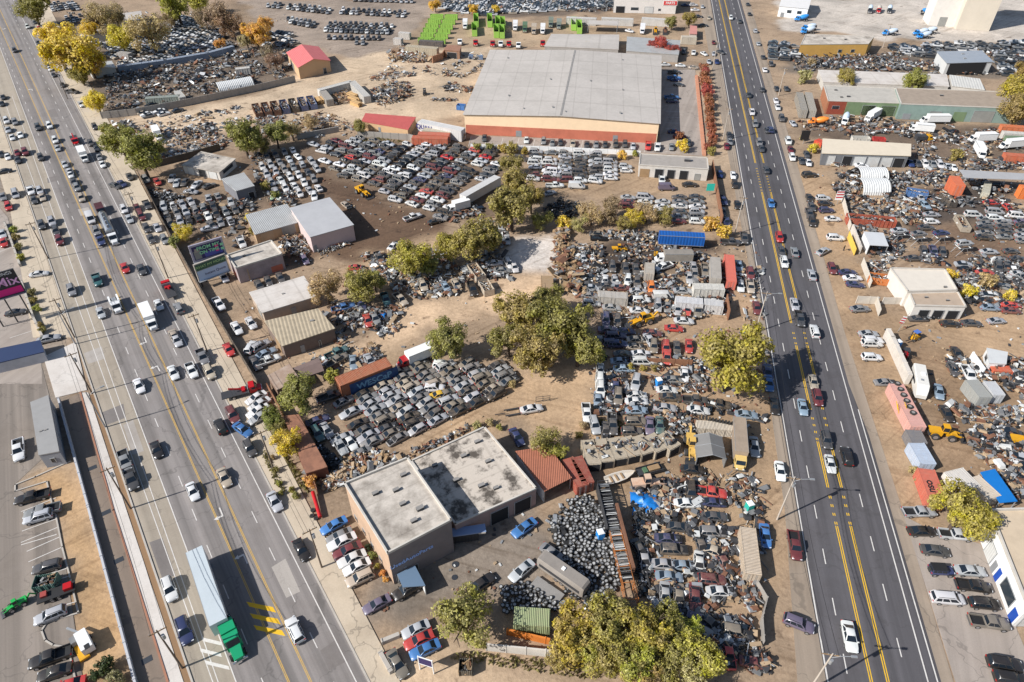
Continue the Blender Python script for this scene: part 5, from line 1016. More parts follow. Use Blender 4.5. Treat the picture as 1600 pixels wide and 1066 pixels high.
# mixers
def mixer(label,px,py,a,dm,cm):
    dr=MB(); dr.loft([[(x,rr*math.cos(i*PI/5),1.95+k+rr*math.sin(i*PI/5)) for i in range(10)] for x,rr,k in ((.4,.7,-.1),(-.6,1.15,0),(-2,1.2,.25),(-3.3,.75,.6),(-3.7,.45,.75))],dm)
    ch=MB(); ch.box((-3.9,0,1.9),(.7,.8,.9),DARKSTEEL); ch.box((-4.6,0,1.2),(1.4,.35,.1),STEEL,0,-.6)
    return place('mixer_truck',label,'concrete mixer',px,py,a,truck_parts((.7,2.4),(-3,-1.8,2.2),[('drum',dr.mesh('drum',40)),('chute',ch.mesh('chute'))],.7,1.05,2.4,cm),None,'concrete mixers at the plant')
BM=simple('mixer_blue',(.03,.24,.62,1),.4); WB=mat('mixer_pale',C(200,215,230),.4,0,.2)
n=0
mx=[('03',200,118,180),('03',245,175,180),('03',240,195,178),('03',745,205,180),('03',935,205,180),('03',955,225,178),('03',985,195,182),('03',990,80,0),('03',1040,75,5)]
mw=['nearest the white house','in the middle left of the plant yard, rear one','in the middle left of the plant yard, front one','with pale drum beside the lamp pole','left of the group of three in the plant yard','in front in the group of three','rear in the group of three','left one below the concrete tower','right one below the concrete tower']
for (t,x,y,a),wd in zip(mx,mw): mixer('bright blue concrete mixer truck '+wd,*T(t,x,y),a,BM if y%2==0 else WB,BM)
for k,(x,c,w_) in enumerate(((630,DARKSTEEL,'dark'),(683,REDP,'red'),(750,DARKSTEEL,'grey drummed'))): mixer(f'{w_} concrete mixer truck parked at the far side of the plant yard',*T('03',x,65),95,WB if k!=1 else CONC,c)
# green dumpsters and refuse trucks
GD=C(156,206,84)
rows=[(1000,235,4),(1015,205,4),(1030,175,4),(1045,148,4),(1060,118,4),(1075,90,4)]
for i,(x,y,m_) in enumerate(rows):
    for k in range(2):
        a=T('01',x+k*88,y+k*2); b=T('01',x+k*88+80,y+k*2+1); container(f"lime green roll-off dumpster, {('left','right')[k]} stack, {ordn(i)} from the near end",a,b,2.15,2.3,GD,.1,'lime green roll-off dumpsters',True,z=.02)
container('dark grey dumpster with tarp in front of the lime green dumpsters',T('01',1005,250),T('01',1155,258),2.6,2.2,C(75,75,82))
for k,(t,x,y,w_) in enumerate((('01',1355,110,'rear, beside the white truck'),('01',1345,165,'front, beside the white truck'),('01',1440,110,'left of the block of four'),('01',1490,125,'top left of the block of four'),('01',1520,130,'top right of the block of four'),('01',1480,175,'bottom left of the block of four'),('01',1515,178,'bottom right of the block of four'),('02',380,130,'left one by the carport'),('02',415,150,'right one by the carport'))):
    container('tall lime green dumpster, '+w_,T(t,x,y-28),T(t,x+3,y+22),2.4,3,GD,.1,'tall lime green dumpsters',True)
for t,x,y,w_,c in (('01',1290,150,'white refuse truck beside the lime green dumpsters',(.7,.7,.7,.8)),('02',20,160,'white truck with purple box behind it',(.7,.7,.7,.8)),('02',80,170,'dark green refuse truck beside the white one',(.05,.13,.07,.8)),('02',135,180,'dusty tan refuse truck behind the warehouse',(.4,.34,.27,.6)),('02',240,140,'grey-green refuse truck, left of two by the carport',(.12,.17,.14,.7)),('02',290,150,'grey-green refuse truck, right of two by the carport',(.16,.2,.18,.7)),('02',190,180,'small white truck among the refuse trucks',(.7,.7,.7,.8)),('02',805,180,'white truck with dark box near the far loaders',(.7,.7,.72,.8))):
    box_truck(w_,*T(t,x,y),93,c,L=6)
for t,x,y,c,w_ in (('01',1258,260,'w','white truck cab'),('01',1355,265,'r','maroon truck cab'),('01',1460,270,'r','red truck cab, left of the white pair'),('01',1510,272,'w','white truck cab between two red ones'),('01',1560,272,'r','red truck cab right of the white one'),('02',40,280,'w','pale truck cab behind the warehouse corner'),('02',190,268,'r','small red and white truck cab behind the warehouse')):
    x,y=T(t,x,y); place('truck_cab',w_+' in the row behind the warehouse','truck',x,y,90,truck_parts((.4,2.0),(-1.6,1.6),[],.6,1.1,2.6,REDP if c=='r' else WHITE))
for t,x,y in (('01',1325,340),('01',1385,345)): container(f"small blue bin behind the warehouse, {'left' if x<1350 else 'right'} one",T(t,x-12,y),T(t,x+14,y),1.8,1.5,C(95,130,170))
container('bright blue bin beside the warehouse corner',T('01',1240,645),T('01',1290,650),2.2,1.8,C(40,115,190),.1,None,True)
# right hand yards: trucks, containers, fences
for t,x,y,a,c,w_,L in (('03',640,715,150,'w','white box truck before the brick garage',7),('03',1010,735,180,'w','long white box truck before the teal garage',8),('03',940,790,185,'w','second white truck before the teal garage',6),('03',1310,930,60,'w','white van-bodied truck in the right hand yard',6),('03',1500,890,175,'w','white box truck at the right edge yard',7),('03',1310,850,178,'w','white truck with long bed left of the box truck',7)):
    box_truck(w_,*T(t,x,y),a,(.74,.74,.73,.85),L=L)
OT=simple('mixer_orange',(.75,.22,.03,1),.45)
mixer('orange truck beside the highway yard entrance',*T('03',300,755),185,OT,OT)
towtruck('white and grey tow truck in the highway yard',*T('03',470,745),120) if 0 else mixer('white and grey mixer truck beside the orange truck',*T('03',475,745),110,WB,WHITE)
container('orange container at the right edge beside the teal garage',T('03',1440,775),T('03',1600,785),2.5,2.6,C(215,110,60)); container('orange container at the right edge, nearer one',T('03',1460,950),T('03',1640,965),2.5,2.6,C(205,95,60)); container('white container between the two orange ones',T('03',1450,815),T('03',1600,825),2.5,2.6,C(214,212,206)); container('green container at the right edge',T('03',1450,850) if 0 else T('03',1470,845),T('03',1600,850),2.4,2.4,C(95,130,105))
container('grey trailer beside the highway yard, left one',T('03',195,570),T('03',225,680),2.6,3.2,C(150,148,142)); container('grey trailer beside the highway yard, right one',T('03',250,570),T('03',278,680),2.6,3.2,C(165,162,155))
container('red bin behind the white garage',T('03',650,850),T('03',725,855),2.3,2,C(190,35,45),.1,None,True); container('white bin behind the white garage',T('03',520,845),T('03',630,850),2.3,2,C(210,208,200),.2,None,True)
container('orange-red tank cart at the left end of the white garage',T('03',300,860),T('03',345,880),2.2,1.8,C(215,70,45),.1)
tipper=place('tip_truck','black tipper with raised yellow frame in the right hand yard','truck',*T('03',960,855),0,truck_parts((1,2.6),(-2,2.3),[boxbody(-3,.8,1.1,.95,2.2,DARKSTEEL,'dump_bed',False)],.6,1.05,2.4,YEL))
canopy('grey canopy roof between orange containers',TT('13',(1180,0),(1600,25),(1640,65),(1215,50)),4.6,mat('canopy_grey_sheet',C(175,174,174),.6,0,.2))
container('upright orange container holding the canopy, left one',T('13',1150,40),T('13',1190,100),2.8,4.4,C(222,110,70),.2); container('orange container holding the canopy, right edge',T('13',1560,105),T('13',1640,110),2.5,3.6,C(230,120,45),.2)
container('pale box container under the canopy',T('13',1360,75),T('13',1345,145),2,2,C(190,188,172))
container('red-orange bin full of car parts beside the white wall',T('13',490,285),T('13',790,310),3,2.2,C(172,60,38),.4,None,True,load='car'); container('yellow-orange bin beside the white wall',T('13',625,650),T('13',750,665),2.6,2,C(214,120,48),.3,None,True,load='car'); container('blue bin of scrap behind the red-orange bin',T('13',860,120),T('13',990,140),2.4,2,C(40,110,175),.3,None,True,load='light'); container('black open dumpster on the dark dirt',T('13',1085,145),T('13',1150,205),2.4,1.8,C(55,55,58),.3,None,True,load='metal'); container('pale open dumpster beside rows of dark cars',T('13',1180,280),T('13',1230,360),2.4,1.6,C(175,165,150),.4,None,True,load='metal')
fence('white wall with pink end along the highway side yard',[T('13',450,180),T('13',500,380)],2.2,mat('white_wall_paint',C(214,205,192),.9,0,.4)); fence('yellow wall along the highway side yard',[T('13',490,425),T('13',530,530)],2.2,mat('yellow_wall_paint',C(232,195,85),.8,0,.3)); fence('white wall beside the yellow wall',[T('13',510,385),T('13',560,520)],2.4,mat('white_wall_paint2',C(216,207,196),.9,0,.4),.4)
fence('pale wall in front of the yellow-orange bin',[T('13',575,590),T('13',625,730)],2.3,mat('white_wall_paint',C(214,205,192),.9,0,.4)); fence('white kinked wall beside the white shop forecourt',[T('13',540,825),T('13',660,830),T('13',680,905)],2.2,mat('white_wall_paint',C(214,205,192),.9,0,.4)); fence('white wall linking the forecourt and the white shop',[T('13',700,830),T('13',840,830)],2,mat('white_wall_paint',C(214,205,192),.9,0,.4))
fence('long white wall beside parked SUVs right of the highway',[T('13',720,1040),T('23',745,40),T('23',850,275)],2.8,mat('white_wall_paint2',C(216,207,196),.9,0,.4),.9)
CW=[((790,275),(930,540),2.6,C(225,170,160),'long pink and red container forming the yard wall'),((895,560),(935,640),2.2,C(120,120,125),'dark grey container in the yard wall'),((915,640),(990,770),2.4,C(190,205,225),'pale blue painted container in the yard wall'),((975,800),(1050,1000),2.6,C(212,105,85),'salmon red container with black graffiti in the yard wall')]
for a,b,h,c,lb in CW:
    oo=container(lb,T('23',*a),T('23',*b),3,h,c,.25)
    if 'pink' in lb:
        for k in range(6):
            m=MB(); m.cyl((-6+k*1.7,.2,h+.05),(-6+k*1.7,.2,h+.35),.62,TYRE,.62,14); m.cyl((-6+k*1.7,.2,h+.36),(-6+k*1.7,.2,h+.365),.34,ASH,n=12); ty=new('tyre',m.mesh('tyre',40)); ty.matrix_world=oo.matrix_basis.copy(); tag(ty,f'large tyre lying on the pink container, {ordn(k)} from the far end','tyre','tyres on the pink container')
    if 'graffiti' in lb: lettering(oo,'osu',2.0,BLACK,(.5,-.2,h+.08),(1,0,0),(0,1,0),'graffiti',.04)
lad=MB()
for u in (0,1.6):
    for k in (0,1): lad.cyl((u+k*.0,k*.9,0),(u-1.5,k*.9,3.4),.07,YM2,n=6)
    for z in range(6): lad.cyl((u-.22*z-.15,0,.5*z+.4),(u-.22*z-.15,.9,.5*z+.4),.05,YM2,n=6)
p=P(*T('23',810,480)); o=thing('ladder_rack','pair of yellow steel ladders leaning on the pink container','ladder',(p.x,p.y,0),math.radians(-10)); new('ladder',lad.mesh('ladder'),o)
RV=mat('rv_white',C(226,222,214),.4,0,.15)
rvp=[('body',MB().loft([[(x,-w,.6),(x,w,.6),(x,w,h),(x,w*.9,h+.2),(x,-w*.9,h+.2),(x,-w,h)] for x,w,h in ((-4.2,1.2,2.9),(2.6,1.25,2.9),(3.6,1.15,2.2),(4.3,1.0,1.3))],RV).mesh('rv',30)),('windshield',MB().box((3.2,0,2.4),(.08,2.0,.8),GLASS,0,-.6).mesh('ws')),('roof_vent',MB().box((-1,.3,3.2),(.8,.8,.25),WHITE).mesh('vent')),('roof_vent',MB().box((1.2,-.2,3.2),(.5,.5,.2),STEEL).mesh('vent')),('side_window',MB().box((0,1.26,2),(2.5,.05,.6),GLASS).box((0,-1.26,2),(2.5,.05,.6),GLASS).mesh('sw'))]+[('wheel',MB().wheel(0,0,0,.42,.3).mesh('wheel',40),(x,sg*1.05,.42)) for x in (-2.4,2.8) for sg in (-1,1)]
place('motorhome','large white motorhome parked behind the pink container','motorhome',*T('23',935,265),80,rvp,zc=1.5)
container('ribbed grey steel trailer with open back in the brown yard',T('23',1255,250),T('23',1345,360),2.8,2.8,C(165,168,165),.2); container('white and blue stall box beside the ribbed trailer',T('23',1365,260),T('23',1430,345),2.4,2.6,C(205,208,212),.2)
fence('white and pale blue sheet wall in the brown yard',[T('23',1240,130),T('23',1310,230)],2.4,WHITE,.3)
bldg('white_cabin','small white cabin with windows in the brown yard',TT('23',(1365,150),(1465,155),(1475,85),(1350,60)),(1,530+185/Z),WHITE,RIBW,0,[(0,.55,.85,.9,1.9,'window'),(3,.3,.6,.9,1.9,'window')],over=.15)
container('orange-red machine frame behind the white cabin',T('23',1380,180),T('23',1500,185),2,1.4,C(214,90,55)); container('white blocky trailer pair by the blue tarpaulin',T('23',1140,880),T('23',1260,850),4.5,2.6,C(220,214,206),.2); container('cream trailer beside the blue tarpaulin',T('23',1260,850),T('23',1400,980),3,2.4,C(222,208,190),.2)
BT=mat('blue_tarp',C(25,120,200),.45,0,.2)
canopy('bright blue tarpaulin roof over stacked car parts',TT('23',(1310,820),(1400,800),(1540,1000),(1430,1010)),2.4,BT,name='tarpaulin_shelter',cat='shelter')
scrap('rows of curved fenders stacked beside the blue tarpaulin',TT('23',(1420,830),(1560,800),(1600,900),(1600,990),(1520,960)),260,1.8,'car',.9)
fl=MB(); fl.box((0,0,3),(.05,.05,3),STEEL); 
p=P(*T('13',800,1000)); o=thing('flag_pole','leaning flag pole with a red and white striped flag behind the white wall','flag',(p.x,p.y,0)); m=MB(); m.cyl((0,0,0),(.9,.2,5.5),.05,STEEL,n=8); new('pole',m.mesh('pole'),o); m=MB()
for k in range(6): m.box((.25-.05*k,.1,4.3-.34*k),(1.0,.05,.34),simple('flag_red',(.5,.03,.04,1),.6) if k%2 else WHITE,0,.25)
new('flag',m.mesh('flag'),o)
# lifts stacking cars
def liftrack(label,px,py,k,c):
    p=P(px,py,2.0); o=thing('car_rack',label,'car rack',(p.x,p.y,0),heading(px,py,-5)); m=MB()
    for x in (-1.9,1.9):
        for y in (-1.1,1.1): m.cyl((x,y,0),(x*.2,y,2.3),.06,STEEL,n=6)
    for y in (-1.1,1.1): m.box((0,y,2.3),(4.4,.12,.12),STEEL)
    for x in (-1.5,1.5): m.box((x,0,2.35),(.15,2.3,.15),WHITE)
    new('frame',m.mesh('frame'),o); x,y=Q((p.x,p.y,3.2)); car(k,c,x,y-1,-4,'standing on top of a white rack','cars on racks',.3,0,None,2.4)
for i,(x,y,k,c) in enumerate(((800,400,'s','s'),(920,420,'s','g'),(1060,415,'s','n'),(1200,480,'v','s'))): liftrack(f'white steel crossed-leg rack holding a car, {ordn(i) if i else "leftmost"} of four from the left',*T('13',x,y),k,c)
# boat, wagons, office sign etc.
bo=MB(); bo.loft([[(x,-w,h),(x,-w*.7,.5),(x,0,.25),(x,w*.7,.5),(x,w,h),(x,w*.8,h),(x,w*.55,.75),(x,-w*.55,.75),(x,-w*.8,h)] for x,w,h in ((-2.9,1.0,1.15),(-1,1.15,1.15),(1,1.0,1.2),(2.4,.5,1.3),(3.1,.05,1.4))],mat('boat_hull',C(214,204,190),.5,0,.3)); st=MB()
for x in (-1.8,-.7,.5): st.box((x,0,.95),(.35,1.6,.1),WOOD)
place('boat','open white boat with wooden seats lying on the dirt','boat',*T('22',665,852),-18,[('hull',bo.mesh('hull',40)),('seats',st.mesh('seats'))],zc=.8)
tb=MB(); tb.box((0,0,.6),(5.2,2,.2),DARKSTEEL); tb.box((0,.9,.85),(5.2,.12,.5),DARKSTEEL); tb.box((0,-.9,.85),(5.2,.12,.5),DARKSTEEL)
place('flat_trailer','rusty flat trailer with crates behind the boat','trailer',*T('22',850,805),-15,[('deck',tb.mesh('deck')),('crates',MB().box((.8,0,.95),(2.2,1.1,.45),WOOD).box((-1,0,.9),(.8,1.2,.4),SC['green']).mesh('crates'))]+[('wheel',MB().wheel(0,0,0,.35,.25).mesh('wheel',40),(-.4,sg*1.1,.35)) for sg in (-1,1)],zc=.7)
gt=MB()
for x in (-1.5,0,1.5): gt.cyl((x,0,0),(x,0,1.6),.05,DARKSTEEL,n=6)
for z in (.3,.9,1.5): gt.cyl((-1.5,0,z),(1.5,0,z),.05,DARKSTEEL,n=6)
p=P(*T('22',190,385)); o=thing('gate','open steel pipe gate standing on the sandy lot','gate',(p.x,p.y,0),.15); new('frame',gt.mesh('frame'),o)
tl_=MB(); tl_.box((-1.4,.8,.5),(4.5,.3,.12),DARKSTEEL); tl_.box((-1.4,-.8,.5),(4.5,.3,.12),DARKSTEEL); tl_.box((-4.6,0,.5),(2.2,.15,.12),DARKSTEEL)
x,y=T('22',60,438); place('car_trailer','dark open car trailer carrying a white sedan on the sandy lot','trailer',x,y,-10,[('deck',tl_.mesh('deck'))],zc=.5)
# portable toilet, bins, tarps
def hut(label,px,py,col,roof=WHITE,nm='portable_toilet'):
    p=P(px,py,1.2); o=thing(nm,label,'portable toilet',(p.x,p.y,0),.3); b=MB(); b.box((0,0,1.05),(1.15,1.15,2.1),col); new('cabin',b.mesh('cabin'),o); b=MB(); b.box((0,0,2.2),(1.2,1.2,.2),roof,taper=.7); new('roof',b.mesh('roof'),o); b=MB(); b.box((.58,0,1),(.05,.8,1.8),roof); new('door',b.mesh('door'),o)
hut('teal portable toilet with white roof in the wrecking yard',*T('22',1465,1030),simple('toilet_teal',(.02,.35,.28,1),.5)); hut('blue portable toilet with white roof among wrecks',*T('22',905,265),BM); hut('blue and white portable toilet in the wheel pile',*T('32',545,155),BM)
hut('blue portable bin cabin by the white fence',*T('23',800,30),BM)
def tarp(label,px,py,w,d,h,m):
    p=P(px,py,.3); o=thing('tarpaulin',label,'tarpaulin',(p.x,p.y,0)); n=12; vs=[];fs=[]
    for i in range(n+1):
        for j in range(n+1):
            x=(i/n-.5);y=(j/n-.5); z=h*max(0,(1-(2.1*max(abs(x),abs(y)))**2))*(.7+.6*mnoise.noise((x*6+px,y*6,1)))+.08; vs.append((x*w+.3*mnoise.noise((x*5,y*5,px)),y*d+.3*mnoise.noise((y*5,x*5,px)),z))
    for i in range(n):
        for j in range(n): fs.append((i*(n+1)+j,(i+1)*(n+1)+j,(i+1)*(n+1)+j+1,i*(n+1)+j+1))
    mb=MB(); mb.add(vs,fs,m); new('sheet',mb.mesh('sheet',60),o)
tarp('crumpled blue tarpaulin over a heap beside the faded loader',*T('22',835,1010),6,5,1.4,BT); tarp('pale green tarpaulin heap below the salvage cars',*T('11',130,165),4,3.5,1.6,mat('green_tarp',C(150,180,150),.6,0,.2))
tarp('small blue tarpaulin by the parked cars under the trees',*T('11',785,905),2.2,2,1.2,BT)
# left lot: dumpster, machines
container('teal green waste skip with tools in the left parking lot',T('30',205,450),T('30',345,425),2.2,1.6,C(35,95,90),.1,None,True,load='metal'); 
place('flat_trailer','black equipment trailer with red winch in the left parking lot','trailer',*T('30',345,510),-20,[('deck',MB().box((0,0,.7),(5.5,2,.2),BLACK).box((1.8,0,1.1),(1.2,1.2,.7),REDP).box((-1.7,.2,1.0),(.9,1,.5),SC['red']).mesh('deck'))]+[('wheel',MB().wheel(0,0,0,.38,.28).mesh('wheel',40),(x,sg*1.1,.38)) for x in (-.6,.4) for sg in (-1,1)],zc=.8)
place('pump_unit','white wheeled pump unit with long hose arm on the sandy strip','machine',*T('30',525,820),65,[('housing',MB().box((0,0,1.2),(3.6,1.6,1.5),WHITE).box((1.6,.1,1.97),(.9,.7,.06),BLACK).mesh('housing')),('arm',MB().box((-2.6,-.6,1.6),(2.6,.3,.3),STEEL,.5).box((-1.2,-1.2,1.2),(1.2,.8,.9),SC['grey']).mesh('arm')),('base',MB().box((0,-.9,.35),(4.4,1.4,.4),YEL).mesh('base'))]+[('wheel',MB().wheel(0,0,0,.35,.25).mesh('wheel',40),(x,.85,.35)) for x in (-1,.8)],zc=1)
def kerb(label,pts,m=CONC,h=.18,w=.25):
    b=MB(); q=[P(*p) for p in pts]
    for a,e in zip(q,q[1:]): d=e-a; c=(a+e)/2; b.box((c.x,c.y,h/2),(d.length+w*.8,w,h),m,math.atan2(d.y,d.x))
    o=new('kerb',b.mesh('kerb')); tag(o,None,None,None,'structure')
kerb('',TT('30',(340,10),(385,235),(435,430),(470,580),(485,640),(290,700),(258,750),(280,810),(330,840),(420,850),(470,1066))); kerb('',TT('20',(435,755),(220,850),(95,900),(95,940),(290,880),(320,1010)))
kerb('',[(lx(LC,-100),-100),(lx(LC,1250),1250)],CONC,.16,.3); kerb('',[(lx(RC,-100),-100),(lx(RC,1250),1250)],CONC,.16,.3)
WALLB=mat('grey_wall_paint',C(196,196,200),.8,0,.25)
fence('low pale retaining wall between the brown pavement and the sandy strip',[(94,628),(141,798),(213,1066),(245,1190)],1.1,WALLB,.35)
kerb('',[(126,614),(177.5,798),(262.5,1066)],mat('brick_kerb',C(170,120,95),.9,0,.3),.2,.3)
fence('hedge-side stone wall along the shrubs by the avenue',[T('10',35,340),T('10',130,600)],1.0,CONC,.5); fence('stone wall by the shrubs below the pink billboard',[T('10',140,705),T('10',215,930),T('10',280,1066)],1.0,CONC,.5)
# fences of the yards
DF=mat('dark_mesh_fence',C(105,95,85),.8,.2,.4); GW=mat('grey_fence_sheet',C(165,158,150),.8,0,.35); BW=mat('brown_fence_sheet',C(150,105,78),.9,0,.5)
fence('long dark fence between the avenue pavement and the salvage yards',[(218,275),(262,362),(292,415),(318,462),(362,535),(405,605)],2,DF,.08); fence('grey sheet fence along the upper yards and the sandy road',[(160,186),(215,180),(290,166),(400,143),(462,128)],2.6,GW,.2)
fence('rusty brown fence along the highway pavement beside the orange bush',[(1112,262),(1127,350)],2.6,BW,.2); fence('dark fence along the car lot beside the olive tree',[(420,610),(470,700),(498,775)],2,BW,.12); fence('pale wall between the sandy yard and the salvage grid',[(560,214),(640,219),(660,224)],2.2,GW,.3); fence('pale wall below the warehouse parking strip',[(735,232),(880,237),(1000,243)],1.6,WHITE,.25); fence('dark green-grey fence behind the repair garage',[(240,262),(300,247),(345,234)],2.2,DF,.15)
fence('long grey low wall behind the salvage grid',[(465,218),(530,206)],2,GW,.4); fence('long white topped wall behind the bottom trees',[(760,1016),(900,1030),(1060,1056)],2,mat('white_wall_paint2',C(216,207,196),.9,0,.4),.25); fence('brown lattice fence with vines in the middle of the wrecking yard',[(1010,570),(1080,573)],2,BW,.15); fence('old timber fence across the wrecking yard entrance',[T('12',1315,830),T('12',1330,930)],3,BW,.2)
fence('pale brick planter strip beside the warehouse parking lot',[(1088,120),(1100,243)],.6,mat('planter_brick',C(205,145,115),.9,0,.3),1.2); fence('pale fence at the corner by the highway lamp',[T('32',1500,480),T('32',1560,580),T('32',1530,700),T('32',1540,850)],2,GW,.1)
fence('row of containers walling the blue-grey upper yard',[T('00',745,445),T('00',1030,405),T('00',1290,360),T('00',1440,320)],2.6,mat('upper_wall_sheet',C(140,150,165),.7,0,.4),2.2)
for k,(a,b,c) in enumerate((((895,605),(1110,590),C(140,155,150)),((1090,560),(1125,600),C(200,200,196)),((1450,425),(1540,415),C(210,208,204)),((730,320),(800,330),C(170,170,172)))): container(f"{('grey-green container','white upright container','white container','grey small container')[k]} in the upper yards behind the grey fence",T('00',*a),T('00',*b),2.5,2.6,c,.4)
# timber heap running up the middle
scrap('long heap of old timber and planks along the middle of the yards',[(868,362),(885,360),(905,440),(915,455),(880,460),(862,440),(868,400)],420,3,'wood',1.3,'timber_heap','timber heap')
container('tan tarred hut below the timber heap',T('12',215,655),T('12',220,735),3,3,C(170,140,105),.5)
# wall block row with cars in the light dust
for k,(x1,y1,x2,y2) in enumerate(((1330,580,1390,660),(1400,680,1440,745))): container(f"pale open concrete bay of rubble, {('rear','front')[k]} one beside the dirt road",T('11',x1,y1),T('11',x2,y2),2.6,1.8,C(200,188,172),.4,None,True,load='rubble')
for k,(x,y) in enumerate(((545,175),(540,300),(528,390))): pass
trailer('tall white van-like trailer along the fence by the bushes',T('22',545,215),T('22',540,300),1.1,2.4,TRW) if 0 else None
# person by the yellow wall
def person(label,px,py,a,shirt,trs):
    p=P(px,py); o=thing('person',label,'person',(p.x,p.y,0),a); J=[(0,0,.95),(0,0,1.2),(0,0,1.42),(0,0,1.52),(.02,0,1.68),(0,.1,.9),(.02,.12,.5),(0,.12,.06),(.14,.13,.03),(0,-.1,.9),(-.04,-.12,.5),(-.1,-.12,.06),(.05,-.13,.03),(0,.2,1.4),(.03,.27,1.13),(.12,.27,.88),(0,-.2,1.4),(-.03,-.27,1.13),(.05,-.28,.88),(.15,.27,.8),(.08,-.28,.8)]
    E_=[(0,1),(1,2),(2,3),(3,4),(0,5),(5,6),(6,7),(7,8),(0,9),(9,10),(10,11),(11,12),(2,13),(13,14),(14,15),(15,19),(2,16),(16,17),(17,18),(18,20)]; rd=[.15,.15,.15,.06,.11,.1,.07,.05,.045,.1,.07,.05,.045,.07,.05,.04,.07,.05,.04,.035,.035]
    me=bpy.data.meshes.new('person'); me.from_pydata(J,E_,[]); b=new('body',me,o); b.modifiers.new('skin','SKIN'); 
    for v,r in zip(me.skin_vertices[0].data,rd): v.radius=(r,r)
    me.skin_vertices[0].data[0].use_root=True; s=b.modifiers.new('sub','SUBSURF'); s.levels=s.render_levels=1; me.materials.append(shirt)
    h=MB(); h.loft([[(.01+.1*rr*math.cos(i*PI/4),.09*rr*math.sin(i*PI/4),z) for i in range(8)] for z,rr in ((1.68,1.12),(1.76,1.05),(1.81,.5))],BLACK); new('hair',h.mesh('hair',60),o)
    t=MB()
    for sg,x1 in ((.11,0),(-.11,-.06)): t.cyl((0,sg,.98),(x1,sg*1.15,.1),.115,trs,.075,10)
    new('trousers',t.mesh('trousers',60),o)
person('person in dark clothes standing alone on the dirt beside the yellow wall',*T('13',465,500),2.2,BLACK,mat('dark_trousers',(.03,.03,.045,1),.9))
def sign(label,px,py,h,w,hh,m,nm='sign',a=0):
    p=P(px,py); o=thing(nm,label,'sign',(p.x,p.y,0),a); b=MB(); b.cyl((0,.08,0),(0,.08,h),.08,STEEL,n=8); new('post',b.mesh('post'),o); b=MB(); b.box((0,0,h-hh/2),(w,.1,hh),m); new('panel',b.mesh('panel'),o); return o
sign('teal square sign on a post beside the highway fence',*T('12',1215,160),4,2.4,2.4,simple('sign_teal',(.02,.42,.33,1),.5)); sign('black square sign leaning beside the orange tank cart',*T('03',215,890),5,3,3.4,BLACK); sg_=sign('red and white striped sign board at the highway side wall',*T('13',425,215),4.5,2.2,3,WHITE)
for k in range(3): b=MB(); b.box((0,-.06,4.2-k*.9),(2.1,.04,.4),REDP); new('stripe',b.mesh('stripe'),sg_)
# billboards
def billboard(label,c0,c1,h,zb,posts,back=DARKSTEEL):
    """c0,c1: photo positions of the panel's lower left / lower right corners at height zb; panel h tall"""
    a=P(*c0,zb); b=P(*c1,zb); d=b-a; L=d.length; o=thing('billboard',label,'billboard',((a+b).x/2,(a+b).y/2,0),math.atan2(d.y,d.x)); m=MB(); m.box((0,.25,zb+h/2),(L+.3,.4,h+.3),back); m.box((0,-.0,zb-.1),(L+.4,1.2,.1),STEEL); new('panel_frame',m.mesh('panel_frame'),o)
    for x in posts: m=MB(); m.cyl((x*L,.5,0),(x*L,.5,zb+h*.9),.16,DARKSTEEL,n=8); new('post',m.mesh('post'),o)
    return o,L
o,L=billboard('purple billboard with green lettering and a portrait above a flat roof block',T('10',1200,575),T('10',1395,515),4.6,6.6,(-.35,.35),mat('billboard_frame',C(170,165,180),.6,0,.2))
def pnl(o,cx,cz,w,h,m,y=.03,nm='poster'): mb=MB(); mb.box((cx,y,cz),(w,.05,h),m); return new(nm,mb.mesh(nm),o)
pnl(o,0,8.9,L-.7,3.8,NAVY); LT=simple('mint_print',(.25,.6,.35,1),.5); BL=simple('violet_print',(.06,.07,.3,1),.5); pnl(o,1.2,7.9,L*.55,1.4,BL,.0,'poster_band'); pnl(o,-L*.33,8.4,1.6,2.4,simple('portrait_skin',(.2,.2,.19,1),.6),.0,'portrait'); pnl(o,-L*.33,9.7,1.0,1.0,simple('portrait_face',(.3,.26,.22,1),.6),-.03,'portrait')
lettering(o,'FROM MY',1.3,LT,(.3,-.04,10.0),(1,0,0),(0,0,1),bold=.03); lettering(o,'ON TIME',1.2,LT,(.3,-.04,8.7),(1,0,0),(0,0,1),bold=.03)
for k in range(4): pnl(o,L*.33+(k%2)*1.3-.4,8.3+(k//2)*1.2,.8,.7,LT if k%2 else PINKM,-.02,'poster_badge')
o,L=billboard('lower billboard with white panel and dark green heading beneath the purple one',T('10',1232,690),T('10',1415,620),4.8,2.2,(-.45,.45),CONC)
pnl(o,0,3.5,L-.2,2.9,simple('pale_blue_print',(.42,.52,.68,1),.5)); pnl(o,0,6.0,L-.2,1.8,simple('dark_green_print',(.03,.09,.06,1),.5)); lettering(o,'WHAT MY MONEY',.95,simple('lime_print',(.4,.6,.25,1),.5),(0,-.02,6.0),(1,0,0),(0,0,1)); lettering(o,'Instant Quote',.95,NAVY,(.6,-.02,3.6),(1,0,0),(0,0,1))
o,L=billboard('pink and black billboard on tall black posts at the left edge',T('10',-95,825),T('10',155,752),6.2,7.6,(-.42,-.05,.33))
pnl(o,0,10.9,L-.2,5.9,simple('black_print',(.02,.02,.025,1),.5)); pnl(o,0,8.7,L-.2,1.7,PINKM,0); lettering(o,'Mix',3.2,simple('pale_pink_print',(.75,.4,.65,1),.5),(L*.22,-.06,11.2),(1,0,0),(0,0,1),bold=.04); lettering(o,'FOR BOOKINGS',1.0,simple('white_print',(.7,.7,.7,1),.5),(0,-.06,13.3),(1,0,0),(0,0,1))
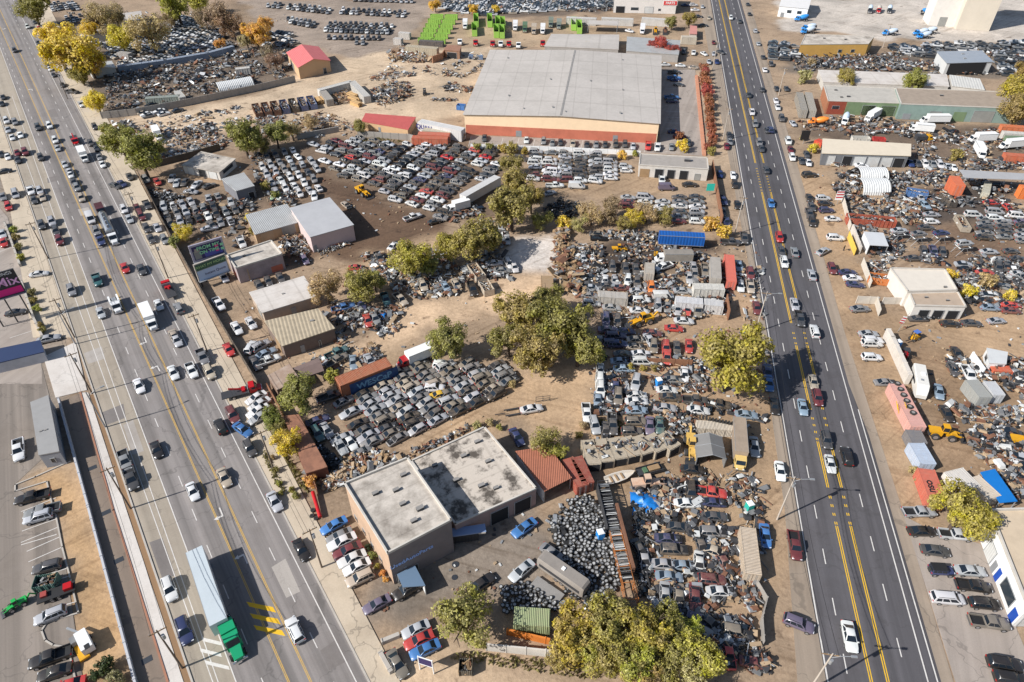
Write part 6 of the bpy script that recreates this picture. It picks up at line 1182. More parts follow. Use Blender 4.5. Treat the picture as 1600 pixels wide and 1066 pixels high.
# sign frame near the bottom
x,y=T('31',1055,1000); p=P(x,y); o=thing('sign','tall white framed sign with dark panel beside the large tree','sign',(p.x,p.y,0),-.3); m=MB()
for sx in (-1,1): m.cyl((sx*1.1,0,0),(sx*1.1,0,4.2),.1,WHITE,n=8)
m.box((0,0,4.1),(2.3,.12,.15),WHITE); m.box((0,0,2.0),(2.3,.12,.15),WHITE); new('frame',m.mesh('frame'),o); m=MB(); m.box((0,0,3.05),(2.0,.08,1.9),NAVY); new('panel',m.mesh('panel'),o)
container('dark open skip full of leaves beside the large tree',T('31',1265,960),T('31',1320,960),1.9,1.5,C(55,60,58),.3,None,True,load='wood')
for k,(a,b) in enumerate((((780,825),(880,785)),((770,895),(835,1010)))): fence(f"pale concrete barrier beside the brown-grey sedan, {('upper','lower')[k]} one",TT('31',a,b),.9,CONC,.6,cat='barrier',name='barrier')
for k,(x,y) in enumerate(((1210,1075),(1130,1060))): pass
# ================================================================ cars
def cars(where,group,txt,dust=.12,lod=None):
    for ln in txt.split(';'):
        q=ln.split()
        if len(q)<6: continue
        x,y=T(q[0],float(q[1]),float(q[2])); car(q[3],q[4],x,y,q[5],where,group,dust,lod)
cars('on the left avenue','cars on the left avenue','''00 90 310 v d L;00 18 598 s d L;00 10 638 s d L;00 40 745 v w L;00 92 752 v g L;00 50 800 s s L;00 75 845 s w L;00 125 830 s w L;00 235 785 v d L;00 305 775 v w L;00 340 865 v w L;
00 355 912 s s L;00 400 1012 s s L;00 430 1058 s s L;00 105 940 s m L;00 155 938 v m L;00 110 985 s d L;00 48 965 s w L;00 250 970 v d L;10 435 30 s w L;10 455 75 s d L;10 475 110 v g L;10 502 175 v t L;10 190 130 p w L;10 245 130 v s L;10 210 185 s d L;10 260 168 s t L;
10 257 342 v d L;10 320 322 v s L;10 345 378 v d L;10 367 437 v m L;10 560 305 c w L;10 595 380 v g L;10 620 435 p n L;10 770 605 s r L;10 872 615 s d L;10 600 682 p l L;10 440 745 v g L;10 620 882 s s L;10 978 832 s w L;10 1075 1025 s t L;
20 1068 205 s w L;20 1182 192 p w L;20 1292 205 v t L;20 1250 110 p g L;20 857 287 s w L;20 965 680 s k L;20 770 748 p g L;20 810 862 p d L;20 1188 937 s w L;20 1383 852 s t L;20 1360 538 v k l;31 280 247 s k L;31 240 745 v w l;30 1045 492 v w L;30 1137 747 v n L;20 1090 5 s s L''',.06)
cars('parked beside the left avenue','cars parked beside the avenue','''00 235 262 s d L;00 250 310 s d L;00 285 337 s s L;00 292 397 v d L;00 308 422 s w L;00 330 460 s d L;00 385 522 s d L;00 445 565 p d 5;00 502 642 p w L;00 585 782 v d L;00 410 430 v d L;00 170 165 v w L;00 240 172 s r L;00 215 137 s d L;00 560 882 v d L;00 595 912 s d L;00 612 967 s g L;00 632 1012 s w L;
10 765 245 v w L;10 797 302 s s L;10 845 235 s m L;10 907 217 p d L;10 872 287 v m L;10 905 362 v d L;10 970 357 s s L;10 932 425 s d L;10 1015 432 v g L;10 712 98 s d 20;10 752 85 s n 40;10 800 42 s d L;10 1102 855 v g l;20 1410 62 s r L;20 1545 50 v w -60;20 1435 467 v m L;20 1497 557 s b 35;20 1540 672 v d L;21 115 1000 s s L''',.15)
cars('beside the beige brick building','cars parked by the brick building','31 480 97 s b 152;31 515 162 s g 155;31 530 197 s w 155;31 565 252 s m 155;31 592 302 s w 155;31 622 352 s w 155;31 642 422 v t 155',.12)
cars('on the brick building yard','cars on the brick building yard','31 745 582 s p 152;31 932 495 v k 150;31 985 737 s s 155;31 1005 802 s r 155;31 1042 862 s b 155;31 872 950 s u L;31 1395 452 s k -35;32 75 112 s b 145;32 60 377 s s 140;32 250 267 s g 35;22 30 602 s n 60',.12)
cars('in the left parking lots','cars in the left parking lots','20 115 682 p w 87;20 200 972 p k 165;20 260 1060 p g 165;30 235 45 v s 165;30 290 352 v d 165;30 310 652 v s 158;30 310 912 p k 160;30 335 1002 s k 162;30 420 1085 s r 162;10 95 150 m s L;10 52 227 v r L;10 18 165 s g L;10 15 395 s s L;10 22 448 s r L;10 240 642 s w -8;10 95 878 s d -10;00 8 950 s d L;10 20 10 s d 170;20 300 -5 s s -12',.08)
cars('on the right highway','cars on the right highway','''33 505 782 s w R;33 165 222 p m R;23 75 812 s w R;23 40 412 s k R;23 215 417 s c R;23 280 262 s t R;23 305 362 v m R;23 360 622 v d R;23 385 767 s w R;23 485 722 v k r;13 20 205 s b R;13 70 417 v r R;13 165 507 s g r;13 85 500 s d R;13 100 572 v w R;13 270 647 s s r;13 165 832 s s R;13 195 920 p d R;13 287 997 v w r;
02 1350 110 v w R;02 1405 130 s d r;02 1462 585 s d R;02 1480 690 p w R;02 1500 765 v g R;02 1525 880 v g R;02 1540 915 s d R;02 1455 25 s d r;02 1465 85 s d r;02 1550 350 s d r;02 1560 430 s w r;02 1500 190 v s r;02 1520 268 s s r;02 1570 1045 s d r;03 15 800 v n r;02 1545 550 s d r;02 1575 800 s d r''',.06)
cars('parked left of the highway','cars parked on the highway shoulder','33 190 702 v p 22;12 1470 642 v m R;12 1410 717 s w R;12 1470 722 p t R;12 1400 592 s c R;12 1510 852 s m 80;12 1375 90 v k R;12 1365 32 s w R;12 1390 215 s k R;12 1300 190 p n 60;12 1325 320 s n R;12 1350 447 p d 3;12 1432 422 p d R;22 1495 662 s s R;32 1562 160 s b R;23 5 270 s b R;23 8 200 s n R;02 1340 832 s d R;02 1345 872 s g R;02 1325 900 s m R;02 1290 320 s d 20;02 1245 330 s s R;02 1265 380 s n R;02 1215 380 s s R;02 1215 110 s t R;02 1245 260 s m R;12 1285 25 s n R;12 1300 260 s d R;22 1575 200 s n R',.15)
cars('by the blue-white shop','cars by the blue and white shop','33 950 132 s k 0;33 1160 155 p s 6;33 1032 252 s d 8;33 1068 377 j n 3;33 1250 377 s s 4;33 1268 472 p k 8;33 1110 548 m w 5;33 1335 580 v k 6;33 1365 697 p u 8;33 1460 952 v k 10;33 1500 1045 v k 10;33 935 15 p s 0',.06)
cars('in the brown right-hand yard','cars in the right hand dirt yards','23 640 27 v w 2;23 640 110 v w 2;23 1165 85 s k 62;23 1145 182 s d 62;23 1237 215 p w 60;23 1055 322 s c 78;23 1102 457 s k 60;23 725 262 x g 0;13 1125 948 s k 3;13 1255 945 s d 3;13 1410 930 s s -4;13 1485 725 x g 20;13 930 915 x d 0',.2)
cars('parked right of the highway','cars on the right hand shoulder','13 255 32 v k -3;13 255 172 s k R;13 340 175 v w 0;13 355 207 s k 0;13 270 228 s d R;13 360 250 v n 0;13 400 302 s w 0;13 255 270 p d R;13 272 322 v k 75;13 417 420 v w 3;13 340 502 s s -28;13 395 610 v m 68;13 490 632 s n 0;13 522 667 s w 0;13 540 707 s n 5;13 567 857 s g -3;13 620 1010 s s 0;13 645 1055 v w 0;03 125 870 v w R;03 140 920 s m R;03 150 970 v w R;03 85 730 v d R;03 60 660 s w R;03 50 620 s w R;03 55 545 s d R;03 115 545 s d R;03 20 395 v d R;03 155 760 s s 50;03 250 1000 s w R;03 210 990 s d R;03 240 950 s d R;03 1145 810 s k -25;03 580 1020 s w 3',.2)
cars('beside the white garage','cars beside the white garage','03 880 1005 s n R;03 925 1005 s d R;03 968 1010 v w R;03 1015 1010 s g R;03 1060 1015 v w R;03 1105 1025 s s R;03 1145 1030 s w R',.3,1)
lot(TT('13',(1235,300),(1590,300),(1640,340),(1640,440),(1240,440)),T('13',1330,372),(30,-1),(0,-7.2),3,'ssssv','ddgggksp','in the dark-dirt rows','the dark-dirt rows','cars in the right hand tight rows',.4,0,.02)
cars('in the right hand tight rows','cars in the right hand tight rows','13 1268 277 m w 3;13 1400 297 v w 3;13 1400 258 m s 5;13 1540 283 m w 5;13 1380 200 x r 0;13 1475 225 x r 40;13 1365 505 s s 0;13 1500 500 s d 0;13 1545 547 s d 0;13 1430 555 s g 0;13 1420 605 v d 75;13 1470 598 s d 75;13 1550 645 s s 5;13 1340 635 s r 0;13 960 505 v d 75;13 1020 505 p n 75;13 1075 510 v d 75;13 905 545 s d 0;13 1350 805 s k 0;13 1500 835 s r 3;13 1500 868 s m 3;13 1370 850 s c 3;13 1010 275 s s 0;13 1010 320 v w 0;13 975 355 s d 0;13 880 300 x d 0;13 940 170 s s 60;13 965 215 s c 40;13 1560 655 s g 40;13 1440 665 x d 30',.35)
# salvage grids
lot([(503,262),(512,240),(470,222),(560,214),(640,224),(700,222),(775,232),(782,262),(700,312),(720,330),(690,342),(610,312),(575,290),(545,284)],T('11',795,145),(25,6.4),(8.0,-6.4),14,'ssssxsvvyhm','wsgdkwsgdkwgdsgsukdwrmn','in the big salvage grid','the big salvage grid',"cars in the big salvage grid",.4,1,.02)
lot(TT('01',(10,945),(230,900),(350,990),(430,1120),(400,1190),(150,1200),(60,1160)),T('01',95,1025),(14,-4),(-7,-11.5),64,'sssvv','wssgwwds','in the small salvage grid','the small salvage grid','cars in the small salvage grid',.4,1,.03)
lot([(243,321),(285,303),(345,305),(372,310),(372,330),(352,358),(325,352),(262,352)],T('10',1260,245),(14,-3),(-6,-12.5),66,'sssvx','swggdsk','in the yard before the repair garage','the garage yard','cars in the yard of the repair garage',.35,0,.05)
cars('around the repair garage','cars in the yard of the repair garage','10 900 60 v g L;10 970 72 s r L;10 1060 52 s s 110;10 1090 82 s s 110;10 1140 77 s d 125;10 1212 92 s s 140;10 1290 97 s d -20;10 1178 135 s s 3;10 1290 362 s s -12;10 1130 372 v w -20;10 1460 977 s w L;10 1548 945 s w L;20 1575 145 s d L;10 1380 662 s s L;21 75 130 p w -20;21 60 85 s c -25;21 30 40 v s -30;11 75 685 s d 65;11 150 665 s d 65;11 20 715 s d 60;11 300 553 s p 60;11 360 165 v w 85;11 555 215 x t 40;21 20 400 s w 150;21 10 440 s w 150;21 20 480 s s 150;21 0 360 s w 150;10 1350 830 p w 55;10 1490 450 p w 65',.3)
lot(TT('21',(480,600),(540,560),(450,420),(560,330),(690,270),(830,200),(960,140),(1080,150),(1590,120),(1575,240),(1460,400),(1280,450),(800,640),(640,650)),T('21',690,610),(33,-14.7),(-6.4,-9.4),-26,'ssssxvh','sgguudkgutsguds','in the curved rows of the car lot','the graffiti-container lot','cars in the car lot by the graffiti container',.55,0,.02)
cars('edging the graffiti-container lot','cars in the car lot by the graffiti container','21 378 582 v l L;21 437 562 s s L;21 515 652 p s L;21 580 632 s w L;21 655 692 s g -28;21 460 350 p d -20;21 380 500 s n -20;21 1140 340 s y -14;21 1155 160 v w 3;21 1100 300 v w 0',.3)
cars('in the sandy middle yards','cars in the sandy middle yards','11 965 292 p w -18;11 1100 318 s k -15;11 850 465 x w -40;11 800 800 p l 70;11 890 800 p t 45;11 690 930 s r 70;11 735 918 s g 65;11 1030 715 v t 68;11 1170 720 s c 60;11 1235 705 s t 62;11 1335 735 p k 70;11 1550 430 s s 85;11 1470 575 s w -5;11 1520 620 s g 0;11 1560 580 v w 60;11 760 540 p d 60;11 620 600 x r 0;12 15 600 s w 70;21 500 85 p l -25;21 500 130 p u -30;21 600 140 s c 85;21 700 130 s s 60;11 540 850 p b -15;11 650 830 s n 70;22 120 428 s w -10',.4)
cars('on the strip above the timber heap','cars on the middle right strip','12 265 97 p w 0;12 400 102 c w 3;12 232 142 s s -15;12 955 112 c p 0;12 1097 90 s k 0;12 925 62 p w R;12 440 547 s s 75',.2)
cars('in the highway wrecking yard','cars in the wrecking yard by the highway','''12 620 600 v d 85;12 700 612 v d 75;12 765 612 s d 80;12 575 682 s w 92;12 635 682 s s 90;12 715 682 v w 95;12 772 690 s d 90;12 590 715 s d 0;12 680 727 s m 0;12 780 747 s s 4;12 468 707 s d 0;12 480 775 s g 4;12 602 790 s d 5;12 490 825 v w 3;12 615 850 s s 3;12 795 805 v w 0;12 785 868 s w 3;12 932 782 c w 0;12 900 838 v s 90;12 960 842 s g 90;12 1022 858 s s 88;12 1080 862 s r 85;12 1145 872 v u 85;12 1055 747 s s 2;12 1250 768 s w 0;12 1060 932 s w 3;12 1000 977 s r 5;12 1120 600 s s 80;12 1125 640 p g 80;12 1190 620 p u 85;12 1095 665 s s 85;12 860 727 v o 85;12 930 600 p w 160;12 1250 820 s w 5;12 580 925 v n 90;12 650 932 v d 90;12 700 997 s n 0;12 868 1007 s m 5;12 590 985 s p 0;12 640 1025 v n 0;12 550 1045 s g 0;12 620 1070 v n 0;12 770 1045 x t 0;12 850 1050 s s 60;
22 795 87 s w 0;22 875 42 v u 88;22 950 52 v r 88;22 955 105 p r 88;22 1017 50 s d 85;22 1092 40 s r 88;22 805 137 m w 0;22 880 130 s t 0;22 690 90 s d 0;22 670 130 x c 0;22 650 30 v n 0;22 760 40 x t 0;22 765 265 v s 102;22 955 312 s w 2;22 980 357 s k 4;22 1000 247 s g 3;22 655 355 v u 92;22 768 342 s w 0;22 768 382 s w 0;22 768 437 s c 0;22 945 422 s s 4;22 1130 375 p d 4;22 1150 437 s w 6;22 1275 402 p k 10;22 1445 465 s c 5;22 460 452 p w 84;22 510 530 v s 75;22 620 522 p d 85;22 765 507 v u 0;22 850 532 s p 88;22 912 528 s l 88;22 740 568 v d 0;22 1115 802 s k 6;22 1105 942 v k 86;22 1225 945 p r 8;22 1245 1002 x n 4;22 545 190 s w 90;22 542 260 v w 90;22 545 310 v w 90;22 530 370 s c 90;22 580 560 x d 90;22 1065 215 s w 90;22 690 180 s c 0;22 640 290 s n 90''',.45)
cars('near the orange rack','wrecks beside the orange parts rack','32 1030 107 s d 8;32 1250 42 s d 3;22 1080 1010 s w 0;32 965 175 x n 3;32 1000 245 y d 3;32 945 332 x s 3;32 1060 340 x c 3;32 970 412 s c 4;32 1240 135 y g 3;32 1235 432 v m 5;32 945 527 s s 88;32 1032 537 x u 88;32 1130 542 s m 88;32 1155 330 x w 90;32 1255 255 x t 20;32 1310 320 x m 60;32 1290 500 x w 0;32 1150 680 y n 20;32 1230 700 x d 40;32 1390 750 y u 10;32 1340 890 x r 80;32 1500 940 x m 10;32 1000 630 x n 0;32 790 250 x d 60;32 820 310 x s 80;32 1170 220 x d 70',.5)
lot(TT('12',(640,150),(1200,150),(1215,345),(1010,340),(780,240),(650,260)),T('12',1140,180),(27,0),(0,-7.2),3,'ssssvm','wsgdwsdm','in the rows behind the straw coloured bushes','the straw-bush rows','cars behind the straw coloured bushes',.4,1,.05)
lot([(812,245),(830,236),(960,240),(985,262),(945,290),(830,280)],T('12',230,45),(24,1),(.5,-6.2),3,'ssvvmh','wsgdwsdm','in the rows below the parking strip','the parking-strip rows','cars below the parking strip',.4,1,.04)
cars('parked before the huge warehouse','cars parked before the warehouse','02 90 862 s w 93;02 195 870 v g 93;02 250 878 s g 93;02 300 875 s d 93;02 375 885 p t 93;02 462 890 s d 93;02 520 888 s g 93;02 575 888 s d 93;02 640 888 v d 93;02 697 888 v d 93;02 748 900 s s 93;02 840 900 p r 93;02 897 908 p w 93;02 985 905 s g 93;02 1090 880 s d 93;02 1000 480 p b 0;02 1010 490 s n 0;02 1000 445 p d 0;02 1030 520 s d 5;02 985 600 p b 0;02 985 622 v n 0;02 1000 810 s n 0;02 945 397 s w 0;02 1040 402 s w 3;02 1120 415 s t 3;01 1410 850 s d 93;02 1035 838 s m 0',.1)
cars('among the far yards at the top','far cars at the top','02 1120 30 v w 0;02 1070 30 s n 0;02 1175 40 s s 90;02 1130 60 s w 0;02 1180 155 s d 0;02 1150 100 s d 0;02 1120 325 p w 93;02 1185 330 s w 30;02 1060 320 v d 93;02 725 190 s w 10',.15)
# auction rows far away: individuals as well
lotk='ssvvh'; lotc='ddkgsgw'
for i,(p,q,n,m_) in enumerate((((75,35),(440,75),13,2),((185,130),(345,160),7,2),((525,75),(905,95),13,2),((430,185),(810,200),13,3),((450,230),(760,235),10,1),((620,262),(660,264),2,1),((610,-2),(960,8),12,1))):
    for r_ in range(m_):
        for k in range(n):
            t=k/max(1,n-1); x,y=T('01',p[0]+(q[0]-p[0])*t+r_*14,p[1]+(q[1]-p[1])*t-r_*24+(6 if r_ else 0))
            if R.random()<.93: car(R.choice(lotk),R.choice(lotc),x,y,100,'in the auction lot','cars in the far auction lot',.2,1,(k,r_,'the %s auction rank'%('upper left','lower left','upper right','main','near','last pair','top')[i]))
# distant tight-packed yards: beyond counting as single things
def carmass(label,polys,spac,a,kinds='ssv',cols='swgdkswgdt',layers=1):
    mb=MB(); pm=[simple('mass_paint_'+c,PAL[c][1]+(1,),.4) for c in PAL]; ci=list(PAL)
    for poly in polys:
        w=[P(*p) for p in poly]; x0,x1=min(p.x for p in w),max(p.x for p in w); y0,y1=min(p.y for p in w),max(p.y for p in w); pol=[(p.x,p.y) for p in w]; h=heading(poly[0][0],poly[0][1],a); c,s=math.cos(h),math.sin(h)
        n=int(max(x1-x0,y1-y0)/2)+4; cx,cy=(x0+x1)/2,(y0+y1)/2
        for i in range(-n,n):
            for j in range(-n,n):
                u,v=i*spac[0]+R.uniform(-.4,.4),j*spac[1]+R.uniform(-.2,.2); x,y=cx+u*c-v*s,cy+u*s+v*c
                if not inside((x,y),pol) or R.random()<.1: continue
                for L in range(layers if R.random()<.6 else 1):
                    hh=h+R.gauss(0,.08)+(PI if R.random()<.5 else 0); cc,ss=math.cos(hh),math.sin(hh); m=pm[ci.index(R.choice(cols))]; z=L*1.15
                    tr=lambda pts:[(x+a_*cc-b_*ss,y+a_*ss+b_*cc,z+q) for a_,b_,q in pts]
                    mb.add(tr([(-2.2,-.85,.25),(2.2,-.8,.25),(2.2,.8,.25),(-2.2,.85,.25),(-2.25,-.8,.9),(2.25,-.7,.72),(2.25,.7,.72),(-2.25,.8,.9),(1,-.85,.92),(1,.85,.92)]),[(0,1,5,8,4),(2,3,7,9,6),(1,2,6,5),(3,0,4,7),(5,6,9,8),(8,9,7,4)],m)
                    mb.add(tr([(-1.7,-.78,.9),(.95,-.78,.9),(.95,.78,.9),(-1.7,.78,.9),(-.95,-.6,1.4),(.1,-.6,1.42),(.1,.6,1.42),(-.95,.6,1.4)]),[(0,1,5,4),(1,2,6,5),(2,3,7,6),(3,0,4,7)],GLASS); k=len(mb.v)
                    mb.f.append((k-4,k-3,k-2,k-1)); mb.m.append(mb.mi(m))
    o=new('packed_cars',mb.mesh('packed_cars')); tag(o,label,'scrap cars',None,'stuff')
carmass('distant mass of tightly packed scrap cars in the upper left yards',[TT('00',(600,270),(1000,200),(1340,180),(1440,300),(1000,330),(700,370)),TT('00',(740,390),(1000,340),(1440,290),(1300,350),(800,410)),TT('00',(1040,100),(1330,120),(1300,200),(1080,210)),TT('01',(30,180),(230,220),(260,280),(60,290)),TT('00',(880,640),(1100,690),(1080,720),(870,730))],(5.2,2.1),-14,layers=1)
carmass('distant mass of stacked scrap cars behind the lime green dumpsters',[[(690,0),(955,-4),(955,12),(800,22),(745,26),(690,14)]],(5,2.2),3)
carmass('stacked scrap cars between ochre building and long shed',[TT('03',(680,300),(1040,285),(1579,270),(1600,340),(1400,380),(1340,320),(1050,320),(1000,370)),TT('03',(1390,390),(1600,360),(1600,470),(1420,480)),TT('03',(20,280),(160,280),(170,360),(30,400))],(5,2.1),5,'ssv','sgdkgdwdg',2)
carmass('row of wrecks half hidden by the timber fence at the top left',[TT('00',(400,100),(500,95),(490,150),(400,150)),TT('00',(290,20),(480,20),(480,70),(310,75))],(5,2.2),60)
# ================================================================ scrap
for lb,t,poly,n,h,mix,s in (
 ('dark heaps of car parts in front of the long pale shed','03',[(210,355),(600,355),(1030,400),(1050,440),(400,430),(290,420)],700,1.6,'car',1.2),
 ('heaps of scrap before the upper grey fence','00',[(740,370),(1290,320),(1579,330),(1320,440),(1150,560),(890,590),(700,560),(640,520),(740,480)],900,1.6,'car',1.3),
 ('grey machinery parts lined up on the pale yard','00',[(1060,810),(1290,750),(1350,830),(1100,880)],320,1,'metal',1.1),
 ('rows of axles and pallets laid on the pale yard','00',[(1010,960),(1380,860),(1390,910),(1100,985),(1020,1000)],320,.8,'light',1),
 ('long frames lying beside the avenue trees','00',[(690,760),(800,740),(900,860),(800,850)],90,.7,'light',1.5),
 ('machinery heap right of the timber yard','01',[(700,560),(800,510),(940,510),(970,590),(860,640),(740,660)],420,1.7,'metal',1.1),
 ('machine parts row on the sandy yard','01',[(700,480),(780,450),(990,450),(980,470),(790,500),(710,500)],140,1.2,'light',1),
 ('parts scattered near the warehouse side','01',[(1150,440),(1280,470),(1400,390),(1390,420),(1270,485),(1150,470)],120,1,'metal',1),
 ('red and grey chassis parts beside the warehouse','01',[(1145,540),(1200,515),(1340,540),(1320,580),(1170,570)],110,1.1,'metal',1.2),
 ('low row of rusty parts beside the bright blue bin','01',[(1085,610),(1240,610),(1240,625),(1085,625)],60,.6,'metal',.9),
 ('piled rusty scrap before the beige loading sheds','01',[(820,330),(900,310),(1090,330),(1100,385),(930,390),(820,385)],420,2.4,'rubble',1.2),
 ('pallet and stone clutter along the dry bushes','01',[(180,760),(400,690),(560,740),(570,800),(300,830),(20,830),(100,780)],380,1,'rubble',.9),
 ('gravelly clutter below the row of open dumpsters','01',[(0,730),(180,720),(170,760),(0,770)],120,.7,'light',.8),
 ('wreck parts behind the parts store fence','02',[(330,40),(620,30),(630,70),(330,75)],200,1,'car',1),
 ('dark tyre heap in front of the repair garage','10',[(930,150),(1040,150),(1140,180),(1010,215)],170,1,'tyre',.8),
 ('crushed wreck parts beside the grey shed','10',[(1480,150),(1579,190),(1579,260),(1450,240)],110,1,'car',1),
 ('coloured scrap strip below the small salvage grid','11',[(60,150),(230,150),(240,225),(190,225),(120,180)],160,1.2,'metal',.9),
 ('scrap crammed between the workshops','11',[(130,430),(290,395),(340,500),(290,560),(170,520)],240,1.4,'metal',.9),
 ('row of drums and parts along the pinkish workshop wall','11',[(380,510),(580,450),(590,465),(400,530)],90,.9,'light',.7),
 ('wreckage heap under the olive trees','11',[(560,640),(790,600),(980,640),(1160,610),(1180,760),(1090,790),(990,740),(820,720)],420,1.5,'light',.9),
 ('dusty scrap along the dirt road beside the teal pickup','11',[(470,830),(740,850),(920,880),(830,950),(760,910),(600,900),(640,980),(590,1000),(480,950)],260,1.2,'metal',.9),
 ('car body stack beside the small white truck','11',[(1170,260),(1390,230),(1390,280),(1240,330),(1170,310)],130,1.2,'car',1),
 ('rubble and parts along the trees by the dust patch','11',[(1320,360),(1440,300),(1579,330),(1540,420),(1490,540),(1420,560)],220,1.2,'light',1),
 ('black bag and tyre heap beside the tall green tree','12',[(190,240),(300,200),(430,230),(380,310),(200,300)],300,2,'black',.9),
 ('dark rubble ridge beside the bright blue trailer','12',[(480,400),(620,380),(900,390),(900,440),(620,440),(490,420)],260,1.1,'metal',.9),
 ('tyre and engine rows on the dark dirt','12',[(720,455),(1100,480),(1100,510),(730,505)],200,.8,'metal',.8),
 ('engine heap by the grey box truck','12',[(1010,580),(1090,560),(1090,650),(1020,660)],160,1.4,'metal',.8),
 ('engine and parts heap in the wrecking yard centre','12',[(900,660),(1000,650),(1060,740),(920,750),(890,700)],200,1.2,'metal',.8),
 ('parts heap left of the wrecks','12',[(420,490),(560,480),(580,640),(480,680),(420,640)],260,1.2,'metal',.9),
 ('stone and stripped metal heap below the timber','12',[(250,560),(380,580),(390,720),(280,740)],130,1.3,'rubble',.9),
 ('small heaps by the white containers at the highway','12',[(1250,840),(1320,830),(1330,910),(1280,900)],60,.8,'light',.7),
 ('tangled scrap before the twin arched shelters','13',[(390,80),(530,90),(560,170),(690,200),(720,160),(800,230),(540,220),(420,180)],380,1.3,'metal',.9),
 ('scrap heap between arched shelters and blue bin','13',[(720,30),(960,20),(960,90),(830,110),(850,190),(750,150)],320,1.4,'metal',.9),
 ('scrap heap of red and white parts near the canopy','13',[(940,0),(1110,0),(1110,60),(960,60)],160,1.4,'metal',1),
 ('rubble and panels behind the red-orange bin','13',[(720,200),(930,210),(940,330),(820,340),(780,280)],220,1.6,'rubble',.9),
 ('scrap beside the small white canopy','13',[(730,480),(830,450),(830,530),(730,540)],90,1,'car',.8),
 ('engines heaped in the yard of the white shop','13',[(1090,640),(1250,600),(1330,700),(1330,740),(1180,740)],240,1.3,'light',.8),
 ('heap of parts at the white shop wall','13',[(580,570),(750,560),(750,640),(640,640)],140,1.2,'light',.7),
 ('clutter of parts by the shop bays','13',[(900,900),(1060,900),(1060,925),(900,925)],50,.7,'tyre',.8),
 ('crushed grey wreck heap in the brown yard','23',[(1290,590),(1400,570),(1480,640),(1420,690),(1300,660)],160,1.6,'car',1),
 ('machine scrap at the right edge of the brown yard','23',[(1400,690),(1579,660),(1600,790),(1440,790)],260,1.4,'metal',.9),
 ('pale rubble heaps in the brown yard','23',[(1340,430),(1480,420),(1579,440),(1579,470),(1480,500),(1350,490)],140,1,'light',.7),
 ('parts around the white stall boxes','23',[(1350,190),(1579,200),(1579,340),(1480,330)],240,1.3,'metal',.9),
 ('trucks and frames scrap in the highway yard','03',[(380,720),(560,720),(900,760),(900,830),(1150,800),(1180,880),(980,900),(860,840),(400,800)],420,1.3,'metal',1.1),
 ('stacked wrecks between white garage and arched shelters','03',[(360,980),(480,970),(480,1030),(380,1030)],90,1,'light',1),
 ('mixed scrap in front of the orange containers','03',[(1180,1000),(1579,980),(1579,1060),(1200,1060)],240,1.3,'car',1.1),
 ('rusty scrap heap behind the brick building','21',[(400,880),(480,860),(560,760),(640,780),(640,840),(540,920),(420,930)],260,1.4,'rubble',.8),
 ('row of engines along the brick wing roof edge','21',[(950,690),(1050,660),(1230,580),(1300,540),(1320,560),(1010,710)],150,.9,'metal',.7),
 ('pale timber heap at the edge of the dirt road','21',[(640,70),(740,40),(750,80),(660,110)],60,.7,'wood',1),
 ('dark scrap strip along the car lot fence','21',[(370,640),(480,720),(540,790),(450,810),(380,680)],130,.8,'black',.8),
 ('tyre and engine heap above the parts bays','22',[(940,470),(1130,460),(1130,580),(980,600)],260,1.3,'metal',.8),
 ('engine scrap along the wrecks under the big round tree','22',[(820,210),(900,300),(1040,330),(1200,330),(1200,240),(1100,230),(1060,300),(900,290)],320,1.2,'metal',.8),
 ('axles and engines beside the faded loader','22',[(960,900),(1040,850),(1040,1000),(960,1040),(900,1010)],160,1.3,'dark' if 0 else 'metal',.9),
 ('shaded scrap along the fence in the wrecking yard','22',[(570,200),(700,190),(720,300),(620,420),(560,420)],220,1,'car',.9),
 ('loose wheels and parts between tarpaulin and wrecks','32',[(740,-20),(930,10),(930,90),(870,130),(800,60)],190,.9,'tyre',.8),
 ('wreck parts at the bottom right corner of the parts yard','32',[(1070,640),(1280,660),(1480,700),(1500,860),(1340,960),(1240,850)],420,1.3,'car',1),
 ('stacked rusty engines by the long white container','32',[(1390,450),(1520,460),(1530,600),(1420,570)],180,1.3,'metal',.8),
 ('stripped parts laid out on the sand beside the container','32',[(1140,190),(1340,200),(1340,370),(1140,370)],150,.7,'metal',.8),
 ('shaded line of wrecked parts under the orange rack','32',[(740,-60),(800,60),(850,300),(840,540),(790,540),(760,200)],260,.9,'black',.8),
 ('scrap wheels around the tree row','32',[(430,540),(700,560),(690,610),(460,640)],130,.8,'tyre',.8),
 ('red and grey scrap at the bottom by the pavement','32',[(1430,880),(1579,900),(1579,1000),(1450,1000)],110,1,'rust' if 0 else 'metal',.9)):
    scrap(lb,TT(t,*poly),int(n*.9),h,mix,s)
# wheels with rims: the big heap
RIM2=mat('dull_rim',(.33,.33,.33,1),.9,0,.5)
def bigwheel():
    k=MB().cyl((0,-.12,0),(0,.12,0),.38,TYRE,n=12)
    for sg in (-1,1): k.cyl((0,sg*.12,0),(0,sg*.135,0),.25,RIM2,n=9)
    return k
wm=bigwheel().mesh('wheel_with_rim',40)
heap=[TT('32',(240,100),(330,10),(560,-20),(600,120),(640,300),(660,480),(560,560),(430,520),(440,470),(330,330),(260,200)),TT('22',(330,1010),(480,960),(520,1066),(400,1080)),TT('32',(-70,480),(110,455),(165,520),(280,560),(300,620),(240,650),(-60,650))]
hw=[[(P(*p).x,P(*p).y) for p in poly] for poly in heap]; n=0; bulk=MB(); spots=[]
for poly in hw:
    xs=[p[0] for p in poly]; ys=[p[1] for p in poly]; x=min(xs)
    while x<max(xs):
        y=min(ys)
        while y<max(ys):
            p=(x+R.uniform(-.25,.25),y+R.uniform(-.25,.25))
            if inside(p,poly): spots.append(p)
            y+=.62
        x+=.62
R.shuffle(spots)
top=sorted(spots[:300],key=lambda p:p[1])
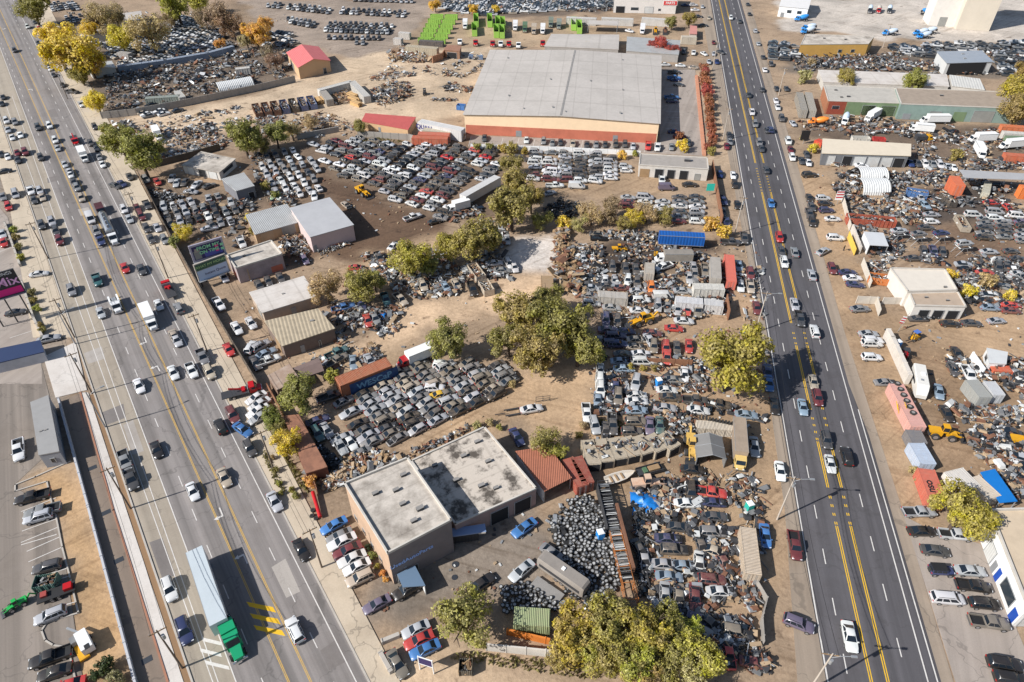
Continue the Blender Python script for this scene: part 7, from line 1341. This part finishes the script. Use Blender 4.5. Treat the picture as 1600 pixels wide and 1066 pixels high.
def tilt(o,x,y,z): o.location=(x,y,z); o.rotation_euler=(PI/2+R.gauss(0,.3),R.gauss(0,.3),R.uniform(0,6.3))
for i,(x,y) in enumerate(top):
    o=new('wheel',wm); tilt(o,x,y,.55+.35*mnoise.noise((x*.3,y*.3,0))+R.uniform(0,.25)); tag(o,'black tyre on grey rim lying in the great wheel heap','wheel','wheels heaped beside the orange rack')
for x,y in spots[300:]:
    k=bigwheel(); M=Matrix.Translation((x,y,.3+.3*mnoise.noise((x*.3,y*.3,0))+R.uniform(0,.35)))@Matrix.Rotation(R.uniform(0,6.3),4,'Z')@Matrix.Rotation(PI/2+R.gauss(0,.5),4,'X')
    bulk.v+=[tuple(M@Vector(v)) for v in k.v]; b0=len(bulk.v)-len(k.v)
    for f,mi in zip(k.f,k.m): bulk.f.append(tuple(a+b0 for a in f)); bulk.m.append(bulk.mi(k.mats[mi]))
tag(new('wheel_heap',bulk.mesh('wheel_heap')),'rest of the great heap of tyres with rims','wheel heap',None,'stuff')
tm=MB().cyl((0,-.12,0),(0,.12,0),.42,TYRE,n=14); tm.cyl((0,-.125,0),(0,.125,0),.24,OPEN,n=12); tym=tm.mesh('tyre',40)
for k in range(13):
    x,y=T('22',1160+k*20,480+k*4); p=P(x,y,2.3); o=new('tyre',tym,None,(p.x,p.y,2.3),R.uniform(1.3,1.7)); tag(o,'black tyre standing upright in the row on top of the wall container','tyre','tyre row on the wall container')
container('pale container wall carrying the row of upright tyres',T('22',1140,525),T('22',1415,545),2.2,1.9,C(205,195,180),.4)
for k,(x,y) in enumerate(((370,55),(345,40),(350,5))): p=P(*T('31',x,y),.2); o=new('tyre',tym,None,(p.x,p.y,.2)); o.rotation_euler=(PI/2,0,0); tag(o,f'loose tyre beside the blue sedan on the pavement, {("nearest","middle","farthest")[k]} of three','tyre','loose tyres on the pavement')
rp=MB(); a,b=P(*T('31',400,60)),P(*T('21',355,960)); rp.cyl((a.x,a.y,.6),(b.x,b.y,.8),.35,REDP,n=12); o=new('pipe',rp.mesh('pipe')); tag(o,'thick red pipe lying along the fence above the blue sedan','pipe')
def clutter(label,poly,n,hmax=.7,mix='metal',th=-.12):
    w=[(P(*p).x,P(*p).y) for p in poly]; xs=[p[0] for p in w]; ys=[p[1] for p in w]; mb=MB(); k=0; ms=[SC[q] for q in MIX[mix].split()]
    while k<n:
        x,y=R.uniform(min(xs),max(xs)),R.uniform(min(ys),max(ys))
        if not inside((x,y),w): continue
        k+=1
        if mnoise.noise((x*.13,y*.13,7))<th: continue
        m=R.choice(ms); s=R.choice((.3,.4,.6,.8,1.15)); q=R.random(); z=R.random()**2*hmax
        if m is TYRE: mb.cyl((x,y,z),(x+R.gauss(0,.05),y+R.gauss(0,.05),z+.22),.33,TYRE,n=9); mb.cyl((x,y,z+.2),(x,y,z+.235),.17,STEEL,n=7)
        elif q<.5: mb.box((x,y,z+s*.2),(s*R.uniform(.8,2.6),s*R.uniform(.5,1.2),s*R.uniform(.15,.7)),m,R.uniform(0,6.3),R.gauss(0,.25),R.gauss(0,.25),R.uniform(.5,1))
        elif q<.8: a=R.uniform(0,6.3); mb.cyl((x,y,z+.1),(x+2.2*s*math.cos(a),y+2.2*s*math.sin(a),z+.1+R.uniform(0,.5)),.08,m,n=5)
        else:
            for u in range(3): mb.box((x+R.gauss(0,.3),y+R.gauss(0,.3),z+.15+.2*u),(s,s*.8,.25),R.choice(ms),R.uniform(0,6.3),R.gauss(0,.3))
    o=new('scrap_clutter',mb.mesh('scrap_clutter')); tag(o,label,'scrap clutter',None,'stuff')
for lb,poly,n,h,mx_ in (('dense scrap clutter filling the upper left yards',[(165,105),(240,95),(320,85),(460,70),(462,120),(290,160),(215,175),(165,182)],3000,1.2,'car'),('scrap clutter under the upper left trees',[(90,20),(330,20),(440,60),(300,90),(140,70)],900,1,'car'),
 ('parts strewn among the cars by the repair garage',[(225,290),(400,330),(390,400),(330,400),(290,400)],260,.5,'metal'),('scrap clutter round the olive trees in the middle',[(560,400),(700,390),(790,400),(800,440),(690,465),(640,470),(560,440)],1100,1,'light'),('scrap bits by the tan ribbed workshop',[(470,490),(640,470),(620,520),(540,550)],300,.6,'metal'),
 ('engine and tyre clutter in the upper wrecking yard',[(890,385),(1010,380),(1110,400),(1190,440),(1140,475),(1100,500),(900,500)],1900,.9,'metal'),('clutter between wrecks under the round tree',[(930,555),(1090,560),(1200,600),(1190,650),(1050,650),(930,650)],900,.8,'car'),('stripped parts lying between wrecks near the rack',[(985,760),(1190,740),(1195,950),(1060,1010),(1000,900)],1100,.6,'metal'),
 ('truck parts strewn over the highway yard',[(1240,190),(1600,200),(1600,262),(1430,260),(1420,215),(1280,215)],900,.9,'metal'),('scrap clutter around the arched shelters',[(1305,265),(1480,265),(1600,300),(1600,350),(1440,330),(1400,400),(1345,400),(1322,310)],1900,1,'car'),('scrap clutter behind the white shop',[(1345,400),(1500,400),(1600,400),(1600,490),(1515,480),(1480,415)],1100,.8,'car'),
 ('scrap clutter in the brown right-hand yard',[(1480,560),(1600,560),(1600,790),(1540,760),(1500,660),(1470,620)],1200,1,'metal'),('machine parts on the sandy yard by the warehouse',[(620,70),(800,90),(760,120),(600,115)],350,.8,'light'),('parts laid over the pale yard',[(200,190),(380,165),(560,195),(540,215),(380,215),(260,255)],1000,.6,'light'),('clutter behind the brick building',[(470,740),(540,700),(640,715),(545,757)],350,.9,'rubble'),
 ('clutter of parts behind the graffiti container',[(480,560),(640,545),(640,570),(540,590)],250,.6,'light'),('bits along the highway wrecking yard fence',[(1110,420),(1190,420),(1210,650),(1190,700),(1150,640),(1150,520)],160,.3,'light'),('scrap among salvage cars by the avenue fence',[(385,240),(420,240),(470,310),(430,330),(400,290)],300,.6,'metal'),
 ('wrecked parts beyond the parts store',[(690,0),(960,0),(960,20),(700,24)],500,1.2,'car'),('parts along the ochre building rows',[(1235,85),(1600,80),(1600,118),(1480,118),(1240,112)],1600,1.5,'car')): clutter(lb,poly,n,h,mx_)
clutter('stray tyres lying round the edge of the wheel heap',TT('32',(200,60),(330,-40),(420,560),(680,600),(640,660),(300,600),(330,400)),120,.15,'tyre',-1)
carmass('scrap car shells packed behind the white shop',[TT('13',(1110,600),(1240,560),(1300,590),(1220,640)),TT('13',(1290,770),(1420,770),(1420,800),(1300,800))],(5.4,2.4),5,'s','gdkswu')
carmass('crushed car shells in the brown right-hand yard',[TT('23',(1300,590),(1579,560),(1600,700),(1420,700)),TT('23',(1480,720),(1640,700),(1640,800),(1500,800))],(5.2,2.3),15,'s','gdkswu')
carmass('bare car shells packed in the upper wrecking yard',[TT('12',(400,660),(560,690),(560,760),(420,740)),TT('12',(430,380),(640,400),(640,430),(430,440))],(5.2,2.3),5,'s','gdkswu')
# loose litter over the yards
lit=MB(); ms=[SC[k] for k in ('white','tan','dark','grey','rust','steel','tan')]
for poly,n in (([(240,270),(800,225),(800,640),(560,700),(420,560)],1500),([(900,380),(1190,380),(1200,1000),(1000,960),(930,700)],1500),([(1240,200),(1600,200),(1600,780),(1480,760)],1500),([(150,40),(460,20),(460,130),(200,190)],600),([(620,750),(900,700),(760,1000),(560,960)],160)):
    w=[(P(*p).x,P(*p).y) for p in poly]; xs=[p[0] for p in w]; ys=[p[1] for p in w]; k=0
    while k<n:
        x,y=R.uniform(min(xs),max(xs)),R.uniform(min(ys),max(ys))
        if inside((x,y),w) and mnoise.noise((x*.08,y*.08,5))>-.15:
            s=R.uniform(.12,.5); lit.box((x,y,s*.2),(s*R.uniform(.6,2.2),s,s*.5),R.choice(ms),R.uniform(0,6.3))
        k+=1
tag(new('litter',lit.mesh('litter')),'small bits of scrap and litter scattered over the dirt yards','litter',None,'stuff')
# ================================================================ trees
G='trees'
for where,l in (('in the big central cluster',((812,497,46,'olive'),(872,507,56,'green'),(838,545,48,'olive'),(905,540,42,'olive'),(795,530,36,'olive'),(858,475,36,'green'))),('beside the big central cluster',((703,530,40,'olive'),)),('overhanging the highway by the tin roof',((1140,560,64,'lime'),)),
 ('beside the dust patch',((808,285,36,'olive'),(800,325,40,'olive'),(830,310,26,'olive'),(798,255,20,'olive'))),('between brown yard and dirt road',((640,403,36,'lime'),(738,372,42,'olive'),(700,385,30,'lime'),(770,372,24,'olive'),(668,412,22,'olive'))),
 ('behind the low workshop roofs',((510,447,32,'tan'),(560,450,32,'olive'),(585,440,20,'olive'))),('along the fence above the brick building',((470,613,36,'olive'),(422,655,22,'green'),(447,690,28,'yellow'),(485,752,12,'orange'),(437,668,18,'olive'),(518,588,14,'lime'))),
 ('near the white framed sign',((725,965,56,'olive'),)),('in the row along the bottom wall',((890,993,44,'lime'),(948,985,48,'olive'),(1005,985,46,'lime'),(1050,1010,40,'olive'),(1092,1018,42,'lime'),(975,1020,40,'olive'),(915,1020,36,'lime'),(1030,1045,34,'olive'),(1085,1050,34,'tan'),(878,1018,30,'olive'),(960,955,30,'olive'),(1035,970,34,'olive'),(1070,985,30,'lime'),(930,1010,40,'olive'),(990,1035,40,'lime'),(1000,1060,34,'olive'))),
 ('over the rust coloured shed',((852,690,32,'olive'),(868,705,22,'lime'))),('at the corner of the blue and white shop',((1503,800,42,'lime'),)),('beside the avenue near the white yard',((187,218,28,'olive'),(218,240,34,'green'),(168,205,10,'yellow'),(150,158,17,'yellow'))),
 ('over the upper left yards',((112,82,34,'yellow'),(92,62,24,'yellow'),(140,98,20,'yellow'),(188,58,20,'yellow'),(234,50,27,'tan'),(152,28,24,'tan'),(125,115,16,'olive'),(180,25,20,'tan'),(140,45,14,'yellow'),(50,12,20,'green'),(275,8,24,'lime'),(305,2,18,'lime'),(343,25,24,'brown'),(362,38,20,'brown'),(320,28,18,'brown'),(343,68,9,'orange'),(400,55,20,'orange'),(412,40,14,'orange'),(385,62,14,'tan'),(418,80,14,'brown'),(430,95,14,'brown'),(265,30,12,'brown'))),
 ('below the open dumpsters',((380,215,29,'green'),(430,208,22,'olive'),(455,202,18,'tan'),(485,190,14,'tan'),(560,198,14,'olive'),(408,225,18,'olive'))),('behind the huge warehouse',((1034,68,15,'red'),(1052,78,11,'red'),(1018,72,10,'red'),(915,70,7,'yellow'),(956,73,6,'yellow'),(1050,35,11,'olive'),(1078,30,12,'olive'),(680,8,10,'yellow'),(740,14,9,'yellow'),(775,14,7,'yellow'))),
 ('before the pale long shed',((1325,120,16,'olive'),(1433,126,18,'olive'))),('at the right edge beside the teal garage',((1592,140,24,'lime'),(1592,170,22,'olive'),(1600,110,14,'olive')))):
    for x,y,r,c in l: tree(x,y,r,c,'sparse' if c in('tan','brown') or (x,y) in((725,965),(852,690),(808,285)) else 'dense',1.0 if r>20 else .95,where)
for where,l in (('between blue trailer and car rows',((925,335,24,'tan'),(955,330,26,'brown'),(990,340,20,'yellow'),(1012,332,22,'tan'),(1038,335,20,'olive'),(905,350,18,'tan'),(975,350,16,'olive'),(1112,350,15,'orange'),(1132,362,13,'yellow'),(845,345,20,'olive'),(880,348,14,'yellow'))),
 ('in the planter beside the highway',((1103,112,8,'red'),(1101,125,8,'rust'),(1104,138,9,'red'),(1106,152,8,'rust'),(1108,166,8,'rust'),(1109,182,8,'rust'),(1111,198,8,'rust'),(1113,215,8,'rust'),(1112,236,8,'olive'),(1105,230,7,'rust'),(1101,118,9,'rust'),(1103,131,10,'rust'),(1105,145,10,'red'),(1107,159,10,'rust'),(1108,173,10,'rust'),(1110,190,10,'rust'),(1112,206,9,'rust'),(1112,224,9,'rust'),(1099,106,8,'rust'))),
 ('below the warehouse parking strip',((972,242,9,'yellow'),(992,240,6,'lime'),(1066,228,12,'yellow'),(1062,212,8,'rust'),(800,232,12,'olive'),(785,232,9,'lime'),(765,230,8,'olive'),(820,236,8,'lime'),(745,230,8,'olive'),(722,212,8,'tan'))),
 ('along the left stone wall',tuple((T('10',x,y)+(6,'olive' if k%3 else 'lime')) for k,(x,y) in enumerate(((85,370),(95,415),(115,475),(128,540),(195,755),(205,805),(228,855),(250,960),(262,990))))),
 ('by the repair garage fence',((287,362,17,'yellow'),(272,378,10,'olive'),(388,340,8,'yellow'),(395,360,8,'olive'),(430,305,8,'green'),(415,290,8,'olive'))),('along the brick building wall',((583,868,9,'green'),(575,855,6,'dark'),(598,896,7,'orange'),(602,906,6,'orange'),(590,885,6,'lime'))),
 ('around the white shop yard',((1486,430,10,'yellow'),(1514,456,12,'yellow'),(1543,440,14,'tan'),(1580,462,10,'yellow'))),('in the highway yard',((1495,242,10,'olive'),(1272,232,9,'yellow'),(1255,215,6,'tan'),(1258,120,12,'tan'),(1268,98,8,'tan'))),
 ('on the vines in the wrecking yard',((937,556,13,'lime'),(985,574,8,'lime'),(1005,576,7,'lime'),(1022,575,7,'olive'),(965,575,6,'olive'))),('on the weedy avenue verge',((430,735,7,'olive'),(436,755,6,'lime'),(440,770,6,'green'),(462,775,8,'olive'),(425,715,6,'tan'),(455,765,6,'lime'))),
 ('on the sandy strip at the bottom left',((165,1040,14,'dark'),(180,1060,14,'brown'),(150,1055,10,'dark'))),('at the edge of the sandy car lot',((745,665,9,'tan'),(765,660,8,'tan'),(780,668,7,'olive'),(912,665,9,'tan'),(905,680,8,'olive'),(800,600,8,'tan'))),
 ('at the foot of the yard wall',((1428,735,8,'tan'),(1436,750,7,'tan'),(1430,715,6,'yellow'),(1445,770,6,'olive')))):
    for x,y,r,c in l: tree(x,y,r,c,'sparse' if r>15 else 'small',.75,where,'bush','bushes')
# ivy/hedge green strips as bushes would hide: small grass tufts (uncountable)
gm=MB()
for poly,n in ((TT('21',(60,680),(160,900),(200,960),(120,900),(40,720)),220),(TT('21',(130,640),(300,860),(330,960),(260,900)),260),([(720,1018),(900,1035),(1040,1062),(900,1060),(700,1030)],200),(TT('23',(850,640),(960,760),(960,860),(880,760)),160),([(930,655),(1000,660),(940,690)],120),([(560,210),(640,222),(560,225)],80)):
    w=[(P(*p).x,P(*p).y) for p in poly]; xs=[p[0] for p in w]; ys=[p[1] for p in w]
    for k in range(n*6):
        x,y=R.uniform(min(xs),max(xs)),R.uniform(min(ys),max(ys))
        if inside((x,y),w): a=R.uniform(0,6.3); s=R.uniform(.15,.35); gm.add([(x-s*math.cos(a),y-s*math.sin(a),0),(x+s*math.cos(a),y+s*math.sin(a),0),(x+R.uniform(-.2,.2),y+R.uniform(-.2,.2),s*2)],[(0,1,2)],LEAF)
o=new('grass',gm.mesh('grass'),None,(0,0,0),0,(.22,.19,.06,1)); tag(o,'dry tufts of weeds along fences and verges','grass',None,'stuff')
# ================================================================ poles, lamps, wires
az=math.radians(90-145.4)
for k,x,y,lb in (('pole by the white box truck',324,550,'wooden utility pole at the right kerb near the white box truck'),('pole by the billboards',263,435,'wooden utility pole at the right kerb opposite the billboards'),('pole by the maroon cars',222,354,'wooden utility pole at the right kerb by the maroon parked cars'),('pole by the yellow trees',106,155,'wooden utility pole beside the yellow trees of the upper left'),('pole by the brick building',503,887,'wooden utility pole on the pavement outside the brick building'),('pole by the avenue shrubs',428,735,'wooden utility pole on the weedy verge above the silver sedan')): pole(k,lb,x,y,11,2.4,az+PI/2 if 0 else az+PI/2)
for k,x,y,lb in (('pole beyond the left kerb',76,405,'wooden utility pole at the left kerb beside the shrubs'),('pole by the pink billboard',117,528,'wooden utility pole at the left kerb beside the pink billboard'),('pole by the concrete apron',144,615,'wooden utility pole beside the pale concrete apron'),('pole by the brown pavement',204,795,'wooden utility pole beside the narrow brown pavement'),('pole at the bottom left',285,1044,'wooden utility pole at the bottom left near the green truck')): pole(k,lb,x,y,11.5,2.4,az+PI/2)
pole('lamp by the grey pickups','grey street lamp beside the grey pickups on the avenue',165,668,10,0,0,.7,STEEL,'street lamp','street_lamp','street lamps')
pole('lamp by the left kerb shrubs','grey street lamp beside the left kerb shrubs',118,538,9.5,0,0,.7,STEEL,'street lamp','street_lamp','street lamps')
ra=math.radians(90-190)
for k,x,y,lb in (('pole at the bottom of the highway',1262,1082,'pale utility pole at the bottom of the photo by the highway'),('pole by the dark pickup',1214,812,'pale utility pole beside the red-bonneted pickup on the highway shoulder'),('pole by the maroon sedan',1180,520,'pale utility pole beside the maroon sedan near the round tree'),('pole by the orange bush',1148,366,'pale utility pole beside the orange bush on the highway'),('pole by the planter',1129,220,'pale utility pole beside the planter of red bushes'),('pole by the palms',1113,110,'pale utility pole beside the highway near the pink hut')): pole(k,lb,x,y,12,2.4,ra+PI/2,math.radians(5) if y in(1082,812,520) else None,mat('pole_pale',C(190,178,165),.9,0,.2))
for k,x,y,lb in (('pole by the grey trailers',1216,150,'pale utility pole right of the highway by the grey trailers'),('pole in the plant yard',1379,75,'utility pole in the white plant yard beside blue mixers'),('pole by the parked vans',1243,300,'utility pole right of the highway by the dark parked SUV') ): 
    if y!=300: pole(k,lb,x,y,11,2.2,ra+PI/2,None,mat('pole_pale',C(190,178,165),.9,0,.2))
wires('power lines above the highway',['pole at the bottom of the highway','pole by the dark pickup','pole by the maroon sedan','pole by the orange bush','pole by the planter','pole by the palms'])
wires('power lines above the right kerb',['pole by the brick building','pole by the avenue shrubs','pole by the white box truck','pole by the billboards','pole by the maroon cars','pole by the yellow trees'])
wires('power lines above the left kerb',['pole at the bottom left','pole by the brown pavement','pole by the concrete apron','pole by the pink billboard','pole beyond the left kerb'])
merge_far('sedan',300,'remaining small sedans far off in the salvage grids and auction lot'); label_cars(); label_trees()
for o_ in sc.objects:
    if o_.get('label') and not 4<=len(o_['label'].split())<=16: print('LABEL',o_['label'])
# ================================================================ light
SAZ=math.radians(244.5); SEL=math.radians(37)
sun=bpy.data.lights.new('sun','SUN'); sun.energy=4.9; sun.angle=math.radians(.5); sun.color=(1,.975,.93); so=new('sun',sun)
sv=Vector((math.sin(SAZ)*math.cos(SEL),math.cos(SAZ)*math.cos(SEL),math.sin(SEL))); so.rotation_euler=sv.to_track_quat('Z','Y').to_euler(); so.location=sv*200
wd=bpy.data.worlds.new('World'); sc.world=wd; wd.use_nodes=True; nt=wd.node_tree; nt.nodes.clear()
sk=nt.nodes.new('ShaderNodeTexSky'); sk.sky_type='NISHITA'; sk.sun_disc=False; sk.sun_elevation=SEL; sk.sun_rotation=SAZ
bg=nt.nodes.new('ShaderNodeBackground'); bg.inputs['Strength'].default_value=.085; ou=nt.nodes.new('ShaderNodeOutputWorld'); nt.links.new(sk.outputs[0],bg.inputs[0]); nt.links.new(bg.outputs[0],ou.inputs[0])
sc.view_settings.view_transform='Standard'; sc.view_settings.look='None'; sc.view_settings.exposure=.42; sc.view_settings.gamma=1
sc.cycles.max_bounces=5; sc.cycles.diffuse_bounces=3
